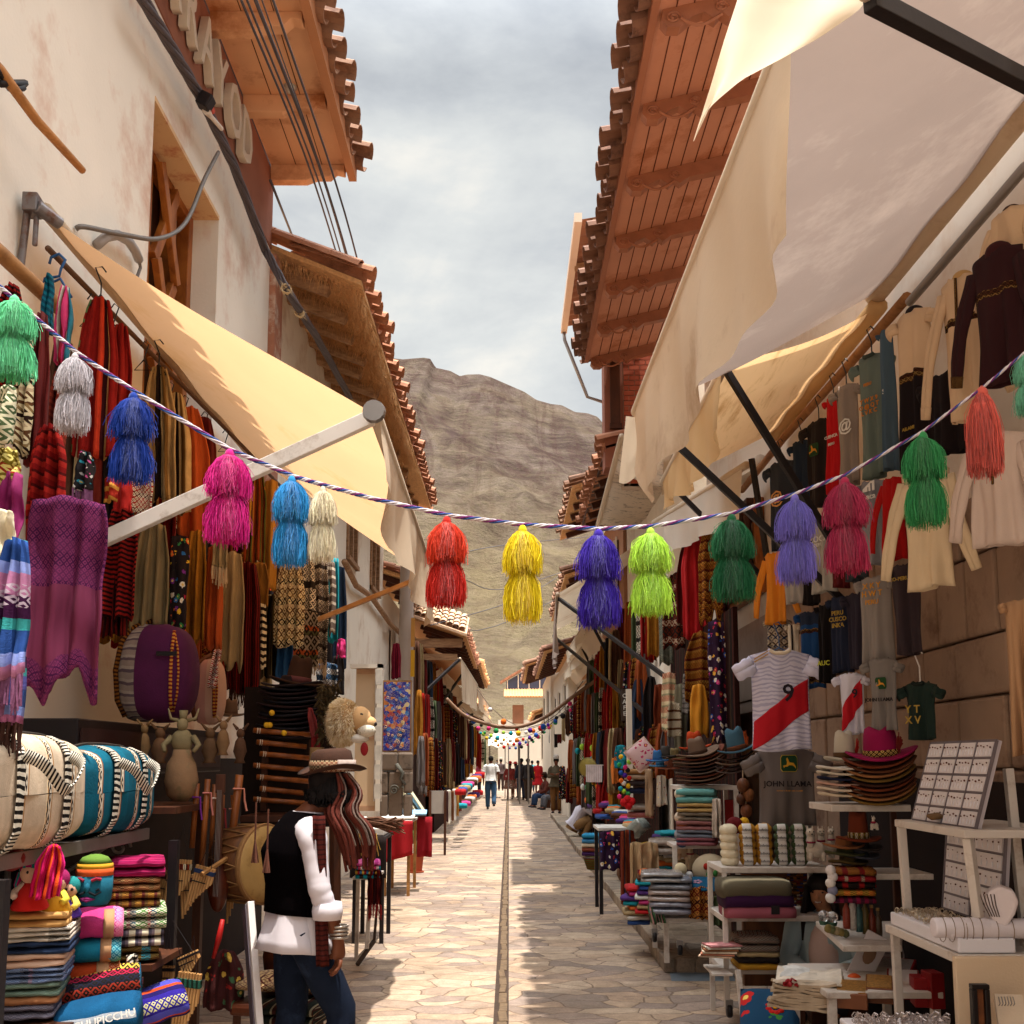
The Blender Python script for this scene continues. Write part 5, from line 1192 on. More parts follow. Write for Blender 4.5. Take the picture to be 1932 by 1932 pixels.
def hat(label,xc,yb,wpx,m,X=None,Y=None,rot=0,tilt=0,roll=0,crown=.5,bandm=None,brim=True,group=None,curl=.25,feather=None,name='felt_hat',flat=False,cr=.42):
    """yb = pixel row of brim; wpx brim width"""
    c=P(xc,yb,X=X,Y=Y); r=wpx*c.y/F/2; M_=Mx(c,rot,1,tilt,roll); t=thing(name,c,label,'hat',group)
    def cu(p):
        p=Vector(p); rr=p.x/r; p.z+=curl*r*abs(rr)**2.2-.06*r*(p.y/r)**2; return p
    if brim:
        q=MB(); q.M=M_; q.lathe([(r*cr,0),(r*.7,-.004),(r*.97,.0),(r,.006),(r*.97,.011),(r*.7,.006),(r*cr,.011)],(0,0,0),28,sy=.88,fn=cu); q.build('brim',m,t,smooth=True)
    if not flat:
        h=r*2*crown; 
        def cf(p):
            p=Vector(p); k=max(0,p.z/h); p.x*=1-.10*k; 
            p.z-=.16*h*math.exp(-(p.x/(r*.2))**2)*max(0,k-.8)*5
            if p.y<0: p.x*=1-.28*k*min(1,-p.y/(r*cr))
            return p
        q=MB(); q.M=M_; q.lathe([(r*cr*1.01,0),(r*cr,.3*h),(r*cr*.95,.7*h),(r*cr*.86,.9*h),(r*cr*.6,1.0*h),(.001,1.0*h)],(0,0,0),24,sy=.95,fn=cf); q.build('crown',m,t,smooth=True)
        if bandm: q=MB(); q.M=M_; q.lathe([(r*cr*1.03,.01),(r*cr*1.035,.22*h),(r*cr*1.02,.24*h)],(0,0,0),24,sy=.96); q.build('hat_band',bandm,t,smooth=True,solid=.002)
        if feather:
            q=MB(); q.M=M_
            for k in range(14):
                a=random.uniform(-.5,.5); q.tube([(r*cr*.8,-r*.25,.05*h),(r*cr*.9+.02*a,-r*.32,.3*h),(r*cr*(1.0+.3*a),-r*.36,h*random.uniform(.4,.75))],.003,4)
            q.build('feather',feather,t)
    return t
def ball(label,xc,yc,dpx,m,X=None,Y=None,name='yarn_ball',cat='yarn ball',group=None,sq=1):
    c=P(xc,yc,X=X,Y=Y); r=dpx*c.y/F/2; q=MB(); q.ell(c,(r,r,r*sq),14,10); return tag(q.build(name,m,smooth=True),label,cat,group)
def shelfbox(a,b_,th,X0,X1,Y0,Y1,z): pass
# ================================================================ LEFT STALL
XS=-1.62
zsh=WX(290,1562,XS).z
rk=thing('metal_shelf',(XS-.3,4.2,0),'grey metal shelf under the two striped duffel bags','shelf')
q=MB(); q.box2((-2.24,3.0,zsh-.012),(XS,4.85,zsh)); q.box2((XS-.012,3.0,zsh-.045),(XS+.004,4.85,zsh+.004)); q.build('shelf_board',plain('7A706A',.45,.15,5,40,.2,metal=.5),rk,bevel=.002)
q=MB()
for yy in (3.1,4.8): 
    q.tube([(-2.22,yy,0),(-2.22,yy,2.0)],.014,6)
    q.tube([(-2.22,yy,zsh-.35),(XS-.1,yy,zsh-.03)],.01,6)
q.tube([(XS-.12+.05*math.cos(a)*(1-a/9),4.83,zsh-.08+.05*math.sin(a)*(1-a/9)) for a in [i*.35 for i in range(20)]],.007,6); q.each('bracket',steel,rk)
def duffel(label,y0,y1,xa,xb,z,H,m,endm,strapm,tilt=0):
    t=thing('duffel_bag',((xa+xb)/2,(y0+y1)/2,z),label,'bag'); L=y1-y0; W_=abs(xb-xa); xc=(xa+xb)/2; yc=(y0+y1)/2
    def f(u,v):
        a=u*2*math.pi; e=1-.10*(abs(v-.5)*2)**5; cx=math.copysign(abs(math.cos(a))**.38,math.cos(a))*W_/2; cz=math.copysign(abs(math.sin(a))**.45,math.sin(a))*H/2
        return Vector((xc+cx*e+.012*fnoise(u*6,v*4),yc+(v-.5)*L,z+H/2+cz*(.88+.12*e)*e+.02*fnoise(v*3,u*3,2)+(1-e)*.0))
    q=MB(); q.grid(f,32,18,uv=lambda u,v:(v*L,u*1.3)); q.m=1
    for vv,s_ in ((0,-1),(1,1)):
        q.grid(lambda u,v,vv=vv,s_=s_:f(u,vv).lerp(Vector((xc,yc+(vv-.5)*L+s_*.025,z+H/2)),v),32,4,uv=lambda u,v:(u*.6,v*.2))
    q.build('body',[m,endm],t,smooth=True)
    q=MB()
    for dy in (-.17*L/.8,.17*L/.8):
        pts=[f(.0+k,.5+dy/L)+Vector((.012,0,0)) for k in (-.18,-.12,-.05,0,.06,.12,.18)]
        q.grid(lambda u,v:pts[int(round(v*6))]+Vector((0,(u-.5)*.045,0)),2,6,uv=lambda u,v:(u*.05,v*.5))
    q.each('strap',strapm,t,solid=.006)
    q=MB(); a=f(.06,.5-.17*L/.8/L)+Vector((.02,0,0)); b_=f(.06,.5+.17*L/.8/L)+Vector((.02,0,0))
    ctl=[a,a+Vector((.06,.02,-.03)),(a+b_)/2+Vector((.07,0,-.14)),b_+Vector((.06,-.02,-.03)),b_]
    cv=[]
    for i in range(4):
        for k in range(5): cv.append(ctl[i].lerp(ctl[i+1],k/5))
    cv.append(ctl[-1]); 
    for it in range(3): cv=[cv[0]]+[(cv[i-1]+cv[i]*2+cv[i+1])/4 for i in range(1,len(cv)-1)]+[cv[-1]]
    n_=len(cv)-1
    q.grid(lambda u,v:cv[int(round(v*n_))]+Vector((.02*(u-.5),.0,(u-.5)*.035)),2,n_,uv=lambda u,v:(u*.05,v*.6)); q.build('handle',strapm,t,smooth=True,solid=.006)
    q=MB(); q.tube([f(.22,v) +Vector((0,0,.004)) for v in [.08+.84*i/14 for i in range(15)]],.007,6); q.build('zip',plain('2A2420',.6),t)
    return t
herr=weave([('D8D0C0',1),('1A1614',1)],.018,1,dist=.012); 
dB=weave([('C8B49C',5),('E0CCA8',.6),('A87A4A',.5),('D8CCB8',1.6),('A87A4A',.5),('C8B49C',5)],.2,0,motif='2A2224',mw=.018,band=(.42,.56)); dT=weave([('0E5064',5),('C8A880',.5),('D8CCB8',1.5),('8A5A34',.5),('0E5A70',4)],.2,0,motif='1E1A1E',mw=.018,band=(.43,.57))
duffel('beige and brown woven duffel bag with black patterned bands, left of the teal one',3.15,4.02,-2.14,-1.56,zsh,.39,dB,plain('4A342A',.95,.2,20,200,.5),herr)
duffel('teal woven duffel bag with cream patterned bands on the metal shelf',4.06,4.86,-2.14,-1.58,zsh,.36,dT,plain('0E4A5E',.95,.2,20,200,.5),herr)
# dark shelf with woven bags
t_=thing('dark_cabinet',(-1.95,5.5,1.6),'dark wooden cabinet top carrying the purple woven bag','cabinet')
q=MB(); a=WX(152,1368,-1.85); b_=WX(418,1392,-1.85); q.box2((-2.25,4.6,a.z-.22),(-1.86,6.9,a.z+.03)); q.build('carcass',plain('1A0C0A',.5,.2,4),t_,bevel=.006)
q=MB(); q.box2((-1.858,4.62,a.z-.19),(-1.85,6.85,a.z-.01)); q.build('front_panel',plain('2A1210',.4,.2,4),t_)
def softbag(label,x0,x1,y0,y1,Y,m1,m2,strap,dep=.3,sp=.5):
    a=W(x0,y1,Y); b_=W(x1,y1,Y); H=(y1-y0)*Y/F; Wd=b_.x-a.x; c=(a+b_)/2; t=thing('woven_bag',c,label,'bag')
    def f(u,v):
        al=u*2*math.pi; vv=v*math.pi; r=math.sin(vv)**.45 if 0<v<1 else 0.0
        return c+Vector((math.copysign(abs(math.cos(al))**.6,math.cos(al))*Wd/2*r*(1-.12*v),math.copysign(abs(math.sin(al))**.6,math.sin(al))*dep/2*r,H/2-math.cos(vv)*H/2+.012*fnoise(u*7,v*5)))
    q=MB(); q.grid(f,36,16,uv=lambda u,v:(u*1.2,v*.4))
    for j in range(16):
        for i in range(36):
            u=(i+.5)/36; q.mi[j*36+i]=1 if (math.cos(u*2*math.pi)>2*sp-1) else 0
    q.build('body',[m1,m2],t,smooth=True)
    q=MB(); s_=[f(.62,v)+Vector((-.005,-.012,0)) for v in (.15,.3,.5,.7,.85)]; q.tube([p for p in s_]+[c+Vector((Wd*.0,0,H*1.08))],.014,6); q.build('strap',strap,t,smooth=True)
    q=MB(); q.tube([f(.75+.0,v)+Vector((Wd*.28,-.004,0)) for v in (.2,.35,.5,.65,.8)],.009,6); q.tube([f(.86,v)+Vector((.0,-.008,0)) for v in (.2,.35,.5,.65,.8)],.006,6); q.build('piping',weave([('C88A3A',1),('7A1A1A',1)],.02,0),t,smooth=True)
    q=MB(); p=f(.8,.62)+Vector((0,-.012,0)); q.box(p,(Wd*.24,.012,.022)); q.build('zip',plain('140C10',.5),t)
    return t
purpW=plain('48103A',.9,.25,8,150,.4); greyW=weave([('8A7A72',2),('5A4A52',1),('9A8E84',1)],.03,1,dist=.01)
softbag('purple and grey woven travel bag with brown strap on the dark cabinet',218,372,1180,1362,5.55,greyW,purpW,weave([('7A4A1A',1),('2A140A',1)],.02,0),.34,.45)
softbag('small pink and cream bag with brown handles beside the purple bag',364,424,1245,1366,6.3,plain('B8847A',.9,.1,5),plain('C09A88',.9,.1,5),plain('5A3018',.7),.2)
hat('grey brown cap at the end of the dark cabinet',436,1350,60,plain('6A5240',.9,.1),Y=6.6,crown=.55,curl=.1,rot=20)
# hooked backpack straps
drape('strap','red and white patterned strap over the pink bag','strap',412,1225,1300,14,weave([('A81A20',1),('7A1018',1)],.04,1,motif='E0D0C0',mw=.012),Y=6.1,rot=5,folds=1,seed=77,top=.9,skew=-.6)
# folded textile stacks
C1='small woven blankets stacked on the left stall'
TL=[('sand yellow blanket on top of the front stack',76,1712,1742,118,plain('B88A50',.95,.12,8,200,.4),3.9,2),('cream blanket with black zigzag hem, second in the front stack',76,1738,1767,128,weave([('CFC4B4',5),('CFC4B4',2)],.3,0,motif='3A3430',mw=.012,band=(.55,.9)),3.9,3),
('navy blanket, third from the top of the front stack',74,1764,1790,130,plain('1E2E4A',.95,.2,8,200,.4),3.9,2),('thick cream pink blanket, middle of the front stack',68,1786,1815,122,plain('CBA890',.95,.1,8,200,.4),3.9,2),
('steel blue patterned blanket in the front stack',68,1812,1842,120,weave([('4A5E84',3),('1E2438',1),('9A6A7A',.5)],.12,0,motif='8A9AB8',mw=.012),3.9,3),('sage green blanket low in the front stack',64,1838,1868,112,weave([('5E7464',1)],.2,0,motif='7E9080',mw=.012),3.9,2),
('thin tan blanket under the sage one',62,1864,1884,108,plain('A06A44',.95,.12,8),3.9,1),('grey zigzag blanket at the bottom of the front stack',60,1880,1910,100,weave([('5A5664',1)],.1,0,motif='8A8490',mw=.012),3.9,2),
('bright pink shaggy blanket with paper band, top of the middle stack',183,1716,1764,96,weave([('C23A78',3),('D86A98',1.5),('B82A60',1)],.3,0,motif='DA88A8',mw=.012,band=(.5,1)),4.25,1),('turquoise shaggy blanket with paper band in the middle stack',177,1762,1808,98,weave([('1E7A94',3),('3AA0B4',1)],.3,0,motif='7AC0C8',mw=.012,band=(.5,1)),4.25,1),
('rust orange shaggy blanket with paper band, bottom of the middle stack',168,1806,1856,110,weave([('A8401E',3),('C8684A',1)],.3,0,motif='D08A6A',mw=.012,band=(.5,1)),4.25,1),
('magenta striped cloth on top of the rear stack',256,1616,1650,104,sh(('8A1244',3),('C23A6A',.6),('5A0C3A',1),w=.03,axis=1),4.6,2),('dark red and brown woven cloth in the rear stack',252,1648,1676,94,weave([('6A2A18',2),('3A1810',1)],.06,0,motif='B08A5A',mw=.014),4.6,2),
('yellow and brown striped woven cloth in the rear stack',253,1674,1706,92,weave([('C08A3A',2),('6A2A2A',1),('8A6A3A',1)],.05,0,motif='3A2014',mw=.01),4.6,2),('green woven cloth with cream diamonds in the rear stack',264,1704,1746,92,weave([('4A7A3A',2),('8A2A3A',.6),('2A4A5A',1)],.08,0,motif='D0C8B0',mw=.018),4.6,2),
('cream and grey striped cloth in the rear stack',262,1742,1778,86,sh(('CFC4A8',2),('4A4450',1),('7A6A70',1),w=.05,axis=0),4.6,2),('olive and teal cloth at the bottom of the rear stack',256,1774,1804,80,weave([('7A6030',3),('2A8A9A',1)],.14,0,motif='4A3418',mw=.014),4.6,2)]
for lab,xc,y0,y1,w_,m_,Y_,nl in TL:
    tg=plain('A87E58',.8) if 'paper band' in lab else None
    folded(lab,xc,y0,y1,w_,m_,Y=Y_,rot=14 if Y_<4 else 20,nl=nl,D=.3,group=C1,tagc=tg)
t_=thing('stall_shelving',(-1.95,4.2,0),'dark wooden shelving under the blanket stacks of the left stall','shelf')
q=MB(); zb=W(60,1912,3.9).z; q.box2((-2.24,3.2,zb-.03),(-1.5,4.15,zb-.005)); zc=W(170,1860,4.25).z; q.box2((-2.24,4.16,zc-.03),(-1.48,4.44,zc-.004)); zd=W(256,1806,4.6).z; q.box2((-2.24,4.45,zd-.03),(-1.45,4.85,zd-.004)); q.build('boards',woodDk,t_)
q=MB()
for x,y in ((-1.52,3.25),(-1.5,4.84),(-2.2,3.25)): q.box2((x-.02,y-.02,0),(x+.02,y+.02,zsh-.05))
q.each('post',black,t_)
# dolls
def doll(label,xc,y0,y1,wpx,Y,capm,bodym,trim):
    c=W(xc,y1,Y); H=(y1-y0)*Y/F; t=thing('cloth_doll',c,label,'doll'); q=MB(); q.ell(c+Vector((0,0,H*.66)),(H*.2,H*.19,H*.22),14,10); q.build('head',plain('C89A80',.9,.05,5),t,smooth=True)
    q=MB(); q.ell(c+Vector((0,.01,H*.74)),(H*.24,H*.22,H*.24),14,9); q.tube([c+Vector((-H*.2,0,H*.66)),c+Vector((-H*.24,-.01,H*.45)),c+Vector((-H*.2,-.01,H*.3))],[.012,.01,.014],6); q.build('cap',capm,t,smooth=True)
    q=MB(); q.lathe([(H*.1,H*.5),(H*.2,H*.35),(H*.33,H*.05),(H*.3,0)],c,14); q.build('dress',bodym,t,smooth=True)
    q=MB()
    for s in (-1,1): q.tube([c+Vector((s*H*.1,-H*.02,H*.45)),c+Vector((s*H*.25,-H*.1,H*.3)),c+Vector((s*H*.2,-H*.22,H*.25))],[.016,.014,.012],6)
    q.each('arm',trim,t,smooth=True)
    q=MB(); f_=(CAM-c); f_.z=0; f_.normalize()
    for s in (-1,1): q.ell(c+Vector((0,0,H*.68))+f_*H*.185+Vector((s*H*.07,0,0)),.006,6,5)
    q.each('eye',black,t); return t
doll('cloth doll in magenta knitted cap and red dress, leftmost doll',56,1615,1716,60,3.75,weave([('9A1458',1),('1A7A7A',.6)],.06,1),plain('B81810',.9,.15,6),plain('D0B8A8',.9))
doll('cloth doll with pink face under the frilled cloth, second doll',106,1640,1722,50,3.85,plain('8A1450',.9),plain('C8901E',.9),plain('D8C040',.9))
doll('cloth doll with teal plaits and purple ribbons, right of the frilled cloth',128,1655,1730,44,3.95,plain('1A7A7A',.9),plain('4A2A8A',.9),plain('D8C050',.9))
drape('frilled_skirt','hot pink and orange frilled striped cloth over the dolls','cloth',102,1592,1692,54,sh(('C81450',2),('E0501E',1),('A80E4A',1),('D82A7A',1),w=.05,axis=0),Y=3.7,rot=25,folds=3,amp=.02,top=.35,skew=-.25,seed=8)
ball('small dark red decorated ball at the left edge under the shelf',22,1619,48,plain('5A1410',.4,.3,30),Y=3.6,cat='ball',name='ball')
# knitted mask
c=W(176,1706,4.05); t=thing('knitted_mask',c,'teal knitted face mask with rainbow top and curled moustache','mask')
def mk(r,z0,z1,dx=0): return [(r,z0)]
H=(1706-1615)*4.05/F; q=MB(); q.lathe([(.05,0),(.062,H*.1),(.066,H*.3),(.066,H*.6)],c,20); q.m=1; q.lathe([(.067,H*.58),(.067,H*.72)],c,20); q.m=2; q.lathe([(.067,H*.72),(.063,H*.82)],c,20); q.m=3; q.lathe([(.063,H*.82),(.045,H*.94),(.02,H*.99),(.001,H)],c,20)
q.build('hood',[plain('0E5A70',.9,.1,20),plain('C8501E',.9,.1,20),plain('C8901E',.9,.1),plain('5A7A2A',.9,.1)],t,smooth=True)
q=MB()
for s in (-1,1): q.tube([c+Vector((s*.045,-.052,H*.52)),c+Vector((s*.03,-.062,H*.54)),c+Vector((s*.014,-.066,H*.5))],.006,5)
q.each('eye_opening',plain('8A1830',.9),t)
q=MB()
for s in (-1,1): q.tube([c+Vector((s*.008,-.068,H*.28)),c+Vector((s*.03,-.066,H*.22)),c+Vector((s*.046,-.056,H*.28)),c+Vector((s*.04,-.06,H*.34)),c+Vector((s*.032,-.064,H*.3))],.0045,5)
q.build('moustache',plain('0A1018',.9),t,smooth=True)
q=MB(); q.ell(c+Vector((0,-.066,H*.36)),(.011,.014,.018),8,6); q.build('nose',plain('0E5A70',.9),t,smooth=True)
q=MB(); q.tube([c+Vector((-.026,-.063,H*.14)),c+Vector((0,-.07,H*.16)),c+Vector((.026,-.063,H*.14)),c+Vector((0,-.07,H*.11)),c+Vector((-.026,-.063,H*.14))],.006,5); q.build('lips',plain('7A1E5A',.9),t,smooth=True)
# lower bags
t=thing('woven_bag',W(190,1932,4.1),'red and blue striped woven bag below the blanket stacks','bag'); 
q=MB(); a=W(190,1884,4.15); q.M=Mx(a,18,1,0,-8); slab_layers(q,.30,.3,.1,1,3); q.build('body',weave([('8A2A1A',1),('2A6A8A',1.4),('C8A040',.6),('9A1A3A',1),('1A1A2A',1)],.16,1,motif='1A1410',mw=.016),t,smooth=True)
t=thing('souvenir_bag',W(195,1980,4.0),'blue bag lettered MACHUPICCHU at the bottom left','bag'); q=MB(); a=W(192,1950,3.95); q.M=Mx(a,14,1,0,-8); slab_layers(q,.27,.28,.12,1,5); q.build('body',weave([('10466A',4),('9AA0A8',.5),('10466A',1)],.2,1),t,smooth=True)
text('MACHUPICCHU',.036,'print',whP,t,a+Vector((.035,-.148,.075)),(R(78),R(-12),R(14)),.002)
folded('violet and blue striped woven cloth beside the souvenir bag',306,1862,1918,92,weave([('2A1E7A',3),('4A4AA8',1),('A8401E',.4),('1E1450',1)],.12,1,motif='B8B080',mw=.014,band=(.2,.5)),Y=4.5,rot=24,nl=1,D=.3,roll=-14)
drape('belt','cream and brown woven belt hanging above the violet cloth','belt',250,1800,1900,20,mtWB,Y=4.4,rot=10,folds=1,seed=5,top=.9)
# panpipes
bam=wood('C89A62','9A6A3A',.5,(1,1,.4)); 
def panpipe(label,xc,y0,wpx,hpx,Y,n=8,rot=0,roll=0,bandm=None):
    c=W(xc,y0,Y); Wd=wpx*Y/F; L=hpx*Y/F; t=thing('panpipe',c,label,'panpipe','panpipes hanging on the left stall'); r=Wd/n/2; M_=Mx(c,rot,1,0,roll)
    q=MB(); q.M=M_
    for row in (0,1):
        for i in range(n):
            l=L*(1-.62*i/(n-1))*(1 if row==0 else .93); x=-Wd/2+r+i*2*r; q.tube([(x,row*2*r,0),(x,row*2*r,-l)],r*.96,8)
    q.build('tubes',bam,t)
    q=MB(); q.M=M_; q.box((0,r,-L*.12),(Wd*1.04,4.3*r,L*.1)); q.build('woven_band',bandm or weave([('8A3018',1),('D8C8A8',1)],.03,0,motif='2A1410',mw=.008,src='Object'),t,bevel=.002)
    q=MB(); q.M=M_
    q.box((-Wd*.15,r,-L*.36),(Wd*.75,4.3*r,.005)); q.tube([(-Wd*.3,0,0),(0,-.01,.16*1),(Wd*.3,0,0)],.002,4); q.build('cord',black,t); return t
panpipe('panpipe with white patterned band, top of the hanging bunch',340,1622,42,105,5.1,9,10,4)
panpipe('panpipe hanging at the left of the bunch, half behind',314,1642,38,92,5.2,8,5,12,plain('3A1A12',.8))
panpipe('panpipe hanging in the middle low part of the bunch',360,1650,40,78,5.15,8,5,-4,plain('4A1A1A',.8))
panpipe('panpipe with dark blue band at the right of the bunch',388,1636,38,80,5.05,8,-5,14,plain('1A2A4A',.8))
panpipe('long single panpipe hanging beside the drum',446,1608,30,128,5.4,7,12,0,weave([('B88A58',1),('2A1A10',1)],.02,1,src='Object'))
panpipe('small fan-like panpipe above the green banded one',352,1800,42,42,4.8,8,-8,-24,black)
panpipe('large panpipe with green band at the bottom of the stall',358,1836,44,150,4.7,8,-6,6,weave([('2A5A4A',1),('1A2A20',1)],.02,0,src='Object'))
panpipe('short panpipe behind the violet cloth',318,1822,22,60,4.8,5,0,0,black)
# drum
t=thing('hand_drum',W(492,1630,5.4),'large round leather drum with laced sides behind the man','drum'); c=W(505,1630,5.3); ax=Vector((.88,-.47,.03)).normalized(); M_=Matrix.Translation(c)@ax.to_track_quat('Z','Y').to_matrix().to_4x4()
rr=.185; q=MB(); q.M=M_; q.lathe([(rr*1.0,-.02),(rr*1.02,-.1),(rr*.98,-.22)],(0,0,0),28); q.build('shell',wood('7A4A22','3E2210',.6),t,smooth=True)
q=MB(); q.M=M_; q.lathe([(.001,.004),(rr*.7,.0),(rr*.97,-.004),(rr*1.03,-.02),(rr*1.04,-.03)],(0,0,0),32); q.build('drumhead',plain('A8824A',.7,.2,6,40,.3,dirt='7A5A2E',ds=8),t,smooth=True)
q=MB(); q.M=M_; q.lathe([(rr*1.05,-.01),(rr*1.07,-.02),(rr*1.05,-.035)],(0,0,0),32)
for k in range(14):
    a=k*math.pi/7; b_=a+.22; q.tube([(math.cos(a)*rr*1.05,math.sin(a)*rr*1.05,-.03),(math.cos(b_)*rr*1.03,math.sin(b_)*rr*1.03,-.21),(math.cos(b_+.22)*rr*1.05,math.sin(b_+.22)*rr*1.05,-.03)],.004,4)
q.build('lacing',plain('8A6238',.8),t)
# charango and drumstick
t=thing('charango',W(412,1690,5.2),'small dark lute hanging by its neck beside the panpipes','instrument'); c=W(412,1665,5.2); q=MB(); q.ell(c,(.052,.04,.14),16,12,fn=lambda p:Vector((p.x*(1-.35*(p.z/.14>0.2)*(p.z/.14)),p.y,p.z))); q.build('body',wood('5A2410','2A0E06',.3),t,smooth=True)
q=MB(); q.box(c+Vector((.0,-.02,.27)),(.032,.018,.34)); q.box(c+Vector((0,-.02,.47)),(.045,.02,.09)); q.build('neck',woodDk,t,bevel=.004)
q=MB()
for k in range(4): q.tube([c+Vector((-.011+.007*k,-.045,-.06)),c+Vector((-.01+.006*k,-.034,.44))],.001,3)
q.build('strings',steel,t)
q=MB(); q.tube([W(380,1650,5.0),W(430,1618,5.2),W(508,1582,5.5)],.012,6); tag(q.build('drumstick',wood('A8763E','6A4420',.7)),'long pale stick leaning over the drum','stick')
flm=wood('A85E28','5A2C10',.45,(1,1,.3)); rib=plain('C87A70',.8)
for i,(x0,y0,x1,y1,r) in enumerate(((372,1478,362,1600,.014),(392,1470,380,1640,.015),(405,1480,398,1610,.012),(452,1462,430,1640,.02),(420,1500,416,1600,.012),(440,1500,444,1610,.013))):
    t=thing('flute',W(x0,y0,5.3),'upright cane flute with tied ribbon, %s from the left behind the charango'%ORD[i],'flute','upright cane flutes on the left stall'); q=MB(); q.tube([W(x0,y0,5.3+i*.03),W(x1,y1,5.3+i*.03)],r,8); q.build('tube',flm,t,smooth=True)
    q=MB(); b_=W(x0,y0+26,5.3+i*.03); q.tube([b_+Vector((-r*1.4,-r,0)),b_+Vector((r*1.4,-r*1.1,0)),b_+Vector((r*1.6,-r,-.06)),b_+Vector((r*2.2,-r,-.11))],.005,4); q.build('ribbon',plain(['7A2A8A','C87A70','D0C0B0','C8806A','8A2A2A','C08A80'][i],.8),t)
t=thing('flute_rack',W(530,1530,5.9),'dark wooden rack behind the horizontal flutes','rack'); q=MB()
for x in (500,588): a=W(x,1395,5.95); b_=W(x,1530,5.95); q.box2((a.x-.015,a.y,b_.z),(a.x+.015,a.y+.03,a.z))
q.each('upright',woodDk,t); q=MB(); a=W(470,1536,5.9); b_=W(600,1536,5.9); q.box2((a.x,5.7,a.z-.03),(b_.x,6.1,a.z)); q.build('shelf',woodDk,t)
for i,yy in enumerate((1382,1404,1426,1448,1470,1492,1512)):
    a=W(478+(i%3)*6,yy-4,5.8); b_=W(592-(i%2)*14,yy+5,5.9); q=MB(); q.tube([a,b_],.0145,9); t=thing('flute',a,'cane flute lying on the dark rack, %s from the top'%ORD[i],'flute','horizontal flutes on the rack'); q.build('tube',flm,t,smooth=True)
    q=MB(); q.tube([a+(b_-a)*.06,a+(b_-a)*.075],.0165,9); q.tube([a+(b_-a)*.1,a+(b_-a)*.112],.0165,9); q.each('white_ring',plain('C8BCA8',.7),t)
q=MB(); a=W(462,1296,6.25); b_=W(622,1560,6.25); q.box2((a.x,6.25,b_.z),(b_.x,6.3,a.z)); tag(q.build('backing_board',plain('1E120C',.95,.3,5)),'dark panel added behind the hats and horizontal flutes','board')  # panel added to darken the pale wall behind hats and flutes
# beige cylinder rattle
c=W(597,1462,5.7); q=MB(); q.lathe([(.04,0),(.042,.05),(.038,.14),(.04,.145)],c,16); t=thing('clay_pot',c,'pale straight-sided clay cylinder hanging beside the flutes','pot'); q.build('body',plain('9A7A50',.8,.1,6,60,.3),t,smooth=True); q=MB(); q.lathe([(.0425,.06),(.0425,.075)],c,16); q.build('bead_ring',plain('5A2A14',.8),t)
# ceramic figure vessel
c=W(340,1512,5.2); t=thing('clay_vessel',c,'weathered clay vessel shaped like a seated figure with horns','statue')
q=MB(); q.lathe([(.03,0),(.065,.03),(.08,.10),(.07,.18),(.045,.22),(.04,.25)],c,18,fn=lambda p:p+Vector((.006*fnoise(p.x*20,p.z*20),.006*fnoise(p.y*20,p.z*20,3),0))); q.build('pot',plain('8A6A4C',.9,.2,10,60,.5,dirt='5A5A3A',ds=12),t,smooth=True)
q=MB(); q.ell(c+Vector((0,0,.29)),(.055,.045,.06),12,9,fn=lambda p:p+Vector((.008*fnoise(p.x*30,p.z*30),0,0))); q.ell(c+Vector((0,-.01,.37)),(.028,.028,.032),10,8)
for s in (-1,1):
    q.tube([c+Vector((s*.05,0,.31)),c+Vector((s*.085,-.02,.27)),c+Vector((s*.07,-.05,.24))],[.018,.014,.01],7); q.tube([c+Vector((s*.02,0,.39)),c+Vector((s*.06,0,.4)),c+Vector((s*.075,0,.45))],[.01,.008,.003],6)
q.tube([c+Vector((0,0,.39)),c+Vector((0,0,.44))],[.016,.022],10); q.build('figure',plain('7E7050',.9,.25,14,60,.6),t,smooth=True)
# assorted dark carvings
for i,(x,y,s,cl) in enumerate(((300,1440,.06,'6A4A30'),(270,1432,.05,'8A6A44'),(395,1440,.06,'5A4028'),(420,1425,.05,'7A5A3A'),(452,1440,.05,'4A2E1A'))):
    c=W(x,y,5.4); q=MB(); q.lathe([(s*.6,0),(s*.4,.02),(s*.7,.06),(s*.5,.11),(s*.25,.13)],c,12); t=thing('carved_idol',c,'small dark carved figure on the cabinet ledge, %s from the left'%ORD[i],'carving','small carvings in the left stall'); q.build('body',plain(cl,.8,.3,20),t,smooth=True); q=MB(); q.ell(c+Vector((0,0,.15)),(s*.42,s*.4,s*.5),10,8); q.tube([c+Vector((-s*.3,0,.17)),c+Vector((-s*.8,0,.2))],[.01,.004],5); q.tube([c+Vector((s*.3,0,.17)),c+Vector((s*.8,0,.2))],[.01,.004],5); q.build('head',plain(cl,.8,.3,20),t,smooth=True)
# shelf board along cabinet
t=thing('plank_shelf',(-1.9,5.4,0),'rough dark plank shelf in the middle of the left stall','shelf'); q=MB(); a=W(250,1518,5.2); q.box2((-2.24,4.9,a.z-.03),(-1.52,5.6,a.z)); q.build('board',woodDk,t); q=MB(); q.box2((-2.24,4.95,0),(-2.2,5.0,a.z-.03)); q.box2((-1.6,5.5,0),(-1.56,5.55,a.z-.03)); q.each('post',woodDk,t)
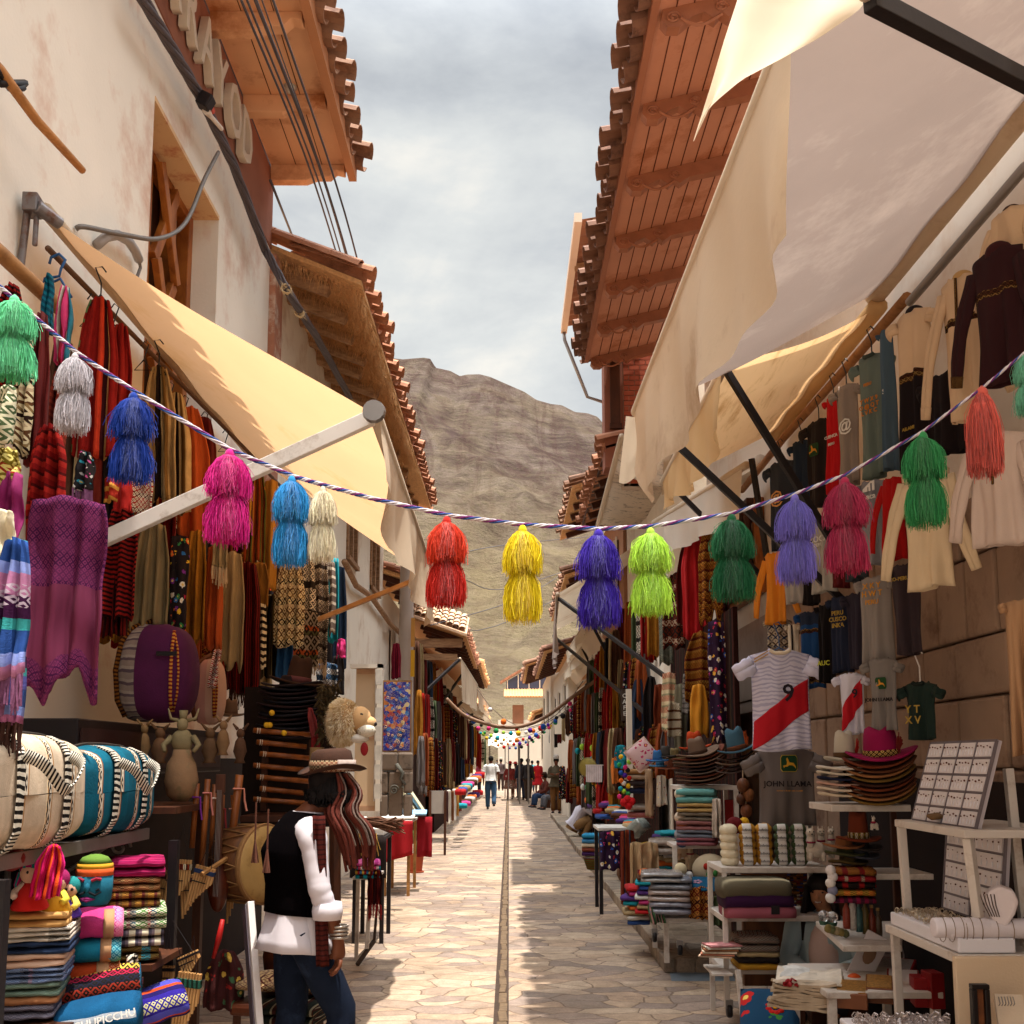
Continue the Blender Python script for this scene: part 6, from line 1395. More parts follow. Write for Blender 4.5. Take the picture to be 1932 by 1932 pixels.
# hats
fb=[plain('3A2214',.9,.15,8,200,.3),plain('1E1216',.9,.15),plain('241014',.9,.15),plain('16121A',.9,.15)]
for i in range(13):
    hat('dark felt hat in the tall stack behind the man, %s from the bottom'%ORD[i],548+random.uniform(-6,6),1392-i*8,118+random.uniform(-8,8),fb[1+i%3],Y=6.0,rot=random.uniform(-15,15),flat=(i<12),group='dark felt hats stacked on the left',curl=.12,crown=.2)
hat('brown felt hat with twin cord band crowning the dark hat stack',562,1292,112,fb[0],Y=6.0,rot=12,roll=8,crown=.52,curl=.12,bandm=plain('6A3A3A',.8),group='dark felt hats stacked on the left')
drape('cord','red tasselled braid hanging over the dark hats','braid',585,1335,1392,12,plain('7A2A2A',.9),Y=5.85,folds=1,seed=3,skew=.9,fringe=frR)
for i,(x,y) in enumerate(((513,1345),(503,1368),(509,1368),(536,1383))): ball('tiny yellow bobble on the dark hat stack, %s from the top'%ORD[i],x,y,11,plain('D0A020',.8),Y=5.8,name='bobble',cat='bobble',group='yellow bobbles')
# lion mask
def furm(col,c2): 
    m,nt,b,out=newmat('fur'); g=nd(nt,'ShaderNodeNewGeometry').outputs['Random Per Island']; nt.links.new(ramp(nt,g,[(0,hx(c2)),(1,hx(col))]),b.inputs['Base Color']); b.inputs['Roughness'].default_value=.9; b.inputs['Sheen Weight'].default_value=.3; return m
c=W(654,1362,5.5); t=thing('lion_mask',c,'furry lion head mask with spotted muzzle and red tongue','mask'); fm=furm('F2E2C2','C8A870'); sc_=5.5/F
q=MB(); q.ell(c+Vector((-.012,0,.0)),(.082,.085,.115),18,12); q.build('head',plain('B89060',.95,.1,20),t,smooth=True)
rnd=random.Random(4); q=MB()
for k in range(5200):
    u=rnd.uniform(-1,1); a=rnd.uniform(0,6.283); s=math.sqrt(1-u*u); n_=Vector((math.cos(a)*s,math.sin(a)*s,u)); p=c+Vector((-.012+n_.x*.08,n_.y*.083,n_.z*.112))
    if n_.x>.72 and n_.z<.5: continue
    l=rnd.uniform(.014,.03)*(1.2 if n_.x<0 else .7); d=(n_+Vector((rnd.uniform(-.4,.4)-.2,rnd.uniform(-.4,.4),rnd.uniform(-.5,.2)-.25))).normalized(); sd=n_.orthogonal().normalized()*.0034
    q._a([p-sd,p+sd,p+d*l*.6+sd*.7+Vector((0,0,-.002)),p+d*l+Vector((0,0,-l*.25))],[(0,1,2,3)])
q.build('mane',fm,t)
q=MB(); q.ell(c+Vector((.075,-.02,.015)),(.055,.06,.065),14,9); q.ell(c+Vector((.112,-.02,-.006)),(.046,.042,.036),14,9); q.build('face',plain('C8A070',.9,.1,20),t,smooth=True)
q=MB(); q.ell(c+Vector((.108,-.035,-.045)),(.05,.042,.036),12,8); q.build('muzzle',plain('D8CCB8',.9,.3,60,dirt='3A2A1A',ds=60),t,smooth=True)
q=MB(); q.ell(c+Vector((.148,-.028,-.012)),(.014,.016,.013),9,7); q.build('nose',black,t,smooth=True); q=MB(); q.ell(c+Vector((.085,-.07,.035)),(.01,.006,.008),8,6); q.build('eye',black,t,smooth=True)
q=MB(); q.ell(c+Vector((.07,-.02,-.085)),(.05,.045,.025),12,8); q.build('jaw',plain('D8D0C4',.9,.1,30),t,smooth=True)
q=MB(); q.ell(c+Vector((.10,-.045,-.14)),(.02,.006,.035),10,8); q.build('tongue',plain('8A0E14',.6),t,smooth=True)
c=W(640,1500,5.5); q=MB(); q.tube([W(632,1410,5.5),W(632,1560,5.5),W(632,1900,5.5)],.03,8); tag(q.build('display_post',woodDk),'dark post carrying the lion mask','post')
rnd=random.Random(9); q=MB()
for k in range(260):
    p=W(rnd.uniform(600,640),rnd.uniform(1290,1400),5.7+rnd.uniform(-.05,.05)); q.tube([p,p+Vector((rnd.uniform(-.03,.03),rnd.uniform(-.03,.03),rnd.uniform(-.05,.03)))],.006,4)
tag(q.build('dried_pods',plain('3E3018',.9,.4,30)),'bunch of dark dried seed pods between the hats and the lion mask','dried plant',kind='stuff')
# chairs, cushion, white post behind the man
t=thing('white_post',W(482,1900,4.9),'white painted slanting post beside the drum','post'); q=MB(); q.bar(W(471,1703,4.9),W(490,1960,4.7),.03,.05); q.build('face',plain('D8D0CC',.5,.04),t,bevel=.003); q=MB(); q.bar(W(462,1712,4.92),W(480,1960,4.72),.012,.06); q.build('side',plain('5A5058',.6),t)
t=thing('leather_chair',W(540,1880,5.3),'brown leather armchair with zigzag woven cushion behind the man','chair')
lea=wood('6A3216','3A180A',.45); q=MB(); q.M=Mx(W(548,1880,5.35),-10); q.ell((0,.12,.16),(.2,.06,.22),16,10); q.build('backrest',lea,t,smooth=True)
q=MB(); q.M=Mx(W(548,1868,5.2),-10); q.box((0,0,-.06),(.46,.36,.06)); q.build('seat',lea,t,bevel=.02)
q=MB(); q.M=Mx(W(548,1862,5.2),-10); slab_layers(q,.42,.34,.05,1,4); q.build('cushion',weave([('8A6A58',1),('5A2A24',1)],.16,0,motif='C8A878',mw=.022),t,smooth=True)
q=MB(); q.M=Mx(W(548,1880,5.2),-10)
for x in (-.2,.2):
    for y in (-.15,.15): q.tube([(x,y,-.02),(x,y,-.45)],.02,6)
q.each('leg',woodDk,t)
t=thing('wicker_basket',W(550,1800,5.5),'round brown wicker basket leaning behind the chair','basket'); c=W(552,1765,5.5); q=MB(); q.M=Mx(c,0,1,75,0); q.lathe([(.001,-.04),(.08,-.035),(.1,0),(.1,.03)],(0,0,0),20); q.build('bowl',weave([('8A5A24',1),('4A2A10',1)],.014,0,src='Object'),t,smooth=True,solid=.006)
q=MB(); q.M=Mx(c,0,1,75,0); q.tube([(.1*math.cos(a),.1*math.sin(a),.03) for a in [i*.35 for i in range(19)]],.008,6); q.build('rim',woodDk,t,smooth=True)
drape('sheepskin','brown shaggy sheepskin hanging low behind the man leg','sheepskin',652,1865,1990,26,plain('7A5230',.98,.4,30,90,.8),Y=5.6,folds=2,seed=2)
# striped stool textile
folded('dark woven textile with cream stripes under the cushion',552,1888,1925,110,sh(('1E2420',2),('8A8068',.5),('3A1A14',1),w=.06,axis=0),Y=5.0,rot=-10,nl=2,D=.3,name='folded_textile',cat='textile')
# red textiles in the dark corner
drape('cloth','dark red embroidered cloth in the shadow under the charango','cloth',425,1790,1900,70,floral('3A0E0C',['8A1A14','C8A040','3A5A3A'],18),Y=5.1,rot=15,folds=2,seed=66)
q=MB(); q.tube([W(420,1735,4.95),W(413,1770,4.95),W(402,1808,4.95)],[.01,.014,.008],8); tag(q.build('red_sheath',plain('A01410',.5),smooth=True),'glossy red curved pepper-like sheath hanging in the dark corner','ornament')
q=MB(); q.box2((-2.24,3.4,.0),(-1.75,5.6,.45)); tag(q.build('floor_chest',plain('160C08',.9,.3,5),bevel=.01),'dark wooden chest on the ground inside the left stall','chest')
# ---------------- door, picture, poster and tables further on the left
t=thing('open_door',W(690,1400,12.6),'cream panelled door standing open in a white frame on the left','door'); a=W(672,1262,12.6); b_=W(708,1530,12.6)
q=MB(); q.box2((a.x,12.6,b_.z),(b_.x,12.66,a.z)); q.build('leaf',plain('CDB08E',.7,.05,3,30,.1),t,bevel=.005)
q=MB(); 
for z in (b_.z,(a.z+b_.z)/2,a.z-.06): q.box2((a.x+.01,12.585,z),(b_.x-.01,12.598,z+.06))
q.each('rail',plain('B89070',.7),t); c=W(716,1262,12.5); q=MB(); q.box2((b_.x+.01,12.5,b_.z),(b_.x+.07,12.62,a.z+.05)); q.box2((a.x-.06,12.5,a.z+.003),(b_.x+.07,12.62,a.z+.05)); q.build('frame',plasterFar,t)
t=thing('card_rack',W(712,1440,11.5),'narrow white rack of cards beside the blue picture','rack'); q=MB(); a=W(708,1262,11.6); b_=W(716,1512,11.6); q.box2((a.x,11.6,b_.z),(a.x+.015,11.64,a.z)); q.box2((b_.x+.01,11.6,b_.z),(b_.x+.025,11.64,a.z)); q.each('rail',whiteP,t)
q=MB()
for k in range(7): z=b_.z+(a.z-b_.z)*(k+.15)/7; q.box2((a.x+.015,11.55,z),(b_.x+.01,11.6,z+.16))
q.each('card',plain('CFC8BC',.6,.2,12),t)
a=W(725,1287,11.2); b_=W(773,1416,11.2); t=thing('textile_picture',((a.x+b_.x)/2,11.2,b_.z),'tall blue picture crowded with tiny coloured figures on the left','picture')
q=MB(); q.box2((a.x-.012,11.2,b_.z-.012),(b_.x+.012,11.23,a.z+.02)); q.build('backing',wood('A87A48','6A4824'),t)
pm,nt,b,out=newmat('picture'); co=coords(nt,'Object'); v=nd(nt,'ShaderNodeTexVoronoi',{'Vector':co,'Scale':26.0}); sp=nd(nt,'ShaderNodeSeparateColor',{0:v.outputs['Color']}); pc=ramp(nt,sp.outputs[0],[(0,hx('1E2A7A')),(.3,hx('2A3A9A')),(.5,hx('3A2A7A')),(.62,hx('9A3A3A')),(.72,hx('C8B080')),(.8,hx('2A6AA8')),(.9,hx('B8703A'))],'CONSTANT'); n_=noi(nt,co,9,4,.7,2); ln=ramp(nt,mth(nt,'ABSOLUTE',mth(nt,'SUBTRACT',n_,.5)),[(.0,1.0),(.02,0.0)]); cc=mixc(nt,mth(nt,'MULTIPLY',ln,.7),pc,hx('C8B8A0')); nt.links.new(cc,b.inputs['Base Color'])
q=MB(); q.box2((a.x,11.19,b_.z),(b_.x,11.198,a.z)); q.build('image',pm,t)
q=MB(); random.seed(6)
for k in range(22):
    x=random.uniform(a.x+.02,b_.x-.02); z=random.uniform(b_.z+.03,a.z-.03); r=random.uniform(.006,.014); q.tube([(x+r*math.cos(p),11.186,z+r*math.sin(p)) for p in [i*.8 for i in range(9)]],.0025,4)
q.each('ring',plain('D0A878',.8,.4,40),t)
a=W(718,1420,11.6); b_=W(777,1540,11.6); t=thing('stone_relief',((a.x+b_.x)/2,11.6,b_.z),'grey stone relief panel with a carved face and spiral below the blue picture','relief')
q=MB(); hw=(b_.x-a.x); hh=(a.z-b_.z)
for (u0,u1,v0,v1) in ((0,.52,.72,1),(.54,1,.72,1),(0,.24,.36,.70),(.72,1,.36,.7),(0,.24,0,.34),(.72,1,0,.34),(.26,.70,0,.70)): q.box2((a.x+u0*hw,11.6,b_.z+v0*hh),(a.x+u1*hw,11.7,b_.z+v1*hh))
q.build('blocks',plain('7A6A5C',.9,.2,6,60,.4,dirt='3A302A',ds=5),t,bevel=.02)
q=MB(); cx,cz=(a.x+b_.x)/2,(a.z+b_.z)/2
q.tube([(cx-.02+(.055-.0022*i)*math.cos(i*.5),11.585,cz-.06+(.055-.0022*i)*math.sin(i*.5)) for i in range(24)],.008,6); q.tube([(cx+.0,11.59,cz+.22),(cx+.07,11.585,cz+.12),(cx+.05,11.585,cz+.06),(cx+.1,11.585,cz-.0),(cx+.05,11.585,cz-.03)],[.02,.022,.018,.015,.01],7); q.build('carving',plain('5E5C54',.9,.2,8,60,.5),t,smooth=True)
# jewellery table
def table(label,x0,x1,yt,yf,Y0,dep,topm,legm,cloth=None,legs=True,th=.03,name='market_table'):
    a=W(x0,yt,Y0); b_=W(x1,yt,Y0); z=a.z; t=thing(name,((a.x+b_.x)/2,Y0+dep/2,0),label,'table')
    q=MB(); q.box2((a.x,Y0,z-th),(b_.x,Y0+dep,z)); q.build('top',topm,t,bevel=.004)
    for i,(x,y) in enumerate(((a.x+.03,Y0+.03),(b_.x-.03,Y0+.03),(a.x+.03,Y0+dep-.03),(b_.x-.03,Y0+dep-.03))):
        q=MB(); q.box2((x-.018,y-.018,yf),(x+.018,y+.018,z-th)); q.build('leg',legm,t)
    return t,a,b_,z
t,a,b_,z=table('small table with black cloth and white jewellery tray, behind the man',664,728,1578,0,9.6,.6,black,black)
q=MB(); q.grid(lambda u,v:(a.x-.01+(b_.x-a.x+.02)*u,9.585-.015*math.sin(u*14)*v,z-.36*v),20,6); o_=q.build('tablecloth',mtDk,smooth=True,solid=.004); tag(o_,'black cloth hanging from the little jewellery table','tablecloth')
q=MB(); q.box2((a.x,9.62,z+.004),(b_.x-.02,10.0,z+.07)); t=thing('jewellery_tray',((a.x+b_.x)/2,9.8,z),'white tray of jewellery on the black clothed table','tray'); q.build('tray',plain('D8D4CC',.6),t,bevel=.008)
for i,x in enumerate((688,713)):
    c=W(x,1562,9.75); q=MB(); q.lathe([(.04,0),(.048,.05),(.04,.085),(.015,.1),(.001,.102)],c,14,sy=.4); tag(q.build('display_bust',plain('D0D8D4',.5),smooth=True),'small white jewellery bust, %s of the pair on the tray'%('left' if i==0 else 'right'),'display stand')
q=MB(); rnd=random.Random(8)
for k in range(60):
    p=W(rnd.uniform(675,712),1572,9.6); q.tube([p+Vector((0,-.03,0)),p+Vector((rnd.uniform(-.02,.02),-.05,-.05)),p+Vector((rnd.uniform(-.04,.04),-.04,-rnd.uniform(.06,.2)))],.003,4)
tag(q.build('necklaces',plain('B89048',.5,.3,30)),'bunch of golden necklaces hanging from the white tray','necklaces')
# scarf rack
t=thing('scarf_rack',(-1.15,8.6,0),'white wheeled rack of folded striped scarves beside the man','rack')
q=MB(); pts=[W(676,1655,8.7),W(700,1660,8.4)]; 
for (x0,y0,x1,y1,Yy) in ((676,1652,672,1812,8.9),(700,1655,692,1790,8.4),(672,1812,694,1788,8.6)): q.bar(W(x0,y0,Yy),W(x1,y1,Yy),.03)
q.build('frame',whiteP,t,bevel=.003); q=MB(); q.bar(W(712,1700,8.5),W(706,1775,8.5),.02); q.bar(W(706,1775,8.5),W(674,1820,8.3),.025); q.build('dark_bar',plain('3A2A20',.7),t)
q=MB(); q.box2((W(672,1652,8.6).x,8.4,W(690,1655,8.4).z-.02),(W(716,1652,8.6).x,8.9,W(690,1655,8.4).z)); q.build('shelf',whiteP,t)
for i,(cl,lab) in enumerate(((sh('B83A8A','D86AA8',w=.05),'pink and magenta'),(sh('1A7A8A','C83A6A','D8D0C8',w=.06),'teal and pink'),(sh('C8A040','8A1A2A','2A6A9A',w=.05),'yellow and red'),(sh('1A8A9A','2A2420',w=.06),'turquoise and black'))):
    folded('%s striped scarf folded on the white wheeled rack'%lab,694,1622+i*8,1631+i*8,46,cl,Y=8.5,rot=8,nl=1,D=.35,name='folded_scarf',cat='scarf')
drape('scarf','dark red and black scarves with long fringe hanging off the white rack','scarf',708,1640,1705,26,mtWine,Y=8.35,folds=4,amp=.02,seed=91,fringe=frR,top=.9)
# second table with red cloth
t,a,b_,z=table('low wooden table with red cloth and white boards on top',722,776,1549,0,12.9,.9,whiteP,wood('B8854A','7A5228',.7))
q=MB(); q.grid(lambda u,v:(a.x-.01+(b_.x-a.x+.03)*u,12.88-.03*math.sin(u*11)*v,z+.004-.5*v*(1-.2*u)),24,8); tag(q.build('tablecloth',plain('9A1018',.9,.15,5),smooth=True,solid=.004),'dark red cloth draped over the front of the low wooden table','tablecloth')
q=MB(); p0=W(790,1541,14.2); q.grid(lambda u,v:(p0.x-.02+.2*u,14.2-.04*math.sin(u*9)*v,p0.z-.52*v),14,6); tag(q.build('tablecloth',plain('8E0E1C',.9,.15,5),smooth=True,solid=.004),'second red cloth hanging behind the cactus pot','tablecloth')
for i,(x,y,w_,cl,lab) in enumerate(((752,1540,60,'D8D4CC','white blank board lying on the red clothed table'),(775,1533,60,'8AB8D8','pale blue picture board lying on the red clothed table'),(748,1530,44,'C8BCA8','cream sketch block at the back of the red clothed table'))):
    c=W(x,y,13.2+i*.2); q=MB(); q.box(c,(w_*13.3/F,.3,.02),rz=.05*i,rx=.12); tag(q.build('picture_board',plain(cl,.6,.15,6),bevel=.003),lab,'board')
for i in range(4):
    c=W(745+i*8,1500,14.0+i*.05); q=MB(); q.box(c+Vector((.03*i,0,-.05)),(.04,.3,.42),ry=-.45-.05*i); t=thing('painting',c,'canvas painting leaning in the row on the left table, %s from the left'%ORD[i],'painting','paintings leaning on the left table'); q.build('canvas',plain(['8A5A34','3A5A4A','C8C0A8','6A9AC0'][i],.7,.4,14),t); q=MB(); q.box(c+Vector((.03*i+.022,0,-.05)),(.008,.32,.44),ry=-.45-.05*i); q.build('frame',plain('D8D0B0',.6),t)
# cactus
pc_=WZ(784,1646); t=thing('potted_cactus',pc_,'slim green cactus in a terracotta pot on the paving','plant'); q=MB(); q.lathe([(.09,0),(.115,.22),(.125,.225),(.125,.26),(.105,.262),(.1,.23),(.001,.225)],pc_,20); q.lathe([(.12,0),(.125,.02),(.09,.021)],pc_,20); q.build('pot',plain('A84E30',.8,.12,5,50,.3),t,smooth=False)
q=MB(); q.tube([pc_+Vector((0,0,.22)),pc_+Vector((-.01,0,.4)),pc_+Vector((-.03,0,.6))],[.028,.026,.016],8); q.tube([pc_+Vector((-.01,0,.35)),pc_+Vector((.04,0,.4)),pc_+Vector((.045,0,.5))],[.014,.014,.01],8); q.build('stem',plain('4A6A34',.8,.2,20),t,smooth=True)
# distant left stall goods
rnd=random.Random(77)
t=thing('display_stand',WZ(838,1562),'grey white board stand at the foot of the far left garments','stand'); a=W(812,1492,18.5); b_=W(840,1535,18.5); q=MB(); q.box2((a.x,18.5,b_.z),(b_.x,18.54,a.z)); q.build('board',plain('A8A098',.8,.1),t); q=MB(); q.box2((a.x-.02,18.45,.0),(a.x+.02,18.5,a.z)); q.box2((b_.x-.02,18.45,0),(b_.x+.02,18.5,a.z)); q.each('leg',woodDk,t)
for i,(x,y0,y1,w_,cl) in enumerate(((842,1492,1550,8,'3A1A18'),(847,1490,1556,8,'C8C0B4'),(853,1492,1548,7,'7A4A2A'),(857,1488,1552,7,'CFC8C0'),(862,1486,1540,8,'B8843A'),(867,1484,1530,8,'8A3A20'))):
    drape('scarf','%s banner-like scarf hanging off the far left stand, %s from the near end'%(['dark','white','brown','pale','ochre','rust'][i],ORD[i]),'scarf',x,y0,y1,w_,plain(cl,.9,.2,8),Y=19+i*.6,folds=1,seed=i,top=.9,group='scarves off the far left stand')
def pile(label,xa,xb,y0,y1,Y0,n,cols,wpx,hpx,grp,cat='textile'):
    for i in range(n):
        t=i/max(1,n-1); folded('%s folded textile, %s %s'%(cols[i%len(cols)][0],ORD[i],label),xa+(xb-xa)*t+rnd.uniform(-2,2),y0+(y1-y0)*t-hpx,y0+(y1-y0)*t,wpx*rnd.uniform(.85,1.15),cols[i%len(cols)][1],Y=Y0[0]+(Y0[1]-Y0[0])*t,rot=rnd.uniform(-15,15),nl=1,D=.3,name='folded_textile',cat=cat,group=grp)
CP=[('crimson',mtCrim),('blue',plain('2A4A8A',.9,.2,6)),('cream',mtSand),('teal',mtTeal),('pink',plain('B83A78',.9,.15,6)),('brown',mtBrn),('white',plain('C8C4BC',.9,.1,6)),('orange',plain('C8642A',.9,.1,6)),('purple',plain('4A2A6A',.9,.2,6))]
pile('from the near end of the far left goods',868,905,1500,1468,(20,31),10,CP,18,12,'folded textiles on the far left')
pile('from the near end of the low far left goods',872,900,1525,1500,(22,30),7,CP[3:]+CP[:3],16,10,'low folded textiles on the far left')
# ================================================================ RIGHT STALLS
random.seed(44)
wbar=whiteP
def bars(t,name,m,lst,w_=.03):
    for a,b_ in lst:
        q=MB(); q.bar(a,b_,w_); q.build(name,m,t,bevel=.003)
# --- jewellery rack
jr=thing('jewellery_rack',(1.85,4.3,0),'white slatted jewellery rack with sloping legs at the right edge','rack')
ta=W(1674,1546,4.62); tb=W(1814,1566,3.95); zt=(ta.z+tb.z)/2; za=W(1787,1800,3.95).z
q=MB(); q.box2((1.665,3.93,zt-.03),(2.1,4.64,zt)); q.build('top_shelf',whiteP,jr,bevel=.004)
q=MB(); q.box2((1.62,3.93,za-.035),(2.2,4.68,za)); q.build('tray_shelf',whiteP,jr,bevel=.004)
bars(jr,'leg',whiteP,[(Vector((1.68,4.6,zt-.03)),Vector((1.70,4.62,za))),(Vector((1.69,3.96,zt-.03)),Vector((1.74,4.0,za))),(Vector((1.64,4.62,za-.035)),Vector((1.66,4.66,.4))),(Vector((1.64,3.96,za-.035)),Vector((1.7,3.98,.0))),(W(1902,1450,4.1),W(1938,1800,4.1)),(Vector((1.66,4.66,.4)),Vector((1.68,4.68,0)))],.032)
def earboard(label,X0,X1,Y0,Y1,z0,z1,cols,rows,side=True):
    t=thing('earring_board',((X0+X1)/2,(Y0+Y1)/2,z0),label,'board'); e=lambda u,v:Vector((X0+(X1-X0)*v*.6+(0),Y1+(Y0-Y1)*u,z0+(z1-z0)*v)); off=Vector((-.012,-.004,0))
    q=MB(); q.grid(e,1,1); o_=q.build('panel',plain('B8B0B4',.6,.06,8,40,.1),t,solid=.02)
    q=MB(); q2=MB(); q3=MB()
    for c in range(cols):
        for r in range(rows):
            u0=(c+.06)/cols; u1=(c+.94)/cols; v0=(r+.08)/rows; v1=(r+.92)/rows
            q.poly([e(u0,v0)+off,e(u1,v0)+off,e(u1,v1)+off,e(u0,v1)+off],.006,(-1,-.2,0))
            for k in range(5):
                u=u0+(u1-u0)*(k+.5)/5; p=e(u,v0+(v1-v0)*random.uniform(.6,.78))+off*1.9; q2.ell(p,random.uniform(.0022,.0045),6,4); q3.bar(e(u,v0+.02)+off*1.7,e(u,v0+(v1-v0)*.5)+off*1.7,.002,.004)
    q.build('card',plain('D4CCCC',.6,.05,20),t); q2.build('earrings',plain('5A3020',.35,.5,60),t)['kind']='stuff'; q3.build('pins',plain('D8D4D8',.3,.1),t)['kind']='stuff'
    q=MB()
    for c in range(cols+1): q.bar(e(c/cols,0)+off,e(c/cols,1)+off,.006,.012)
    for r in range(rows+1): q.bar(e(0,r/rows)+off,e(1,r/rows)+off,.004,.01)
    q.build('divider',plain('6A6064',.5),t); return t
earboard('upper white board of earrings in four columns, standing on the jewellery rack',1.74,1.9,3.98,4.6,zt+.002,W(1890,1397,4.0).z,4,5)
b1=W(1757,1712,4.62).z; earboard('lower board of earrings behind the tray of rings',1.86,1.92,4.08,4.62,b1,zt-.035,2,5)
c=W(1764,1540,4.3); q=MB(); q.ell(c,(.035,.03,.014),10,7,fn=lambda p:p+Vector((0,0,.006*fnoise(p.x*40,p.y*40)))); tag(q.build('pebble',plain('6A5034',.9,.2,30),smooth=True),'brown pebble weighing down the upper earring board','stone')
q=MB(); q.box2((1.63,3.95,za+.002),(1.84,4.64,za+.055)); t=thing('ring_tray',(1.73,4.3,za),'long white tray packed with silver rings and earrings','tray'); q.build('tray',plain('D8D4D8',.6,.04),t,bevel=.006)
rnd=random.Random(3); q=MB()
for k in range(420):
    p=Vector((rnd.uniform(1.64,1.83),rnd.uniform(3.97,4.62),za+.06)); a=rnd.uniform(0,3); r=rnd.uniform(.006,.011); q.tube([p+Vector((r*math.cos(s)*math.cos(a),r*math.cos(s)*math.sin(a),r*math.sin(s)+.008)) for s in (0,1.05,2.1,3.14,4.2,5.3,6.28)],.0016,3)
q.build('rings',plain('B8A890',.3,.3,60,metal=.7),t)
for i,(x,y,L) in enumerate(((1788,1752,.34),(1760,1750,.2))):
    c=W(x,y,3.98); q=MB(); q.lathe([(.001,0),(.034,.0),(.036,.01),(.036,L),(.001,L)],c,18,ax='X'); t=thing('bracelet_roll',c,'white cylinder stacked with thin bracelets, %s of the two on the rack'%('longer' if i==0 else 'shorter'),'display stand'); q.build('roll',plain('D4CCD0',.5,.04),t,smooth=True,bevel=.004)
    for k in range(5):
        q=MB(); q.tube([c+Vector((L*(k+1)/6,.039*math.cos(s),.045*math.sin(s)-.006)) for s in [j*.5 for j in range(14)]],.0016,4); q.build('bracelet',plain('8A7A6A',.3,.2,metal=.8),t)
c=W(1892,1762,3.95); q=MB(); q.M=Mx(c,-20); o_=[(0,0),(.045,.07),(.06,.115),(.045,.155),(.0,.17),(-.04,.15),(-.055,.11),(-.04,.06)]; q.poly([(x,0,z) for x,z in o_],.09,(0,1,0)); t=thing('necklace_stand',c,'white drop-shaped necklace stand holding silver chains at the right edge','display stand'); q.build('stand',plain('D4C8C8',.6,.04),t,bevel=.01)
for k in range(5):
    q=MB(); q.M=Mx(c,-20); q.tube([(-.05+.012*k-.02,-.002,.14),(-.058+.01*k,-.004,.1),(-.04+.008*k,-.004,.06)],.0018,4); q.build('chain',plain('6A5A50',.3,metal=.8),t)
# cream panel, framed picture
t=thing('cream_panel',(1.75,3.7,0),'blank cream board in the lower right corner under the rack','board'); a=W(1802,1806,3.9); q=MB(); q.box2((a.x,3.9,-.0+.02),(2.3,3.93,a.z)); q.build('sheet',plain('CDB496',.8,.04,3),t,bevel=.004)
t=thing('framed_picture',W(1852,1932,3.75),'small dark framed brown picture leaning in the lower right corner','picture'); q=MB(); a=W(1834,1858,3.75); b_=W(1873,1960,3.75)
for (x0,x1,z0,z1) in ((a.x,b_.x,a.z-.016,a.z),(a.x,a.x+.018,b_.z,a.z-.016),(b_.x-.018,b_.x,b_.z,a.z-.016)): q.box2((x0,3.75,z0),(x1,3.78,z1))
q.build('frame',plain('140C0C',.4),t,bevel=.003); q=MB(); q.box2((a.x+.018,3.765,b_.z),(b_.x-.018,3.775,a.z-.016)); q.build('image',plain('6A3A1A',.6,.5,40),t)
q=MB(); c=W(1905,1905,3.8); q.box(c,(.09,.02,.1),rz=-.2,rx=-.3); t=thing('earring_card',c,'cream card with small silver earrings at the bottom right corner','card'); q.build('card',plain('C8B49C',.8),t); q=MB()
for k in range(6): q.tube([c+Vector((-.05+.01*k,-.03,.05)),c+Vector((-.052+.01*k,-.045,.03)),c+Vector((-.05+.01*k,-.03,.02))],.002,4)
q.build('earrings',steel,t)
q=MB(); rnd=random.Random(12)
for k in range(520):
    p=W(rnd.uniform(1612,1790),rnd.uniform(1914,1960),4.0+rnd.uniform(-.15,.15)); r=rnd.uniform(.005,.012); a=rnd.uniform(0,3); q.tube([p+Vector((r*math.cos(s)*math.cos(a),r*math.cos(s)*math.sin(a),r*math.sin(s))) for s in (0,1.3,2.6,3.9,5.2,6.28)],.002,3)
tag(q.build('silver_jewellery',plain('A89C98',.3,.3,60,metal=.6)),'glittering heap of silver filigree jewellery at the bottom edge','jewellery',kind='stuff')
t=thing('jewellery_case',W(1700,1950,4.0),'white jewellery case under the silver filigree heap','case'); q=MB(); a=W(1606,1922,4.05); q.box2((a.x,3.75,a.z-.12),(W(1795,1922,4.05).x,4.2,a.z-.03)); q.build('case',plain('C8C0C0',.6),t,bevel=.008); q=MB(); q.box2((a.x+.02,3.77,0),(a.x+.06,3.8,a.z-.12)); q.each('leg',woodDk,t)
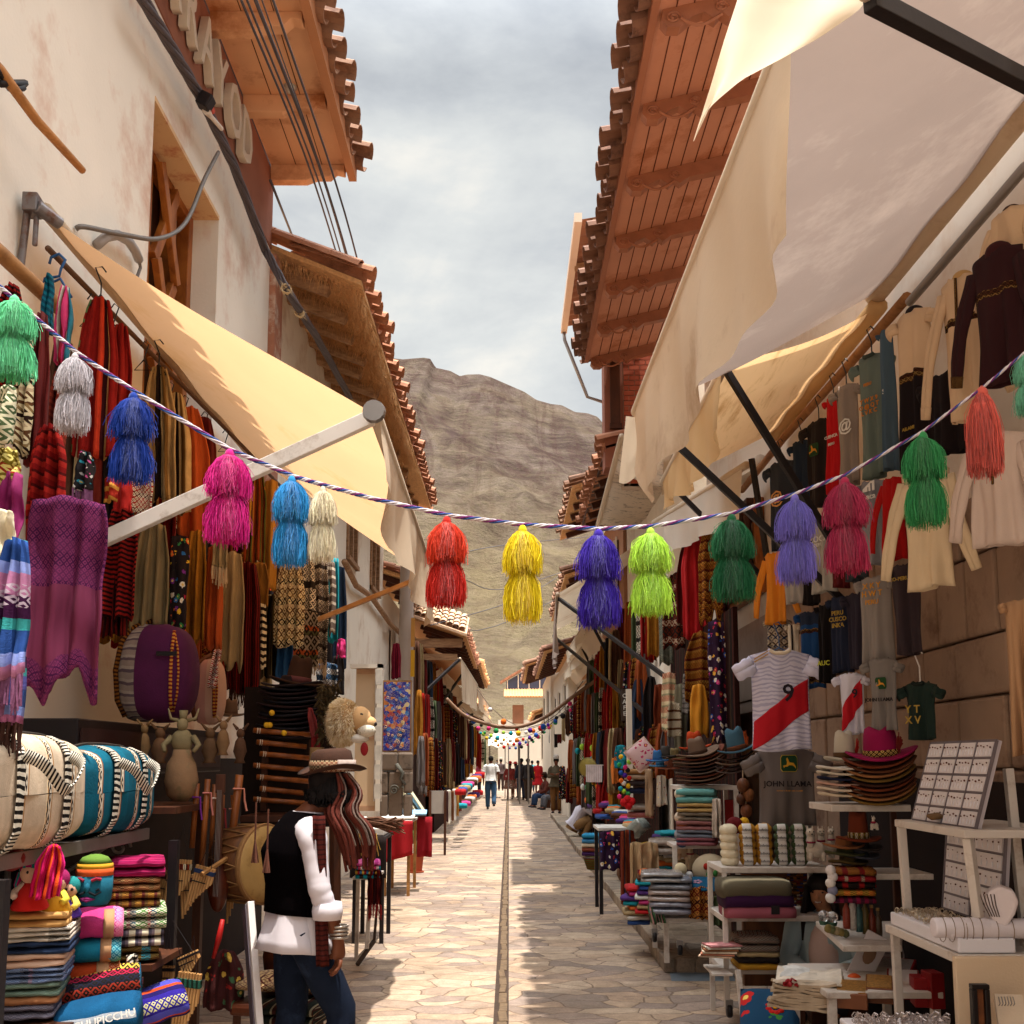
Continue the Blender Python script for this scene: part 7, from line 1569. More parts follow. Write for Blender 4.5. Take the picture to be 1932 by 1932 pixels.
# --- low table with boxes, newspapers
t,a,b_,z=table('low white slatted table carrying boxes of jewellery and newspapers',1560,1780,1872,0,5.0,.7,whiteP,whiteP,name='low_table')
def bx(label,x,y,w_,d,h,Yc,m,cat='box',rot=0,tilt=0,roll=0,lid=None,name='box',inner=None):
    c=W(x,y,Yc); t=thing(name,c,label,cat); q=MB(); q.M=Mx(c,rot,1,tilt,roll); W_=w_*Yc/F; q.box((0,0,h/2),(W_,d,h)); q.build('body',m,t,bevel=.004)
    if inner: q=MB(); q.M=Mx(c,rot,1,tilt,roll); q.box((0,0,h+.002),(W_*.88,d*.86,.004)); q.build('lining',inner,t)
    return t,q.M,W_
redB=plain('8A1418',.5,.15,8); whB=plain('C8BEBC',.6,.05,6)
for lab,x,y,w_,d,h,Yc,m,rt,tl,inn in (('copper coloured divided box of gold bracelets on the low table',1608,1890,56,.2,.07,5.1,plain('7A4A30',.5,.1),-20,8,plain('A87838',.3,.6,80,metal=.5)),('second copper box of gold pins beside the bracelets',1660,1880,48,.2,.07,5.15,plain('6E4028',.5,.1),-20,8,plain('B88848',.3,.6,80,metal=.5)),
 ('white box with red base and silver sticks on the low table',1705,1868,56,.24,.06,5.3,redB,-20,10,whB),('red and white box tilted behind the silver sticks',1690,1850,62,.26,.07,5.6,redB,-30,12,plain('B0A8A8',.4,.4,70,metal=.3)),('red carton standing at the right end of the low table',1738,1896,30,.12,.13,5.1,redB,-10,0,None),
 ('dark red carton, rightmost on the low table',1762,1900,26,.1,.16,5.05,plain('7A1014',.5,.15,8),5,0,None),('white tray of grey charms beside the newspapers',1575,1852,62,.2,.03,5.5,whB,-15,6,plain('7A7070',.5,.5,70))):
    t,M_,W_=bx(lab,x,y,w_,d,h,Yc,m,rot=rt,tilt=tl,inner=inn)
t,M_,W_=bx('pale box lid standing on its corner behind the orange pouch',1618,1845,44,.012,.24,5.5,whB,rot=-10,roll=28,name='white_box')
q=MB(); q.M=M_; q.ell((0,-.008,.13),(.03,.003,.05),10,6); q.build('emblem',plain('8A6A50',.6),t)
ball('round orange pouch in front of the standing box lid',1612,1852,30,plain('C85014',.7,.1),Y=5.35,name='pouch',cat='pouch')
for i in range(3): t,M_,W_=bx('white lidded carton in the shadow behind the table, %s from the top'%ORD[i],1672+i*2,1806+i*14,60,.3,.045,6.1,plain('9A9094',.7,.06),rot=-18)
for i in range(11):
    c=W(1518+i*.8,1893-i*5.2,5.25); q=MB(); q.M=Mx(c,-22+random.uniform(-6,6)); n=.012
    q.grid(lambda u,v,i=i:Vector(((u-.5)*.30,(v-.5)*.26,.010*fnoise(u*5,v*5,i)+.02*(abs(u-.5)*2)**3*math.sin(v*5+i))),8,8); tag(q.build('newspaper',plain('A8947C' if i<9 else 'CFC4B4',.9,.2,18,60,.2),solid=n),'old folded newspaper in the pile beside the boxes, %s from the bottom'%ORD[i],'newspaper','pile of newspapers')
c=W(1500,1834,5.3); q=MB(); q.M=Mx(c,-20,1,8); q.grid(lambda u,v:Vector(((u-.5)*.13,(v-.5)*.16,.006*math.sin(u*4))),6,2); tag(q.build('picture_postcard',plain('C8C4C0',.6,.5,16),solid=.003),'colourful picture card on top of the newspaper pile','card')
drape('ribbon','crimson ribbon lying over the newspapers','ribbon',1493,1846,1860,30,plain('8A1018',.6),Y=5.15,folds=2,seed=4,amp=.01)
t=thing('counter_slab',W(1560,1828,5.9),'narrow dark counter edge in front of the woman','counter'); q=MB(); a=W(1478,1832,6.1); b_=W(1600,1828,6.1); q.box2((a.x,5.85,a.z-.03),(b_.x+.3,6.2,a.z)); q.build('top',woodDk,t,bevel=.004); q=MB(); q.box2((a.x+.02,5.9,0),(a.x+.06,5.94,a.z-.03)); q.each('leg',woodDk,t)
# blue flowered cushion
c=W(1452,1915,5.7); t=thing('cushion',c,'blue cushion with red felt flowers on the cart at the bottom right','cushion')
def pil(q,W_,D,H):
    def f(u,v,s):
        x=(u-.5);y=(v-.5); k=(1-(2*abs(x))**3)*(1-(2*abs(y))**3); return Vector((x*W_,y*D,s*H/2*max(0,k)**.5))
    q.grid(lambda u,v:f(u,v,1),14,12,uv=lambda u,v:(u*W_,v*D)); q.grid(lambda u,v:f(u,v,-1),14,12,uv=lambda u,v:(u*W_,v*D))
q=MB(); q.M=Mx(c,-14,1,35,0); pil(q,.30,.34,.12); q.build('cover',floral('0A3A5A',['0A3A5A','0A3A5A','B81A18','0A3A5A','C8A030','3A7A2A'],9),t,smooth=True)
q=MB(); q.M=Mx(c,-14,1,35,0)
for k in range(9): a=k*.7; q.ell((.03+.035*math.cos(a),.0+.035*math.sin(a),.058),(.018,.014,.008),8,5)
q.build('flower',plain('B81A14',.9),t,smooth=True); q=MB(); q.M=Mx(c,-14,1,35,0); q.ell((.03,0,.064),(.016,.016,.009),8,5); q.build('flower_centre',plain('D8A020',.9),t,smooth=True)
# --- small goods tray and woman surroundings
t=thing('small_tray_shelf',W(1600,1782,5.4),'white triangular corner tray of glass globes and bottles','shelf'); z=W(1590,1784,5.3).z; p=[W(1539,1742,6.1),W(1590,1783,5.3),W(1702,1778,5.3),W(1702,1742,6.1)]
q=MB(); q.poly([(v.x,v.y,z-.03) for v in p],.03,(0,0,1)); q.build('board',whiteP,t,bevel=.004)
for i,(x,y,h,cl) in enumerate(((1598,1752,.16,'8A3A2A'),(1610,1755,.2,'B8B0A8'),(1622,1758,.17,'3A5A5A'),(1634,1762,.19,'5A4A20'),(1646,1764,.15,'6A2A1A'),(1658,1766,.14,'4A3A2A'))):
    c=W(x,y,5.55); t=thing('small_bottle',c,'small decorated bottle on the corner tray, %s from the left'%ORD[i],'bottle','bottles on the corner tray'); q=MB(); q.lathe([(.018,0),(.02,.02),(.019,h*.6),(.008,h*.75),(.008,h*.9)],c,10); q.build('glass',plain(cl,.3,.4,50),t,smooth=True); q=MB(); q.lathe([(.01,h*.9),(.01,h)],c,8); q.build('cork',plain('8A6A40',.8),t)
for i,(x,y) in enumerate(((1554,1728),(1570,1730))):
    t=thing('glass_globe',W(x,y,5.7),'clear glass globe with a tiny scene, %s of the pair'%('left' if i==0 else 'right'),'globe'); c=W(x,y,5.7); q=MB(); q.ell(c,.03,14,10); gm_=newmat('globe'); gm_[2].inputs['Transmission Weight'].default_value=.9; gm_[2].inputs['Roughness'].default_value=.05; q.build('globe',gm_[0],t,smooth=True); q=MB(); q.lathe([(.022,-.045),(.026,-.026)],c,12); q.build('base',plain('3A5A4A',.7,.3,30),t)
for i in range(9):
    c=W(1562+i*4.2,1752+i*1.2,5.5+.1*(i%2)); q=MB(); q.ell(c,(.02,.018,.022),8,6,fn=lambda p:p+Vector((.008*fnoise(p.x*60,p.z*60,i),0,0))); tag(q.build('trinket',plain(['7A6A3A','8A7A5A','5A5A3A'][i%3],.8,.4,40),smooth=True),'little clay trinket on the corner tray, %s from the left'%ORD[i],'trinket','trinkets on the corner tray')
# --- yarn shelves
yr=thing('white_shelf_rack',(1.75,6.9,0),'white metal shelf rack holding yarn and rolled cloth on the right','rack'); YC=6.7
z1=W(1450,1636,YC).z; z2=W(1430,1727,YC).z; z3=W(1420,1826,YC).z
xl=W(1362,1640,YC).x; xr=W(1562,1632,YC).x
for z in (z1,z2,z3):
    q=MB(); q.box2((xl-.01,YC-.02,z-.035),(xr+.02,YC+.42,z)); q.build('shelf',whiteP,yr,bevel=.004)
bars(yr,'leg',whiteP,[(W(1366,1640,YC),W(1372,1900,6.6)),(W(1392,1830,6.4),W(1404,1935,6.3)),(Vector((xr,YC+.4,z1+1.1)),Vector((xr,YC+.4,0))),(Vector((xl,YC+.4,z1)),Vector((xl,YC+.4,0)))],.03)
def wheel(x,y,Yc,lab,par):
    c=W(x,y,Yc); q=MB(); q.lathe([(.001,-.015),(.035,-.015),(.04,-.008),(.04,.008),(.035,.015),(.001,.015)],c,16,ax='X'); w_=q.build('wheel',black,par,smooth=True); q=MB(); q.box(c+Vector((0,0,.04)),(.045,.03,.05)); q.build('castor_fork',steel,par)
wheel(1376,1907,6.6,'',yr)
def skein(label,x,y,wpx,m,lab=None,grp='yarn balls in rows on the white shelf'):
    c=W(x,y,YC+.12); r=wpx*YC/F/2; t=thing('yarn_ball',c,label,'yarn ball',grp); q=MB()
    q.ell(c,(r,r*1.15,r*.72),18,10,fn=lambda p:p*(1+.035*math.sin(math.atan2(p.z,p.x)*2+p.y*90))); q.build('yarn',m,t,smooth=True)
    if lab:
        q=MB(); q.grid(lambda u,v:c+Vector(((u-.5)*r*1.05-r*.26,-r*1.15*math.cos((v-.5)*1.9)-.004,r*.74*math.sin((v-.5)*2.2))),6,8); o_=q.build('paper_label',plain('D8D4D0',.6,.03),t,smooth=True,solid=.002)
        text('Infinita',r*.42,'label_print',plain('3A3434',.8),t,c+Vector((-r*.26,-r*1.15-.012,-.002)),(R(90),0,0),.0006)
crY=plain('D8CCB0',.9,.08,30,120,.5); muY=plain('B8842A',.9,.1,30,120,.5); grY=plain('4A5A3A',.9,.12,30,120,.5)
cols_=[('cream',crY,1374,34,None),('mustard',muY,1409,32,1),('mustard',muY,1440,32,1),('green',grY,1474,30,1),('green',grY,1506,30,1)]
for ci,(cn,m_,x,w_,lb) in enumerate(cols_):
    for r_ in range(5):
        skein('%s yarn ball, %s from the top in the %s column'%(cn,ORD[r_],['leftmost cream','first mustard','second mustard','first green','second green'][ci]),x+r_*.9,1566+r_*14.6-(2 if lb else 0),w_,m_,lb)
ball('dark red yarn ball on top of the cream column',1386,1557,32,plain('5E0E14',.95,.2,40,140,.5),Y=6.9); ball('yellow yarn ball peeping behind the dark red one',1404,1552,20,plain('C8981E',.95,.2,40),Y=7.0)
def llama(label,x,y,hpx,Yc,rot=0,m=None):
    c=W(x,y,Yc); H=hpx*Yc/F; t=thing('llama_toy',c,label,'toy','white toy llamas'); m=m or plain('D0C4B4',.98,.12,60,140,.8); q=MB(); M_=Mx(c,rot); q.M=M_
    q.ell((0,0,H*.32),(H*.3,H*.2,H*.24),14,9); q.ell((-H*.16,-.02,H*.6),(H*.11,H*.11,H*.26),10,8); q.ell((-H*.18,-.03,H*.84),(H*.13,H*.13,H*.12),10,8)
    for s in(-1,1):
        for e in (-1,1): q.tube([(e*H*.18,s*H*.1,H*.25),(e*H*.2,s*H*.12,0)],H*.07,7)
        q.ell((-H*.18+s*H*.07,-.02,H*.97),(H*.025,H*.02,H*.07),6,5)
    q.build('body',m,t,smooth=True); q=MB(); q.M=M_; 
    for s in(-1,1): q.ell((-H*.18+s*H*.06,-.03-H*.12,H*.87),H*.022,6,5)
    q.ell((-H*.18,-.03-H*.14,H*.8),(H*.03,H*.02,H*.02),6,5); q.build('face',black,t); q=MB(); q.M=M_; q.tube([(-H*.16+H*.12*math.cos(a),-.02+H*.12*math.sin(a),H*.55) for a in [i*.7 for i in range(10)]],.006,4); q.build('collar',plain('8A1A3A',.8),t); return t
for i,(x,y,h) in enumerate(((1540,1624,62),(1558,1618,56),(1576,1612,50))): llama('white fluffy toy llama beside the green yarn, %s from the left'%ORD[i],x,y,h,6.75+.12*i)
for i,(x,cn) in enumerate(((1428,'pale '),)): llama('tiny white llama keyring hanging from the hat shelf',1650,1566,26,5.5)
for i,(lab,y0,y1,m_) in enumerate((('thick olive grey rolled blanket under the yarn shelf',1654,1690,plain('5A5240',.97,.1,6,160,.4)),('deep purple rolled blanket in the middle',1678,1708,plain('320E36',.97,.12,6,160,.4)),('dusty pink rolled blanket with small black tag',1702,1727,plain('9A5260',.97,.1,6,160,.4)))):
    t=folded(lab,1420+i*4,y0,y1+2,122,m_,Y=YC-.03,nl=1,D=.34,name='rolled_blanket')
    if i==2: c=W(1463,1717,YC-.21); q=MB(); q.box(c,(.05,.006,.05)); g=q.build('tag',black,None); g.parent=t; g.location=Vector(g.location)-wpos(t)
for i,(lab,y1,h,m_) in enumerate((('mustard folded knit at the bottom of the knit pile',1824,14,plain('A87A1E',.95,.15)),('black folded knit in the knit pile',1812,16,mtDk),('cream folded knit in the knit pile',1800,12,mtSand),('brown patterned folded sweater on top of the knit pile',1792,32,weave([('3A1A14',2),('6A3A2A',1)],.05,1,motif='8A8478',mw=.012)))):
    folded(lab,1424,y1-h,y1,72,m_,Y=YC,nl=1 if i<3 else 2,D=.3,name='folded_knit',cat='knitwear')
for i in range(6):
    c=W(1352+i*2,1802-i*4,6.6); q=MB(); q.M=Mx(c,-18+i*6); q.box((0,0,0),(.2,.15,.008)); tag(q.build('postcard_bundle',plain(['B8A088','A86A50','C8B8A0','8A5A3A','C8C0B0','B87A7A'][i],.7,.4,30)),'printed postcard bundle on the small side tray, %s from the bottom'%ORD[i],'postcards','postcard bundles')
q=MB(); q.box2((W(1335,1806,6.6).x,6.45,z3-.0),(W(1372,1806,6.6).x,6.75,z3+.012)); tag(q.build('side_tray',whiteP),'little white side tray under the postcards','tray')
# bracelets curtain
q=MB(); rnd=random.Random(2)
for r_ in range(13):
    for k in range(6):
        a=W(1484+k*6.2+rnd.uniform(-1,1),1640+r_*5.6+rnd.uniform(-1,1),6.98); q.tube([a,a+Vector((.02,-.005,rnd.uniform(-.006,.006)))],.0055,5); q.m=rnd.randrange(5)
tag(q.build('bracelet_display',[plain(c_,.7,.3,60) for c_ in ('7A1A1A','2A3A7A','C8B8A0','A86A20','1A1A1A')]),'dense display of small beaded bracelets behind the woman','bracelets')
# --- hat rack RB
hr=thing('hat_rack',(1.9,5.6,0),'white wooden rack of felt hats beside the jewellery rack','rack'); YH=5.5; zh=W(1640,1518,YH).z; xa=W(1567,1518,YH).x; xb=W(1716,1518,YH).x
q=MB(); q.box2((xa,YH-.02,zh-.035),(xb,YH+.4,zh)); q.build('shelf',whiteP,hr,bevel=.004); zh2=W(1700,1648,YH).z; q=MB(); q.box2((W(1650,1648,YH).x,YH-.02,zh2-.03),(xb+.1,YH+.3,zh2)); q.build('shelf',whiteP,hr,bevel=.004)
bars(hr,'leg',woodDk,[(Vector((xb+.02,YH+.3,zh)),Vector((xb+.02,YH+.3,0)))],.03)
feltc=[('olive','6A4E1E'),('brown','5A3018'),('dark brown','3A1C10'),('tan','8A5A34'),('russet','6A2E14')]
for i in range(9):
    cn,cl=feltc[(i*3)%5]; hat('%s felt hat in the right hand hat stack, %s from the bottom'%(cn,ORD[i]),1660+random.uniform(-3,3),1508-i*8.5,132,plain(cl,.95,.12,8,200,.3),Y=YH+.05,rot=-14,tilt=7,roll=-6,flat=True,group='felt hats on the white rack',curl=.22)
for i in range(6):
    cn,cl=[('cream','C8B8A0'),('cream','CFC0AC'),('pale pink','B89080'),('navy','1A1E38'),('cream','C8BCA8'),('white','D0C8BC')][i]; hat('%s felt hat in the left hand hat stack, %s from the bottom'%(cn,ORD[i]),1592+random.uniform(-2,2),1500-i*10,100,plain(cl,.95,.08,8,200,.3),Y=YH+.12,rot=8,roll=-5,flat=True,group='felt hats on the white rack',curl=.15)
hat('hot pink felt hat with patterned band and feather, crowning the hat stack',1664,1428,132,plain('8E0E48',.95,.1,8,200,.3),Y=YH+.05,rot=-14,tilt=6,roll=-5,crown=.46,curl=.2,bandm=weave([('1A1010',1),('2A1410',1)],.05,1,motif='C8A860',mw=.012),feather=plain('6A1A14',.9),cr=.5)
hat('cream felt hat with red and grey feathers behind the pink one',1594,1434,80,plain('B8B0A0',.95,.1,8,200,.3),Y=YH+.2,rot=10,crown=.72,curl=.1,bandm=plain('5A4028',.9,.3,60),feather=plain('9A1A14',.9),cr=.5)
hat('tall rust brown felt hat with white beaded band under the hat shelf',1620,1585,84,plain('5E240C',.95,.1,8,200,.3),Y=YH+.05,rot=5,crown=.7,curl=.1,bandm=weave([('B8B0A0',1),('2A2018',1)],.04,1,motif='8A6A20',mw=.01),cr=.45)
for i,(x,y,cl,cn) in enumerate(((1592,1598,'7A4A28','tan'),(1625,1602,'2A2220','black'),(1595,1612,'3A3A1E','dark olive'),(1622,1618,'3A3A44','slate'),(1600,1628,'4A3A1A','brown olive'))):
    hat('%s flat cap in the shade under the beaded hat, %s from the top'%(cn,ORD[i]),x,y,78,plain(cl,.95,.1),Y=YH+.08,rot=i*9,crown=.28,curl=.12,group='flat caps under the beaded hat')
for i,(y,m_,cn) in enumerate(((1700,weave([('7A1A3A',1),('3A1A2A',1)],.04,0),'wine'),(1686,weave([('A81A1A',1),('1A1210',1)],.06,0,motif='C89A3A',mw=.012),'red and black'),(1672,weave([('1E1614',1),('8A1A1A',.5)],.08,0),'black'),(1660,weave([('A8202A',2),('C8B8A0',.5)],.08,0,motif='3A1A1A',mw=.012),'crimson'),(1648,weave([('A86A2A',2),('8A1A1A',1)],.08,0,motif='2A1A1A',mw=.01),'ochre'))):
    folded('%s embroidered cloth with white bobbles, %s from the bottom of its stack'%(cn,ORD[i]),1606,y-13,y,82,m_,Y=YH+.02,rot=-12,nl=1,D=.28,name='folded_textile',cat='textile')
    ball('white yarn bobble on the embroidered stack, %s from the bottom'%ORD[i],1567+(i%2)*4,y-6,19,plain(['C8C4C0','7A7A90','D0C8C0','CFC8C4','D4CCC8'][i],.98,.1,60),Y=YH-.1,name='bobble',cat='bobble',group='white bobbles')
q=MB(); q.tube([WX(1590,1660,2.2),WX(1590,1800,2.2)],.02); 
q=MB(); q.box2((2.28,3.6,0),(2.37,7.4,1.5)); tag(q.build('backing_board',plain('1C0E0A',.95,.3,4)),'dark wooden boards behind the woman and the hat rack','board')
q=MB(); q.box2((W(1402,1740,7.35).x,7.35,.1),(2.3,7.4,W(1450,1640,7.35).z)); tag(q.build('wooden_screen',wood('6A3E1E','3A1E0E',.6,(.6,1,.2))),'brown plank screen behind the rolled blankets','screen')
# --- mid right: hat shelf, blankets
t=thing('white_side_rack',(1.55,8.6,0),'tall white side rack holding brown hats over folded blankets','rack'); YM=8.4; zz1=W(1330,1482,YM).z; xm0=W(1278,1482,YM).x; xm1=W(1388,1482,YM).x
q=MB(); q.box2((xm0,YM,zz1-.035),(xm1,YM+.4,zz1)); q.build('shelf',whiteP,t,bevel=.004); zz2=W(1310,1594,YM).z; q=MB(); q.box2((W(1272,1590,YM).x,YM,zz2-.03),(xm1,YM+.4,zz2)); q.build('shelf',whiteP,t,bevel=.004)
bars(t,'leg',whiteP,[(Vector((xm1,YM,zz1)),Vector((xm1,YM,.1))),(Vector((xm0-.03,YM,zz2)),Vector((xm0-.03,YM,zz2-.32))),(Vector((xm1,YM+.4,zz1)),Vector((xm1,YM+.4,.1)))],.035)
brH=[('chocolate','4A2A1C'),('taupe','6A5040'),('rust brown','5E2A16'),('grey brown','5A4A40'),('dark brown','34201A')]
for i in range(8):
    cn,cl=brH[i%5]; hat('%s leather-edged hat in the leaning stack on the side rack, %s from the bottom'%(cn,ORD[i]),1330-i*1.5,1474-i*6.5,104,plain(cl,.9,.12,8,150,.3),Y=YM+.1,rot=12,roll=-16,flat=True,curl=.2,group='brown hats in the leaning stack')
hat('taupe felt hat with round badge on the leaning stack',1318,1424,84,plain('6A5444',.95,.1),Y=YM+.05,rot=14,roll=-14,crown=.42,curl=.2,bandm=plain('4A3428',.8))
hat('bright orange felt hat behind the leaning stack',1312,1412,62,plain('A8380C',.95,.1),Y=YM+.3,rot=0,roll=-6,crown=.55,curl=.12,cr=.5)
for i in range(4): hat('dark brimmed hat below the teal one, %s from the top'%ORD[i],1390,1432+i*8,76,plain(['3A2A24','6A5444','2A1A18','4A3A34'][i],.95,.1),Y=7.9,rot=-8,roll=-14,flat=True,curl=.25,group='dark hats below the teal one')
hat('teal blue felt hat with brown band and orange feather beside the jersey',1394,1418,78,plain('3A5A6A',.95,.1),Y=7.85,rot=-8,roll=-14,crown=.62,curl=.25,bandm=plain('6A3A20',.8),feather=plain('A84A1A',.9),cr=.5)
for i,(x,y,cl,cn) in enumerate(((1240,1436,'2A5A8A','blue'),(1255,1428,'3A3430','charcoal'),(1272,1432,'6A5A38','khaki'),(1262,1450,'A86A54','dusty orange'),(1246,1446,'3A6A8A','light blue'),(1276,1444,'5A4A3A','brown'))):
    t=hat('%s peaked cap in the row of caps left of the brown hats'%cn,x,y,44,plain(cl,.9,.1),Y=9.0+i*.05,rot=-30,crown=.5,curl=.05,group='peaked caps on the right',cr=.42)
for i,(y0,y1,cl,cn,nl) in enumerate(((1486,1515,'5E9490','pale teal',2),(1512,1532,'B0905A','sand yellow',2),(1530,1548,'6E6254','grey brown',2),(1545,1566,'8A5A58','dusty rose',2),(1562,1580,'6A6E7A','blue grey',2),(1576,1594,'8A525A','rose pink',2))):
    folded('%s fleecy blanket in the folded stack on the side rack'%cn,1316+random.uniform(-3,3),y0,y1,70,plain(cl,.98,.1,8,150,.5),Y=YM+.05,rot=-16,nl=nl,D=.34)
    ball('rolled end of a %s wool blanket beside the folded stack'%['white','slate','cream','terracotta','grey','denim blue'][i],1283+(i%2)*4,y0+12,22,plain(['C8BCA8','4A4A5A','C0AC98','A05A3A','8A8A90','3A4A6A'][i],.98,.1),Y=YM-.02,name='rolled_wool',cat='blanket')
t=thing('red_folder',W(1378,1540,8.3),'plain red board standing inside the white side rack','board'); q=MB(); q.box(W(1380,1545,8.5),(.1,.02,.3),rx=-.05); q.build('sheet',plain('8A120E',.7,.1),t,bevel=.003)
drape('fur_scarf','white fluffy fur scarf hanging at the side of the blankets','fur',1352,1506,1580,16,plain('C0B0A0',.98,.2,40,140,.9),Y=8.2,folds=2,seed=12,top=.8)
def hung_gourd(x,y,i): pass
for i,(x,y,r,cl) in enumerate(((1402,1482,12,'5A3218'),(1412,1500,11,'7A4A28'),(1398,1508,9,'4A2814'),(1408,1530,11,'6A3A20'),(1402,1562,12,'3A1E12'),(1410,1580,10,'B8A088'))):
    c=W(x,y,7.6); R_=r*7.6/F; t=thing('hanging_gourd',c,'carved gourd ornament hanging left of the grey T-shirt, %s from the top'%ORD[i],'ornament','hanging gourds'); q=MB(); q.ell(c,(R_,R_,R_*1.2),12,9); q.build('gourd',plain(cl,.6,.4,60,60,.4),t,smooth=True); q=MB(); q.tube([c+Vector((0,0,R_)),c+Vector((0,0,R_+.06))],.003,4); q.build('string',frC,t)
# pink diamond cushion, pompoms, folded stack behind
c=W(1211,1424,9.3); t=thing('cushion',c,'pink flowered cushion standing on its corner on the right','cushion'); q=MB(); q.M=Matrix.Translation(c)@Matrix.Rotation(R(-10),4,'Z')@Matrix.Rotation(R(90),4,'X')@Matrix.Rotation(R(38),4,'Z'); pil(q,.22,.22,.08); q.build('cover',floral('C8A8A8',['A81450','B83A6A','A01A4A'],24),t,smooth=True); q=MB(); q.M=Matrix.Translation(c)@Matrix.Rotation(R(-10),4,'Z')@Matrix.Rotation(R(90),4,'X')@Matrix.Rotation(R(38),4,'Z'); q.tube([(-.11,-.11,0),(.11,-.11,0),(.11,.11,0),(-.11,.11,0),(-.11,-.11,0)],.008,6); q.build('piping',plain('C8B0A0',.9),t)
for i,(y,cl,cn) in enumerate(((1462,'8A6238','tan'),(1471,'B8A088','cream'),(1483,'3A3032','charcoal'),(1497,'1E2440','navy'),(1528,'9A8C80','grey'),(1542,'9A5A54','salmon'))):
    folded('%s folded shawl in the dark stack under the pink cushion'%cn,1204+(i>3)*6,y-11,y,48,plain(cl,.95,.12),Y=9.6,rot=-10,nl=1,D=.3,name='folded_shawl',cat='shawl')
drape('scarf','long pale fawn scarf with greek key end hanging below the pink cushion','scarf',1224,1450,1540,15,plain('A08468',.95,.1,4),Y=9.2,folds=1,seed=2,top=.9,amp=.01)
drape('scarf','white scarf with small red figures hanging right of the fawn one','scarf',1248,1462,1520,18,floral('B8AC9C',['8A2A20','B8AC9C','B8AC9C'],30),Y=9.0,folds=1,seed=3,top=.9)
rnd=random.Random(15); PCOL=[('red','B81A14'),('yellow','D8A81A'),('green','2A8A4A'),('blue','1E4E9A'),('orange','D8641A'),('turquoise','1A8A9A'),('pink','C82A6A'),('purple','4A1E8A'),('white','D0C8C0'),('lime','9AC83A'),('black','1A1414')]
def pom(label,c,r,cl,grp,nm='pompom'):
    q=MB(); q.ell(c,(r,r,r*1.05),8,6); return tag(q.build(nm,plain(cl,.95,.3,90),smooth=True),label,'pompom',grp)
for i in range(18):
    cn,cl=PCOL[(i*4+1)%11]; c=W(1178+(i%3-1)*8+rnd.uniform(-2,2),1428+i*5,9.4); pom('%s pompom in the rainbow bunch left of the pink cushion, %s from the top'%(cn,ORD[i]),c,.022,cl,'rainbow pompom bunch')
for i,(dx,dy) in enumerate(((0,0),(8,4),(-7,6),(2,12))): pom('large crimson pompom at the end of the rainbow bunch, %s of four'%ORD[i],W(1184+dx,1508+dy,9.35),.035,'B01018','crimson pompoms')
# --- tables in front
t,a,b_,z=table('white folding table with wheels under the plastic wrapped bags',1250,1378,1732,.11,8.1,.7,whiteP,whiteP)
wheel(1283,1792,8.1,'',t); wheel(1235,1768,8.6,'',t)
plastic=lambda c_: plain(c_,.18,.35,30,30,.8,spec=.9)
for i,(x,y0,y1,cl,cn) in enumerate(((1264,1696,1722,'7A7A88','slate'),(1262,1674,1698,'9A8A84','beige'),(1266,1650,1676,'6A6E78','dark grey'),(1248,1642,1662,'8A8684','light grey'))):
    folded('plastic wrapped %s wool bundle in the shiny stack on the front table'%cn,x,y0,y1,76,plastic(cl),Y=8.15,rot=-8,nl=2,D=.34,name='wrapped_bundle',cat='bundle')
folded('shiny plastic bag of cream wool on the middle table',1250,1580,1612,52,plastic('A89C90'),Y=9.4,rot=-8,nl=2,D=.3,name='wrapped_bundle',cat='bundle'); folded('small crinkled silver bag tilted on the round table',1212,1544,1572,30,plastic('8A9088'),Y=10.2,rot=-30,nl=1,D=.2,roll=-40,name='wrapped_bundle',cat='bundle')
for i,(x,y,d) in enumerate(((1284,1640,24),(1300,1652,16),(1274,1650,18))): ball('small %s wool ball behind the wrapped bundles'%['cream','white','grey'][i],x,y,d,plain(['C8B894','C0BCB8','6A6A70'][i],.98,.1,60),Y=8.3)
drape('wall_hanging','red tapestry with zigzags hanging off the front table','tapestry',1322,1672,1738,44,weave([('6A1A10',2),('8A5A2A',.6),('3A1410',1)],.14,1,motif='B87A3A',mw=.03),Y=8.05,folds=2,seed=6,top=.9,hem=.2)
drape('blanket','dark green and black blanket hanging beside the red tapestry','blanket',1352,1690,1745,30,mtGrn,Y=8.0,folds=2,seed=7,top=.8); drape('cloth','striped green and pink cloth corner hanging from the front table','cloth',1234,1702,1740,26,sh('4A6A4A','B88A8A','2A3A2A',w=.04),Y=8.05,folds=1,seed=7,top=.8,skew=.3)
c=W(1340,1640,8.3); t=thing('cushion',c,'round cream cushion with embroidered red and green flowers','cushion'); q=MB(); q.ell(c,(.14,.1,.12),16,10); q.build('cover',plain('B8A88C',.95,.08,5),t,smooth=True)
for (dx,dz,cl) in ((-.05,.03,'A8281A'),(.0,.04,'A8481A'),(-.03,-.03,'3A7A3A'),(.02,-.02,'3A7A3A')): q=MB(); q.ell(c+Vector((dx,-.095,dz)),(.02,.012,.026),8,6); q.build('embroidery',plain(cl,.9),t,smooth=True)
t=thing('cushion',W(1322,1672,8.2),'teal blue felt cushion with pale flower below the cream one','cushion'); q=MB(); q.M=Mx(W(1324,1668,8.15),-10,1,18); pil(q,.26,.22,.06); q.build('cover',plain('0A4A6A',.95,.1),t,smooth=True); q=MB(); q.M=Mx(W(1324,1668,8.15),-10,1,18)
for k in range(5): q.ell((-.03+.022*math.cos(k*1.257),.022*math.sin(k*1.257)-.03,.032),(.014,.01,.006),7,5)
q.build('flower',plain('B88AA0',.9),t,smooth=True)
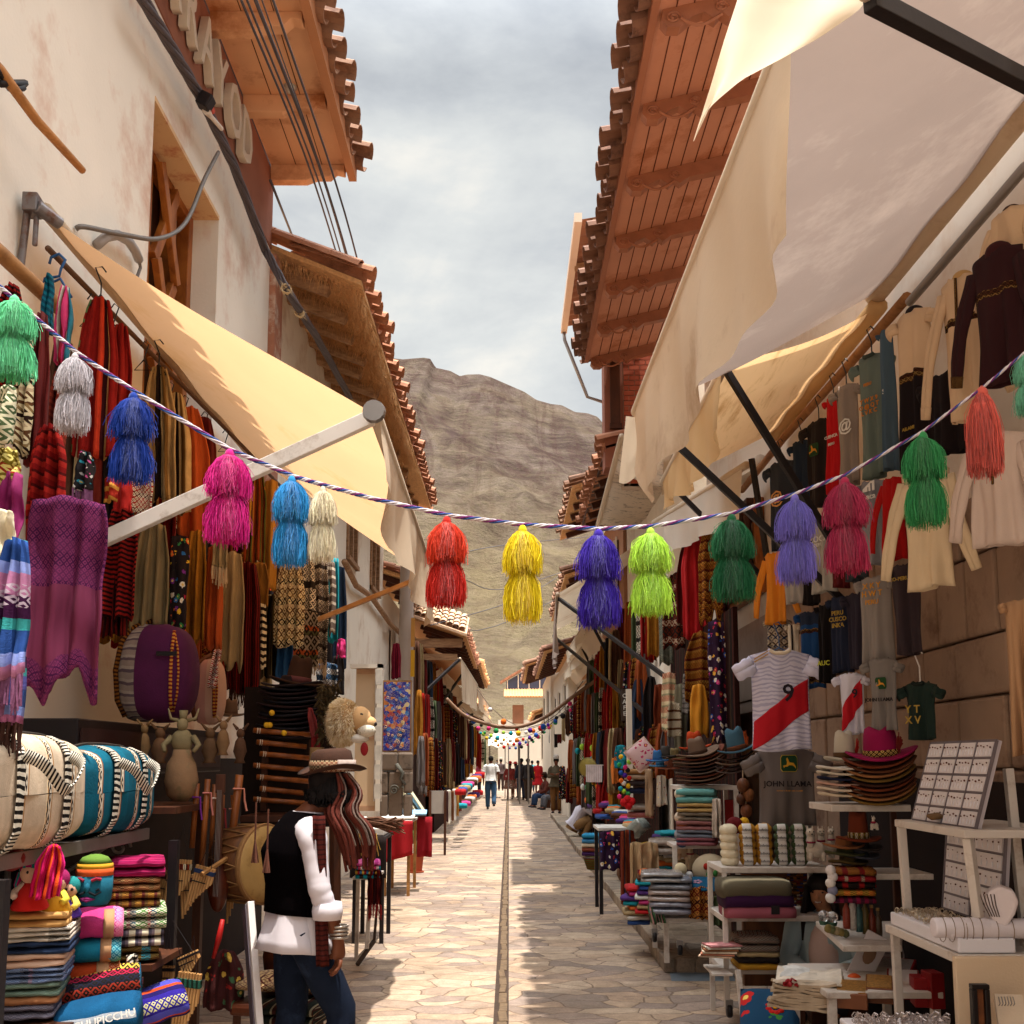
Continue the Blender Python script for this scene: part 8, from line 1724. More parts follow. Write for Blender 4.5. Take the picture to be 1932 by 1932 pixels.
for i,(x,y,h,cl) in enumerate(((1288,1622,46,'B89C80'),(1308,1640,52,'B8A488'))): llama('large sand coloured toy llama in the gap under the blanket shelf, %s one'%('left' if i==0 else 'right'),x,y,h,8.7,rot=20,m=plain(cl,.98,.1,40,120,.6))
t,a,b_,z=table('dark legged table with a white lacy top on the right',1128,1205,1562,.11,10.6,.6,plain('C8C4BC',.7,.2,40),black)
drape('runner','long brown and blue striped blanket draped over a stall to the ground','blanket',1184,1565,1700,26,sh(('6A2A1A',2),('3A4A5A',1),('8A4A2A',1),w=.08,axis=0),Y=9.6,folds=2,seed=3,top=.9)
drape('runner','beige fringed blanket draped beside the brown striped one','blanket',1200,1588,1690,22,plain('A08460',.95,.1,4),Y=9.3,folds=2,seed=5,top=.9,fringe=frC)
drape('blanket','beige textile folded over the middle stall, lower part hanging','blanket',1222,1588,1660,38,sh(('A88C6A',4),('6A1A3A',.6),('B8983A',.6),w=.3,axis=1),Y=9.2,folds=2,seed=9,top=.95,fringe=frC)
for i in range(9):
    cn,m_=CP[(i*2)%9]; folded('%s folded blanket in the front stall pile, %s from the bottom'%(cn,ORD[i]),1226+(i%3)*4,1722-i*9-9,1722-i*9,52,m_,Y=8.9,rot=-10,nl=1,D=.3,group='front stall blanket pile')
for i,(y,cl,cn) in enumerate(((1614,'3A1A4A','purple'),(1606,'7A3A2A','rust'),(1598,'C8B8A0','cream'),(1590,'3A7AA8','sky blue'),(1581,'1E7AA0','bright blue'))): folded('%s cloth in the small stack on the ground behind the crouching man'%cn,1118,y-9,y,36,plain(cl,.9,.15),Y=12.6,rot=-10,nl=1,D=.3,name='folded_cloth',cat='cloth')
t=thing('basket',WZ(1124,1640,.11),'green and brown woven basket under the blue cloth stack','basket'); c=WZ(1124,1640,.11); q=MB(); q.lathe([(.12,0),(.16,.12),(.17,.16),(.15,.16),(.11,.01),(.001,.01)],c,16); q.build('bowl',weave([('4A5A2A',1),('6A3A1A',1)],.03,0),t,smooth=True); q=MB(); q.tube([c+Vector((.165*math.cos(a),.165*math.sin(a),.16)) for a in [i*.45 for i in range(15)]],.012,5); q.build('rim',woodDk,t)
t=thing('clay_pot',WZ(1186,1668,.11),'brown clay pot on the ground beside the black table legs','pot'); c=WZ(1180,1662,.11); q=MB(); q.lathe([(.07,0),(.11,.08),(.1,.18),(.085,.2),(.001,.2)],c,16); q.build('body',plain('6A4A34',.8,.2,10),t,smooth=True); q=MB(); q.lathe([(.09,.2),(.1,.215),(.085,.22)],c,16); q.build('rim',plain('7A5A40',.8),t,smooth=True)
for i in range(14):
    cn,m_=CP[(i*5+2)%9]; folded('%s folded textile on the table by the crouching man, %s from the near end'%(cn,ORD[i]),1195-i*4.2+(i%3)*6,1562-i*3.2-9,1562-i*3.2,34-i,m_,Y=10.8+i*.35,rot=random.uniform(-20,10),nl=1,D=.3,name='folded_textile',cat='textile',group='textiles on the table by the crouching man')
for i in range(16):
    cn,m_=CP[(i*4+1)%9]; folded('%s folded textile in the far right goods, %s from the near end'%(cn,ORD[i]),1140-i*4.4+(i%2)*10,1545-i*5.2-9,1545-i*5.2,26-i,m_,Y=14+i*1.0,rot=random.uniform(-20,10),nl=1,D=.3,name='folded_textile',cat='textile',group='folded textiles in the far right goods')
# wall of small things between: dolls/ornaments on the far right (counted individually)
for i in range(26):
    cn,cl=PCOL[(i*3)%11]; x=1100+rnd.uniform(-12,60)*(1 if i%2 else .4); y=1405+rnd.uniform(0,85); Yc=14+ (1165-x)*.08; c=W(x,y,Yc); q=MB(); q.ell(c,(.05,.05,.06),8,6); t=tag(q.build('ornament',plain(cl,.9,.5,50),smooth=True),'%s woollen ornament among the far right goods, %s largest'%(cn,ORD[i]),'ornament','woollen ornaments on the right')
t=thing('round_tray',W(1105,1450,14),'round brass coloured tray hanging on the far right stall','tray'); c=W(1110,1448,13.5); q=MB(); q.M=Mx(c,-25,1,90); q.lathe([(.001,0),(.1,0),(.12,.012),(.115,.02)],(0,0,0),22); q.build('dish',plain('8A7A3A',.5,.3,20,metal=.4),t,smooth=True); q=MB(); q.M=Mx(c,-25,1,90); q.tube([(.12*math.cos(a),.12*math.sin(a),.014) for a in [i*.4 for i in range(17)]],.008,5); q.build('rim',plain('6A5A28',.5),t)
drape('backpack','turquoise embroidered backpack hanging by the white post on the right','bag',1171,1405,1450,24,floral('0E7A8A',['0E7A8A','C86A3A','0E7A8A','C8C0B8'],14),Y=12.2,folds=1,seed=2,top=.7)
t=thing('white_post',WZ(1190,1540,.11),'slim white painted post holding up the middle right stall','post'); q=MB(); a=W(1190,1540,11.9); q.box2((a.x-.03,11.9,.11),(a.x+.03,11.96,W(1190,1300,11.9).z)); q.build('shaft',plasterFar,t); q=MB(); q.box2((a.x-.05,11.88,.106),(a.x+.05,11.98,.16)); q.build('foot',steel,t)
drape('bag','orange cloth hanging left of the white post','cloth',1158,1430,1478,12,plain('C8702A',.9,.1),Y=12.5,folds=1,seed=1,top=.5,skew=.2)
c=W(1121,1460,13); q=MB(); q.M=Mx(c,-20); q.box((0,0,0),(.2,.02,.2)); t=thing('patterned_board',c,'small white checked board standing in the far right goods','board'); q.build('panel',weave([('C8C0C0',3),('8A2A3A',.4)],.025,0,src='Object'),t); q=MB(); q.M=Mx(c,-20); q.box((0,.015,.105),(.22,.02,.012)); q.build('edge',whiteP,t)
# hanging sign with vertical letters
t=thing('hanging_sign',W(1172,1330,14),'narrow brown vertical sign with pale letters high on the far right','sign'); a=W(1157,1308,14); b_=W(1167,1368,14); a=W(1192-20,1300,13.4); b_=W(1184,1360,13.4); q=MB(); q.box2((a.x,13.4,b_.z),(b_.x,13.43,a.z)); q.build('board',plain('3A2A20',.7),t); text('C\nA\nF\nE',.075,'letters',whP,t,((a.x+b_.x)/2,13.385,(a.z+b_.z)/2),(R(90),0,0),.002)
# --- garlands of pompoms across the far street
n_=0
for g,(y0,ym,y1,x0,x1,Yg,k) in enumerate(((1335,1378,1322,866,1090,22,15),(1350,1392,1335,878,1072,26,15),(1362,1400,1345,890,1060,30,14),(1368,1408,1352,896,1050,35,13),(1300,1372,1285,900,1100,20,7))):
    pts=[]
    for i in range(k+2):
        u=i/(k+1); y=y0+(y1-y0)*u+(ym-(y0+y1)/2)*4*u*(1-u); pts.append(W(x0+(x1-x0)*u,y,Yg+random.uniform(-.1,.1)))
    q=MB(); q.tube(pts,.008,4); tag(q.build('garland_cord',plain('6A5A50',.8)),'thin cord of the %s pompom garland across the far street'%ORD[g],'cord')
    for i in range(1,k+1):
        cn,cl=PCOL[(i*7+g*3)%11]; pom('%s pompom on the %s far garland, %s from the left'%(cn,ORD[g],ORD[i-1]),pts[i]+Vector((0,0,-.06)),.036+.01*(i%3),cl,'pompoms on the far garlands')

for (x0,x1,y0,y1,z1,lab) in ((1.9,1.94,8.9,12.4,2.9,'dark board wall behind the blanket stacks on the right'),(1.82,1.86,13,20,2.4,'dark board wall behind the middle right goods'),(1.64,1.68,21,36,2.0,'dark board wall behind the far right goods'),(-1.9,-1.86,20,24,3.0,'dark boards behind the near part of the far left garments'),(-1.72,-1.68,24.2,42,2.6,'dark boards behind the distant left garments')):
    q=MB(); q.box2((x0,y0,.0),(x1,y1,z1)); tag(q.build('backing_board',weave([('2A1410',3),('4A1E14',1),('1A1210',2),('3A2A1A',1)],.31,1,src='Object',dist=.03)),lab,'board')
cluster(1,'lowest right middle row',9,1262,1176,1365,1375,1462,1480,1.7,34,22,'garments in the lowest right middle row',11)
cluster(1,'low far right row',12,1165,1078,1375,1392,1490,1480,1.4,24,12,'garments in the low far right row',12)
cluster(1,'ground level far right row',10,1160,1062,1462,1445,1545,1505,1.42,26,11,'garments in the ground level far right row',13)
cluster(-1,'low far left row',11,798,890,1435,1420,1500,1465,-1.62,15,8,'garments in the low far left row',14)

drape('table_drape','flowered cloth hanging over the front of the black legged table','tablecloth',1152,1566,1640,40,mtFlor2,Y=10.55,folds=2,seed=5,top=.95,amp=.02)
drape('table_drape','dark red blanket hanging beside the flowered table cloth','blanket',1184,1566,1655,30,mtWine,Y=10.5,folds=2,seed=6,top=.95,amp=.02)
for i in range(10):
    cn,m_=CP[(i*4+3)%9]; folded('%s folded cloth in the heap right of the black legged table, %s from the bottom'%(cn,ORD[i]),1252+(i%4)*9,1640-i*7-10,1640-i*7,40,m_,Y=9.9,rot=random.uniform(-25,10),nl=1,D=.3,name='folded_cloth',cat='cloth',group='cloth heap in the middle right stall')
for i in range(8):
    cn,m_=CP[(i*5+1)%9]; folded('%s folded blanket low beside the front stall wheels, %s from the bottom'%(cn,ORD[i]),1206-(i%3)*5,1742-i*9-10,1742-i*9,40,m_,Y=9.1,rot=random.uniform(-25,10),nl=1,D=.3,group='blankets low beside the front stall')
# ================================================================ PEOPLE
def skinned(name,verts,edges,rad,m,parent,sub=2,root=0,extra=None):
    me=bpy.data.meshes.new(name); o0=wpos(parent); me.from_pydata([tuple(Vector(v)-o0) for v in verts],edges,[])
    o=bpy.data.objects.new(name,me); COL.objects.link(o); md=o.modifiers.new('k','SKIN'); md.use_smooth_shade=True
    sv=me.skin_vertices[0].data
    for i,r in enumerate(rad): sv[i].radius=(r,r) if isinstance(r,(int,float)) else r; sv[i].use_root=(i==root)
    s_=o.modifiers.new('s','SUBSURF'); s_.levels=sub; s_.render_levels=sub
    dg=bpy.context.evaluated_depsgraph_get(); me2=bpy.data.meshes.new_from_object(o.evaluated_get(dg)); bpy.data.objects.remove(o)
    if extra:
        bm=bmesh.new(); bm.from_mesh(me2)
        for ev,ef in extra:
            vs=[bm.verts.new(tuple(Vector(p)-o0)) for p in ev]
            for f in ef:
                try: bm.faces.new([vs[k] for k in f])
                except Exception: pass
        bm.to_mesh(me2); bm.free()
    me2.materials.clear(); me2.materials.append(m)
    for p in me2.polygons: p.material_index=0; p.use_smooth=True
    o=bpy.data.objects.new(name,me2); COL.objects.link(o); o.parent=parent; return o
skinD=plain('6A3A22',.6,.08,20,80,.15); skinM=plain('8E5A3C',.6,.08,20,80,.15)
def person(label,J,cl,H=1.7,skin=skinM,sub=2,hair=None,hatf=None,fingers=False,grp=None,extras=None,face=Vector((0,-1,0)),cloth_r=1.12,short=False,skirt=None,fy=None):
    """J: joint positions (world): pelvis,chest,neck,head, sh/el/wr L,R ; hip/kn/an L,R"""
    s=H/1.7; t=thing('person',J['base'],label,'person',grp); g=lambda k:Vector(J[k]); hd=g('head'); face=face.normalized()
    V=[g('pelvis'),g('pelvis').lerp(g('chest'),.45),g('chest'),g('neck'),g('neck').lerp(hd,.45),hd+Vector((0,0,-.04*s))+face*.01,hd+Vector((0,0,.055*s))]; Rr=[(.135*s,.105*s),(.12*s,.09*s),(.13*s,.095*s),.055*s,.052*s,(.068*s,.078*s),(.072*s,.088*s)]; E=[(i,i+1) for i in range(6)]
    idx={}
    def add(p,r,a): V.append(Vector(p)); Rr.append(r); E.append((a,len(V)-1)); return len(V)-1
    for sd in 'LR':
        a=add(g('sh'+sd),.046*s,2); idx['sh'+sd]=a; b_=add(g('sh'+sd).lerp(g('el'+sd),.5),.05*s,a); e=add(g('el'+sd),.042*s,b_); f=add(g('el'+sd).lerp(g('wr'+sd),.45),.038*s,e); w_=add(g('wr'+sd),.026*s,f)
        d=(g('wr'+sd)-g('el'+sd)).normalized(); hdv=J.get('hd'+sd,d); hdv=Vector(hdv).normalized(); p=add(g('wr'+sd)+hdv*.05*s,(.038*s,.02*s),w_); add(g('wr'+sd)+hdv*(.085 if fingers else .13)*s,(.036*s,.016*s) if fingers else (.026*s,.013*s),p)
        h=add(g('hip'+sd),.088*s,0); k1_=add(g('hip'+sd).lerp(g('kn'+sd),.5),.078*s,h); k=add(g('kn'+sd),.056*s,k1_); c=add(g('kn'+sd).lerp(g('an'+sd),.35),.055*s,k); an=add(g('an'+sd),.036*s,c); add(g('an'+sd)+Vector(J.get('ft',(0,-.14,0)))*s+Vector((0,0,-.03*s)),.036*s,an)
    ex=None
    if fingers:
        ex=[]
        for sd in 'LR':
            w_=g('wr'+sd); d=Vector(J.get('hd'+sd,(g('wr'+sd)-g('el'+sd)))).normalized(); side=d.cross(Vector(J.get('palm',(1,0,0)))).normalized(); pn=d.cross(side).normalized()
            for i,(o_,l) in enumerate(((-.028,.062),(-.0095,.072),(.0095,.068),(.028,.052))):
                b0=w_+d*.075*s+side*o_*s; pts=[b0,b0+d*l*.5*s+pn*.004,b0+d*l*.8*s+pn*.018*s,b0+d*l*.95*s+pn*.036*s]; q=MB(); q.tube(pts,[.0092*s,.0088*s,.008*s,.006*s],8); ex.append((q.v,q.f))
            b0=w_+d*.03*s-side*.03*s; q=MB(); q.tube([b0,b0-side*.022*s+d*.028*s+pn*.01,b0-side*.022*s+d*.055*s+pn*.02],[.012*s,.0105*s,.007*s],8); ex.append((q.v,q.f))
    skinned('body',V,E,Rr,skin,t,sub,0,ex)
    rgt=face.cross(Vector((0,0,1))).normalized()
    q=MB(); fc=hd+face*.083*s
    for sd in (-1,1):
        q.ell(fc+rgt*sd*.032*s+Vector((0,0,.012*s)),(.009*s,.008*s,.006*s),7,5)
    q.build('eyes',plain('1A1210',.3),t); q=MB(); q.ell(hd+face*.095*s+Vector((0,0,-.015*s)),(.013*s,.016*s,.02*s),8,6)
    q.build('nose',skin,t,smooth=True); q=MB(); q.tube([hd+face*.082*s+rgt*(-.024*s)+Vector((0,0,-.05*s)),hd+face*.094*s+Vector((0,0,-.056*s)),hd+face*.082*s+rgt*(.024*s)+Vector((0,0,-.05*s))],.005*s,5); q.build('mouth',plain('6A2420',.5),t)
    if J.get('smile'):
        q=MB(); q.tube([hd+face*.087*s+rgt*(-.018*s)+Vector((0,0,-.049*s)),hd+face*.098*s+Vector((0,0,-.052*s)),hd+face*.087*s+rgt*(.018*s)+Vector((0,0,-.049*s))],.0045*s,5); q.build('teeth',plain('C8BCB0',.4),t)
    if hair:
        q=MB(); q.ell(hd+Vector((0,0,.04*s))-face*.022*s,(.087*s,.087*s,.09*s),16,10)
        if hair[1]:
            for a in range(26):
                an=-1.9+3.8*a/25; dr=(-face*math.cos(an)+rgt*math.sin(an)); p0=hd+dr*.078*s+Vector((0,0,.05*s)); q.tube([p0,p0+dr*.02*s+Vector((0,0,-.12*s)),p0+dr*.035*s+Vector((random.uniform(-.01,.01),0,-hair[1]*.6)),p0+dr*.02*s+Vector((random.uniform(-.02,.02),random.uniform(-.02,.02),-hair[1]))],[.016*s,.02*s,.018*s,.006*s],6)
        q.build('hair',hair[0],t,smooth=True)
    k=cloth_r
    ax=(g('shR')-g('shL')).normalized()
    def torso(q,rings,fold=.009):
        n=28; ks=len(rings)
        def f(u,v):
            x=v*(ks-1); a=int(min(x,ks-2)); w=x-a; w=w*w*(3-2*w); c=rings[a][0].lerp(rings[a+1][0],w); rx=rings[a][1]+(rings[a+1][1]-rings[a][1])*w; ry=rings[a][2]+(rings[a+1][2]-rings[a][2])*w
            up=(rings[-1][0]-rings[0][0]).normalized(); xx=(ax-up*ax.dot(up)).normalized(); yy=up.cross(xx); al=u*6.2832; fo=fold*(math.sin(al*7+v*3)+.7*math.sin(al*4-v*9))*(1.2-v)
            return c+xx*math.cos(al)*(rx+fo)+yy*math.sin(al)*(ry+fo)
        q.grid(f,n,16,uv=lambda u,v:(u*.9,v*.6)); return f
    pe,chs,nk=g('pelvis'),g('chest'),g('neck'); shm=(g('shL')+g('shR'))/2; sw=(g('shR')-g('shL')).length/2
    lo=pe+(pe-chs).normalized()*(.13*s if cl.get('long') else .03*s)
    q=MB(); torso(q,[(lo,(.225 if cl.get('long') else .182)*s*k,(.2 if cl.get('long') else .165)*s*k),(pe+(chs-pe)*.05,.172*s*k,.142*s*k),(pe.lerp(chs,.5),.15*s*k,.118*s*k),(chs,sw+.0*s,.13*s*k),(shm.lerp(chs,.15),sw*.98,.105*s*k),(shm.lerp(nk,.55),sw*.55,.08*s*k),(nk+(nk-shm)*.1,.062*s,.066*s)])
    for sd in 'LR':
        a,e,w_=g('sh'+sd),g('el'+sd),g('wr'+sd); sg=(a-shm).normalized(); inn=a-sg*.06*s+Vector((0,0,-.005*s))
        if short: pts=[inn,a.lerp(e,.12),a.lerp(e,.4),a.lerp(e,.68)]; rr_=[.07*s,.07*s,.066*s,.07*s]
        else:
            se=cl.get('sl',.9); pts=[inn,a.lerp(e,.15),a.lerp(e,.5),a.lerp(e,.85),e,e.lerp(w_,.3),e.lerp(w_,se)]; rr_=[.07*s,.076*s,.06*s,.054*s,.053*s,.05*s,.045*s]
        n0=len(pts); sp_=smooth(pts,3); m0=len(sp_)-1; q.tube(sp_,[(rr_[int(i/m0*(n0-1))]+(rr_[min(n0-1,int(i/m0*(n0-1))+1)]-rr_[int(i/m0*(n0-1))])*((i/m0*(n0-1))%1))*k*(.96+.018*math.sin(i*1.15)+.05*fnoise(i*.33,s*7)) for i in range(m0+1)],16)
    q.build('shirt',cl['top'],t,smooth=True,solid=.004)
    if cl.get('vest'):
        q=MB(); torso(q,[(pe+(chs-pe)*.08,.182*s*k,.15*s*k),(pe.lerp(chs,.5),.163*s*k,.135*s*k),(chs,sw*1.02,.146*s*k),(shm.lerp(chs,.2),sw*.97,.122*s*k),(shm.lerp(nk,.45)+Vector((0,0,.012)),sw*.62,.095*s*k),(nk+(nk-shm)*.0,.08*s,.08*s)],.003); q.build('vest',cl['vest'],t,smooth=True,solid=.008)
    if skirt:
        q=MB(); c=g('pelvis'); 
        q.grid(lambda u,v:c+Vector((math.cos(u*6.283)*(.14+.16*v+.02*math.sin(u*50))*s,math.sin(u*6.283)*(.12+.14*v)*s,(.04-.5*v)*s)),48,6,uv=lambda u,v:(u,v*.5)); q.build('skirt',skirt,t,smooth=True,solid=.01)
    else:
        q=MB(); torso(q,[(pe+(pe-chs).normalized()*.10*s,.145*s*k,.125*s*k),(pe,.135*s*k,.105*s*k),(pe+(chs-pe).normalized()*.03*s,.11*s*k,.085*s*k)],.002)
        for sd in 'LR':
            h,kn,an=g('hip'+sd),g('kn'+sd),g('an'+sd); q.tube([h-(h-kn).normalized()*.0*s,h.lerp(kn,.25),h.lerp(kn,.6),h.lerp(kn,.9),kn.lerp(an,.08),kn.lerp(an,.35),kn.lerp(an,.7),an+(kn-an)*.03],[x*s*k for x in (.083,.088,.088,.076,.073,.069,.062,.06)],16)
        q.build('trousers',cl['leg'],t,smooth=True)
    for sd in 'LR':
        q=MB(); a=g('an'+sd); f=Vector(J.get('ft',(0,-.14,0)))*s; c=a+f*.45+Vector((0,0,-.045*s)); q.M=Matrix.Translation(c)@Matrix.Rotation(math.atan2(-f.x,f.y) if f.length else 0,4,'Z'); q.ell((0,0,0),(.045*s,.125*s,.042*s),12,8,fn=lambda p:Vector((p.x,p.y,max(p.z,-.022*s)))); q.build('shoe',cl.get('shoe',black),t,smooth=True)
    if hatf:
        hm,hr,bm_=hatf; c=hd+Vector((0,0,.085*s)); q=MB(); q.lathe([(.09*s,0),(.092*s,.05*s),(.08*s,.10*s),(.05*s,.125*s),(.001,.12*s)],c,18); q.build('hat_crown',hm,t,smooth=True); q=MB()
        if hr=='cap': q.ell(c+face*.10*s+Vector((0,0,.01*s)),(.07*s,.07*s,.012*s),12,6)
        else: q.lathe([(.085*s,.0),(hr*.7,-.006),(hr,.015),(hr*.7,.006),(.085*s,.012)],c,24,fn=lambda p:p+Vector((0,0,.25*abs(p.x)*abs(p.x)/hr)))
        q.build('hat_brim',hm,t,smooth=True)
        if bm_: q=MB(); q.lathe([(.094*s,.004),(.0955*s,.03*s),(.093*s,.034*s)],c,18); q.build('hat_band',bm_,t,smooth=True,solid=.003)
    return t
def stand(bx_,by,H=1.7,rot=0,arms='down',stride=0,bend=0,z0=0):
    s=H/1.7; Rm=Matrix.Rotation(R(rot),3,'Z')
    def L(x,y,z): v=Rm@Vector((x*s,y*s,z*s)); return Vector((bx_,by,z0))+v
    J=dict(base=(bx_,by,z0),pelvis=L(0,0,.95),chest=L(0,-.02-bend,1.27),neck=L(0,-.01-bend*1.3,1.47),head=L(0,-.03-bend*1.5,1.6))
    for sd,x in (('L',.17),('R',-.17)):
        J['sh'+sd]=L(x,-bend,1.40)
        if arms=='down': J['el'+sd]=L(x*1.45,.03,1.12); J['wr'+sd]=L(x*1.4,-.06,.88)
        elif arms=='crossed': J['el'+sd]=L(x*1.35,-.05,1.13); J['wr'+sd]=L(-x*.25,-.24,1.2); 
        st=stride*(1 if sd=='L' else -1)
        J['hip'+sd]=L(x*.55,0,.9); J['kn'+sd]=L(x*.6,-.03-st*.35+(0 if st<0 else -.0),.5); J['an'+sd]=L(x*.6,-st*.8+(.0),.085+(.10 if st<0 else 0))
    J['ft']=tuple(Rm@Vector((0,-.14,0))); J['_f']=Rm@Vector((0,-1,0)); return J
jean=plain('161E2E',.95,.25,12,18,.9,dirt='28344A',ds=7,spec=.1); white=plain('C8C0C4',.9,.05,5,9,.5); blkC=plain('060405',1,.1,8,160,.3,spec=.02)
random.seed(8)
# main man, seen from behind, facing right-away
bx_,by=-.93,4.75; J=dict(base=(bx_,by,0)); f=Vector((.90,.436,0))
def L(a,b_,z): # a: forward, b: to his right
    return Vector((bx_,by,0))+f*a+Vector((.436,-.90,0))*b_+Vector((0,0,z))
J.update(pelvis=L(0,0,.92),chest=L(-.02,0,1.2),neck=L(.045,0,1.37),head=L(.145,.02,1.475),shR=L(.02,.155,1.31),shL=L(.0,-.165,1.31),elR=L(.04,.22,1.06),wrR=L(.13,.21,.845),elL=L(-.02,-.25,1.05),wrL=L(.05,-.22,.84),hipR=L(0,.09,.88),hipL=L(0,-.09,.88),knR=L(.2,.1,.5),anR=L(-.02,.1,.1),knL=L(.02,-.09,.48),anL=L(-.12,-.12,.09),ft=tuple(f*.14),palm=tuple(f),hdR=(.03,.05,-1),hdL=(.03,.05,-1))
man=person('man in black vest, white shirt and feathered braided hat, seen from behind on the left',J,dict(top=white,vest=blkC,leg=jean,sl=.5,long=True,shoe=plain('3A2214',.6)),H=1.68,skin=skinD,hair=(plain('140C0A',.9),.1),face=f,fingers=True,cloth_r=.9,hatf=None)
hd=J['head']
hM=plain('3A2012',.9,.15,8,200,.3); 
def Lh(p): return hd+f*p[0]+Vector((.436,-.90,0))*p[1]+Vector((0,0,p[2]))
q=MB(); q.M=Matrix.Translation(hd+Vector((0,0,.075)))@Matrix.Rotation(math.atan2(f.y,f.x),4,'Z')@Matrix.Rotation(R(-4),4,'Y'); q.lathe([(.092,0),(.095,.05),(.088,.09),(.06,.105),(.001,.10)],(0,0,0),20); q.build('hat_crown',hM,man,smooth=True)
q=MB(); q.M=Matrix.Translation(hd+Vector((0,0,.075)))@Matrix.Rotation(math.atan2(f.y,f.x),4,'Z')@Matrix.Rotation(R(-4),4,'Y'); q.lathe([(.09,0),(.125,-.006),(.155,.0),(.125,.004),(.09,.01)],(0,0,0),26,fn=lambda p:p+Vector((0,0,1.6*p.y*p.y-.3*max(0,p.x)**2*0))); q.build('hat_brim',hM,man,smooth=True)
q=MB(); q.M=Matrix.Translation(hd+Vector((0,0,.075))); q.lathe([(.1,.004),(.102,.03),(.1,.05)],(0,0,0),20); q.build('hat_band',weave([('6A2A1A',1),('1A0E0A',1)],.03,0,motif='A89070',mw=.008),man,smooth=True,solid=.004)
q=MB(); q.grid(lambda u,v:hd+Vector((0,0,.085+.045*v))+Vector((math.cos(-1.2+1.1*u),math.sin(-1.2+1.1*u),0))*.106,8,2); q.build('hat_patch',plain('A8948A',.9,.3,40),man,smooth=True,solid=.003)
sM=plain('5A2418',.95,.3,30,120,.5); rnd=random.Random(5)
q=MB()
for k in range(34):
    a=rnd.uniform(-.02,.1); b_=rnd.uniform(-.06,.10); p=[Lh((a*.5,b_,.07)),Lh((.02+a,b_+.02,-.02)),Lh((-.03+a,.07+b_*.6,-.09)),Lh((.0+a*1.3,.10+b_*.6,-.15)),Lh((.03+a*1.3,.10+b_*.6,-.2)),Lh((.06+a,.09+b_*.5,-.28-rnd.uniform(0,.08)))]; q.tube(smooth(p),.0075,5)
q.build('braided_scarf',sM,man,smooth=True)
q=MB()
for k in range(9):
    a=rnd.uniform(0,.1); b_=rnd.uniform(-.04,.1); p=[Lh((a*.5,b_,.075)),Lh((.03+a,b_+.03,-.01)),Lh((-.02+a,.09+b_*.6,-.09)),Lh((.02+a*1.3,.12+b_*.6,-.16)),Lh((.05+a*1.2,.12+b_*.6,-.24))]; q.tube([x+Vector((.004,-.008,0)) for x in smooth(p)],.004,4)
q.build('pale_braids',plain('6A564C',.9,.3,40),man,smooth=True)
q=MB()
for k in range(40):
    s0=Lh((.09+rnd.uniform(-.02,.02),.09+rnd.uniform(-.02,.02),-.13)); q.tube([s0,s0+Vector((.1,-.01,-.01+rnd.uniform(-.03,.02))),s0+Vector((.16+rnd.uniform(0,.05),-.02,-.02+rnd.uniform(-.06,.03)))],.003,4)
q.build('feathers',plain('5A3A28',.9,.5,60),man)
q=MB(); w_=J['shR']; q.grid(lambda u,v:w_+Vector((.04+.05*(u-.5)+.0*v,-.03,.06))+Vector((.03*v,-.04+.01*math.sin(u*9),-.62*v)),8,14,uv=lambda u,v:(u*.1,v*.6)); q.build('scarf_end',weave([('4A1A14',2),('2A0E0C',1)],.02,1),man,smooth=True,solid=.006)
for (a,b_) in ((-.1,-.03),(-.06,.2)):
    q=MB(); p=Vector(J['chest'])+f*-.16+Vector((.436,-.90,0))*b_+Vector((0,0,.06+ (0 if b_<0 else -.02))); q.tube([p+Vector((0,0,.16)),p],.004,5)
    for k in range(14): q.tube([p,p+Vector((rnd.uniform(-.015,.015),rnd.uniform(-.015,.015),-.1))],.003,4)
    q.build('tassel',plain('5A3426',.9,.3,40),man)
q=MB(); w_=Vector(J['wrR']); 
for z in (.015,.03,.045,.06): q.tube([w_+Vector((.038*math.cos(a),.038*math.sin(a),z)) for a in [i*.5 for i in range(14)]],.006,5)
q.build('bracelets',plain('A89C90',.3,.3,50,metal=.8),man,smooth=True)
q=MB(); c=Vector(J['elR']).lerp(w_,.42); q.lathe([(.058,-.03),(.062,.0),(.058,.035)],c,16); q.build('rolled_cuff',white,man,smooth=True,solid=.008)
# seated woman
J=dict(base=(2.0,6.85,.1)); bx_,by=2.0,6.85; fw=Vector((-.42,-.9,0)).normalized(); rt=Vector((-.9,.42,0)).normalized()
def L2(a,b_,z): return Vector((bx_,by,z))+fw*a+rt*b_
J.update(pelvis=L2(0,0,.22),chest=L2(.02,0,.50),neck=L2(.03,0,.66),head=L2(.08,.02,.78),shR=L2(.03,.17,.6),shL=L2(.03,-.17,.6),elR=L2(.08,.23,.36),wrR=L2(.26,.06,.30),elL=L2(.06,-.22,.36),wrL=L2(.26,-.04,.30),hipR=L2(.03,.1,.2),hipL=L2(.03,-.1,.2),knR=L2(.4,.16,.3),knL=L2(.4,-.16,.3),anR=L2(.42,.1,.14),anL=L2(.42,-.1,.14),ft=tuple(fw*.1),smile=True,palm=(0,0,1))
wm=person('smiling woman with long dark hair in a pale blue quilted jacket, sitting among the goods',J,dict(top=plain('A4B4B8',.85,.08,6,30,.6),leg=plain('2A2A34',.9),sl=.85),H=1.62,hair=(plain('1A0E0A',.7),.34),face=fw,fingers=True,skin=plain('B07A58',.6,.06,20))
q=MB(); q.ell(Vector(J['chest'])+fw*.08+Vector((0,0,-.08)),(.1,.08,.2),14,10); q.build('pink_vest',plain('CDB0A4',.9,.06,8,60,.4),wm,smooth=True)
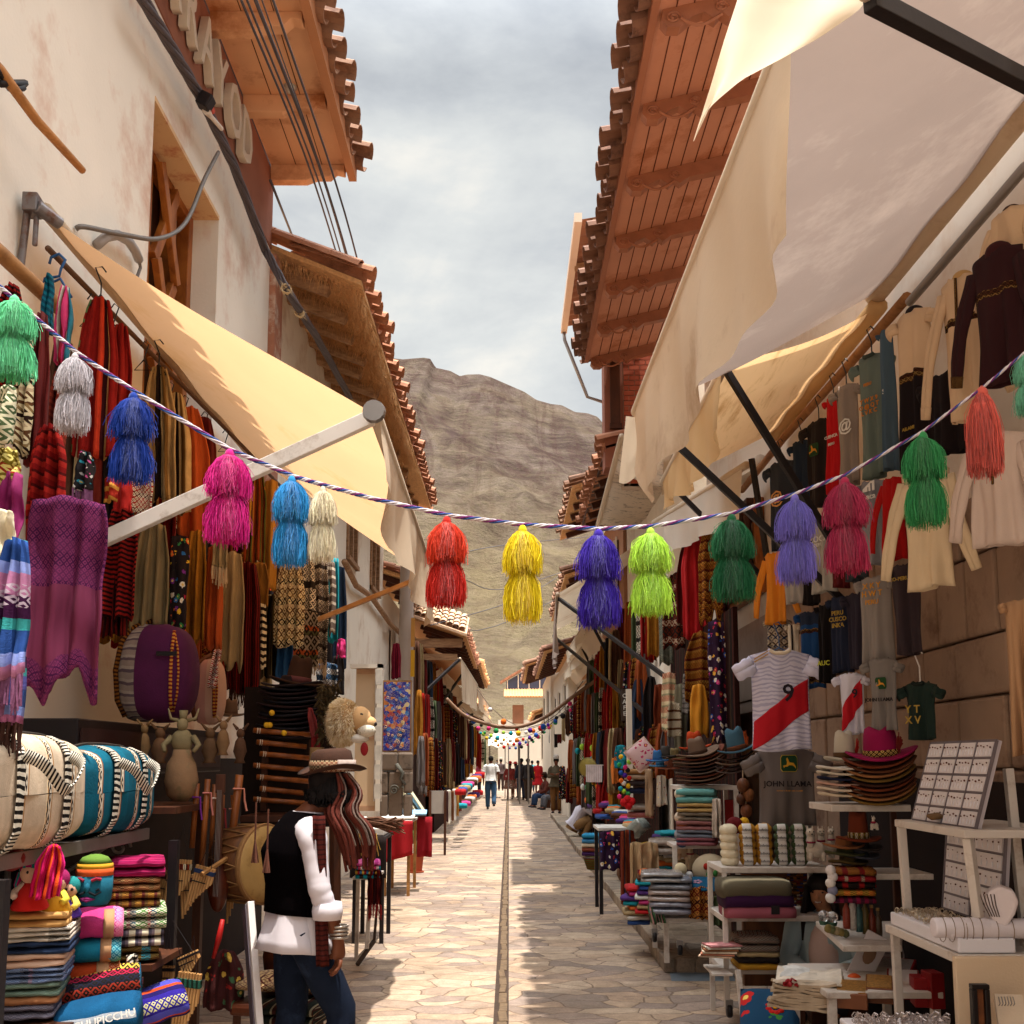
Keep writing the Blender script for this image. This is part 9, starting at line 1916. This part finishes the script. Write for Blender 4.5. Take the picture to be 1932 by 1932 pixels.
q=MB(); q.box(Vector(J['wrR'])+fw*.1+Vector((0,0,.02)),(.13,.07,.012),rz=.3); tag(q.build('phone',black,bevel=.004),'dark mobile phone in the seated woman hand','phone')
q=MB(); q.box2((1.85,6.7,0),(2.2,7.05,.14)); tag(q.build('low_stool',woodDk,bevel=.01),'low dark stool under the seated woman','stool')
# crouching man in white tee
p0=WZ(1092,1588); bx_,by=p0.x,p0.y; fw=Vector((.93,-.2,0)).normalized(); rt=Vector((-.2,-.93,0)).normalized(); J=dict(base=(bx_,by,0))
J.update(pelvis=L2(-.10,0,.32),chest=L2(.06,0,.60),neck=L2(.2,0,.74),head=L2(.32,0,.80),shR=L2(.16,.17,.68),shL=L2(.16,-.17,.68),elR=L2(.40,.16,.52),wrR=L2(.62,.1,.56),elL=L2(.4,-.16,.5),wrL=L2(.62,-.08,.54),hipR=L2(-.08,.1,.3),hipL=L2(-.08,-.1,.3),knR=L2(.30,.16,.48),knL=L2(.32,-.14,.44),anR=L2(.12,.12,.1),anL=L2(.0,-.1,.1),ft=tuple(fw*.14),hdR=tuple(fw),hdL=tuple(fw))
person('man in white T-shirt and olive cap crouching to sort textiles on the right',J,dict(top=plain('C8C4D0',.85,.05,6),leg=plain('8A6A44',.9,.1,8)),H=1.66,face=(fw+Vector((0,0,-.5))),short=True,hatf=(plain('3E3A1E',.9),'cap',None),skin=skinD)
def far(label,x,yf,top,leg,rot=0,arms='down',stride=0,H=1.68,hatf=None,short=False,skirt=None,z0=0,hair=plain('140C0A',.9),bend=0,long=False):
    p=WZ(x,yf,z0); J=stand(p.x,p.y,H,rot,arms,stride,bend,z0); return person(label,J,dict(top=plain(top,.9,.1,8),leg=plain(leg,.9,.1,8),long=long),H=H,face=J['_f'],short=short,hatf=hatf,skirt=skirt,sub=1,hair=(hair,0),skin=skinD)
far('man in olive shirt, tan trousers and pale cap standing with folded arms on the right',1050,1535,'4A4030','6A4622',rot=-12,arms='crossed',hatf=(plain('A8A098',.9),'cap',None),long=True)
far('man in white T-shirt and blue jeans walking away up the street',926,1528,'D0CCC8','3A5A7A',rot=180,stride=.22,short=True,H=1.74)
far('stooped passer-by in patterned dark top beyond the walking man',945,1492,'4A3A38','3A2A28',rot=180,hatf=(plain('A89C8C',.9),'cap',None))
far('woman in red hat and patterned full skirt in the middle distance',962,1508,'7A2A28','2A1A18',rot=10,hatf=(plain('A01420',.9),.2,None),skirt=floral('7A5A50',['A83A3A','C8C0B8','3A2A28','9A7A6A'],30),H=1.5)
far('woman in patterned skirt and shawl beside the red hatted woman',973,1505,'8A7A74','2A1A18',rot=-20,skirt=floral('6A4A44',['C8C0B8','8A3A3A','3A2A28','B8A898'],30),H=1.48,hatf=(plain('8A1A20',.9),.16,None))
far('man in dark blue shirt and grey trousers in the far group on the right',984,1510,'242A3A','2A3044',rot=200)
far('man in dark jacket and brown trousers standing behind the blue shirted man',996,1512,'2A2426','4A3C34',rot=150,stride=.1)
far('person in red dress standing by the far right stall',1015,1500,'A01018','A01018',rot=20,skirt=plain('A01018',.9,.1),H=1.6)
far('person in white shirt beneath the far canopies',968,1466,'D0CCC8','3A3A3A',rot=180,short=True)
far('dark dressed passer-by under the far canopies',956,1463,'1E1A20','1E1A20',rot=0)
far('passer-by in grey at the left of the far square',938,1470,'5A5450','2A2A34',rot=30)
far('purple clad passer-by at the far end of the square',948,1462,'3A2A4A','2A2030',rot=30,skirt=plain('3A2A4A',.9,.2))
far('woman in pink jacket and dark trousers browsing the far left stall',905,1500,'A84A6A','2A2430',rot=-80,bend=.06,H=1.6)
far('man in tan jacket walking towards the camera beyond the red hatted woman',975,1486,'8A6A44','2A3040',rot=0,stride=.25)
far('woman in turquoise jumper walking away at the right of the far street',1004,1492,'1A7A84','241E24',rot=170,stride=.2,H=1.6)
far('man in grey hoodie leaning over the far right goods',1038,1512,'6A6668','2A2A34',rot=80,bend=.1)
far('child in yellow top beside the turquoise jumper',1009,1494,'D8A820','3A3A4A',rot=160,H=1.2)
# two seated sellers on the right
for i,(x,y,cl) in enumerate(((1012,1524,'243A5A'),(1030,1528,'5A5A60'))):
    p=WZ(x+8,y); bx_,by=p.x,p.y; fw=Vector((-.95,-.3,0)).normalized(); rt=Vector((-.3,.95,0)).normalized(); J=dict(base=(bx_,by,0))
    J.update(pelvis=L2(-.2,0,.42),chest=L2(-.2,0,.72),neck=L2(-.18,0,.9),head=L2(-.15,0,1.03),shR=L2(-.18,.16,.84),shL=L2(-.18,-.16,.84),elR=L2(-.1,.22,.6),wrR=L2(.08,.12,.5),elL=L2(-.1,-.22,.6),wrL=L2(.08,-.12,.5),hipR=L2(-.18,.1,.4),hipL=L2(-.18,-.1,.4),knR=L2(.2,.12,.42),knL=L2(.2,-.12,.42),anR=L2(.24,.12,.08),anL=L2(.24,-.12,.08),ft=tuple(fw*.14))
    person('seated %s with legs stretched into the street on the far right'%('seller in blue jeans' if i==0 else 'seller in grey trousers'),J,dict(top=plain('2A2426' if i else '5A2A20',.9),leg=plain(cl,.9)),H=1.6,face=fw,sub=1,hair=(plain('140C0A',.9),0),skin=skinD,hatf=(plain('3A2418',.9),.14,None))
    q=MB(); c=Vector(J['pelvis']); q.box((c.x,c.y,.16),(.3,.3,.32)); tag(q.build('wooden_crate',woodDk,bevel=.01),'low wooden crate under the %s seated seller'%('blue jeaned' if i==0 else 'grey trousered'),'crate')
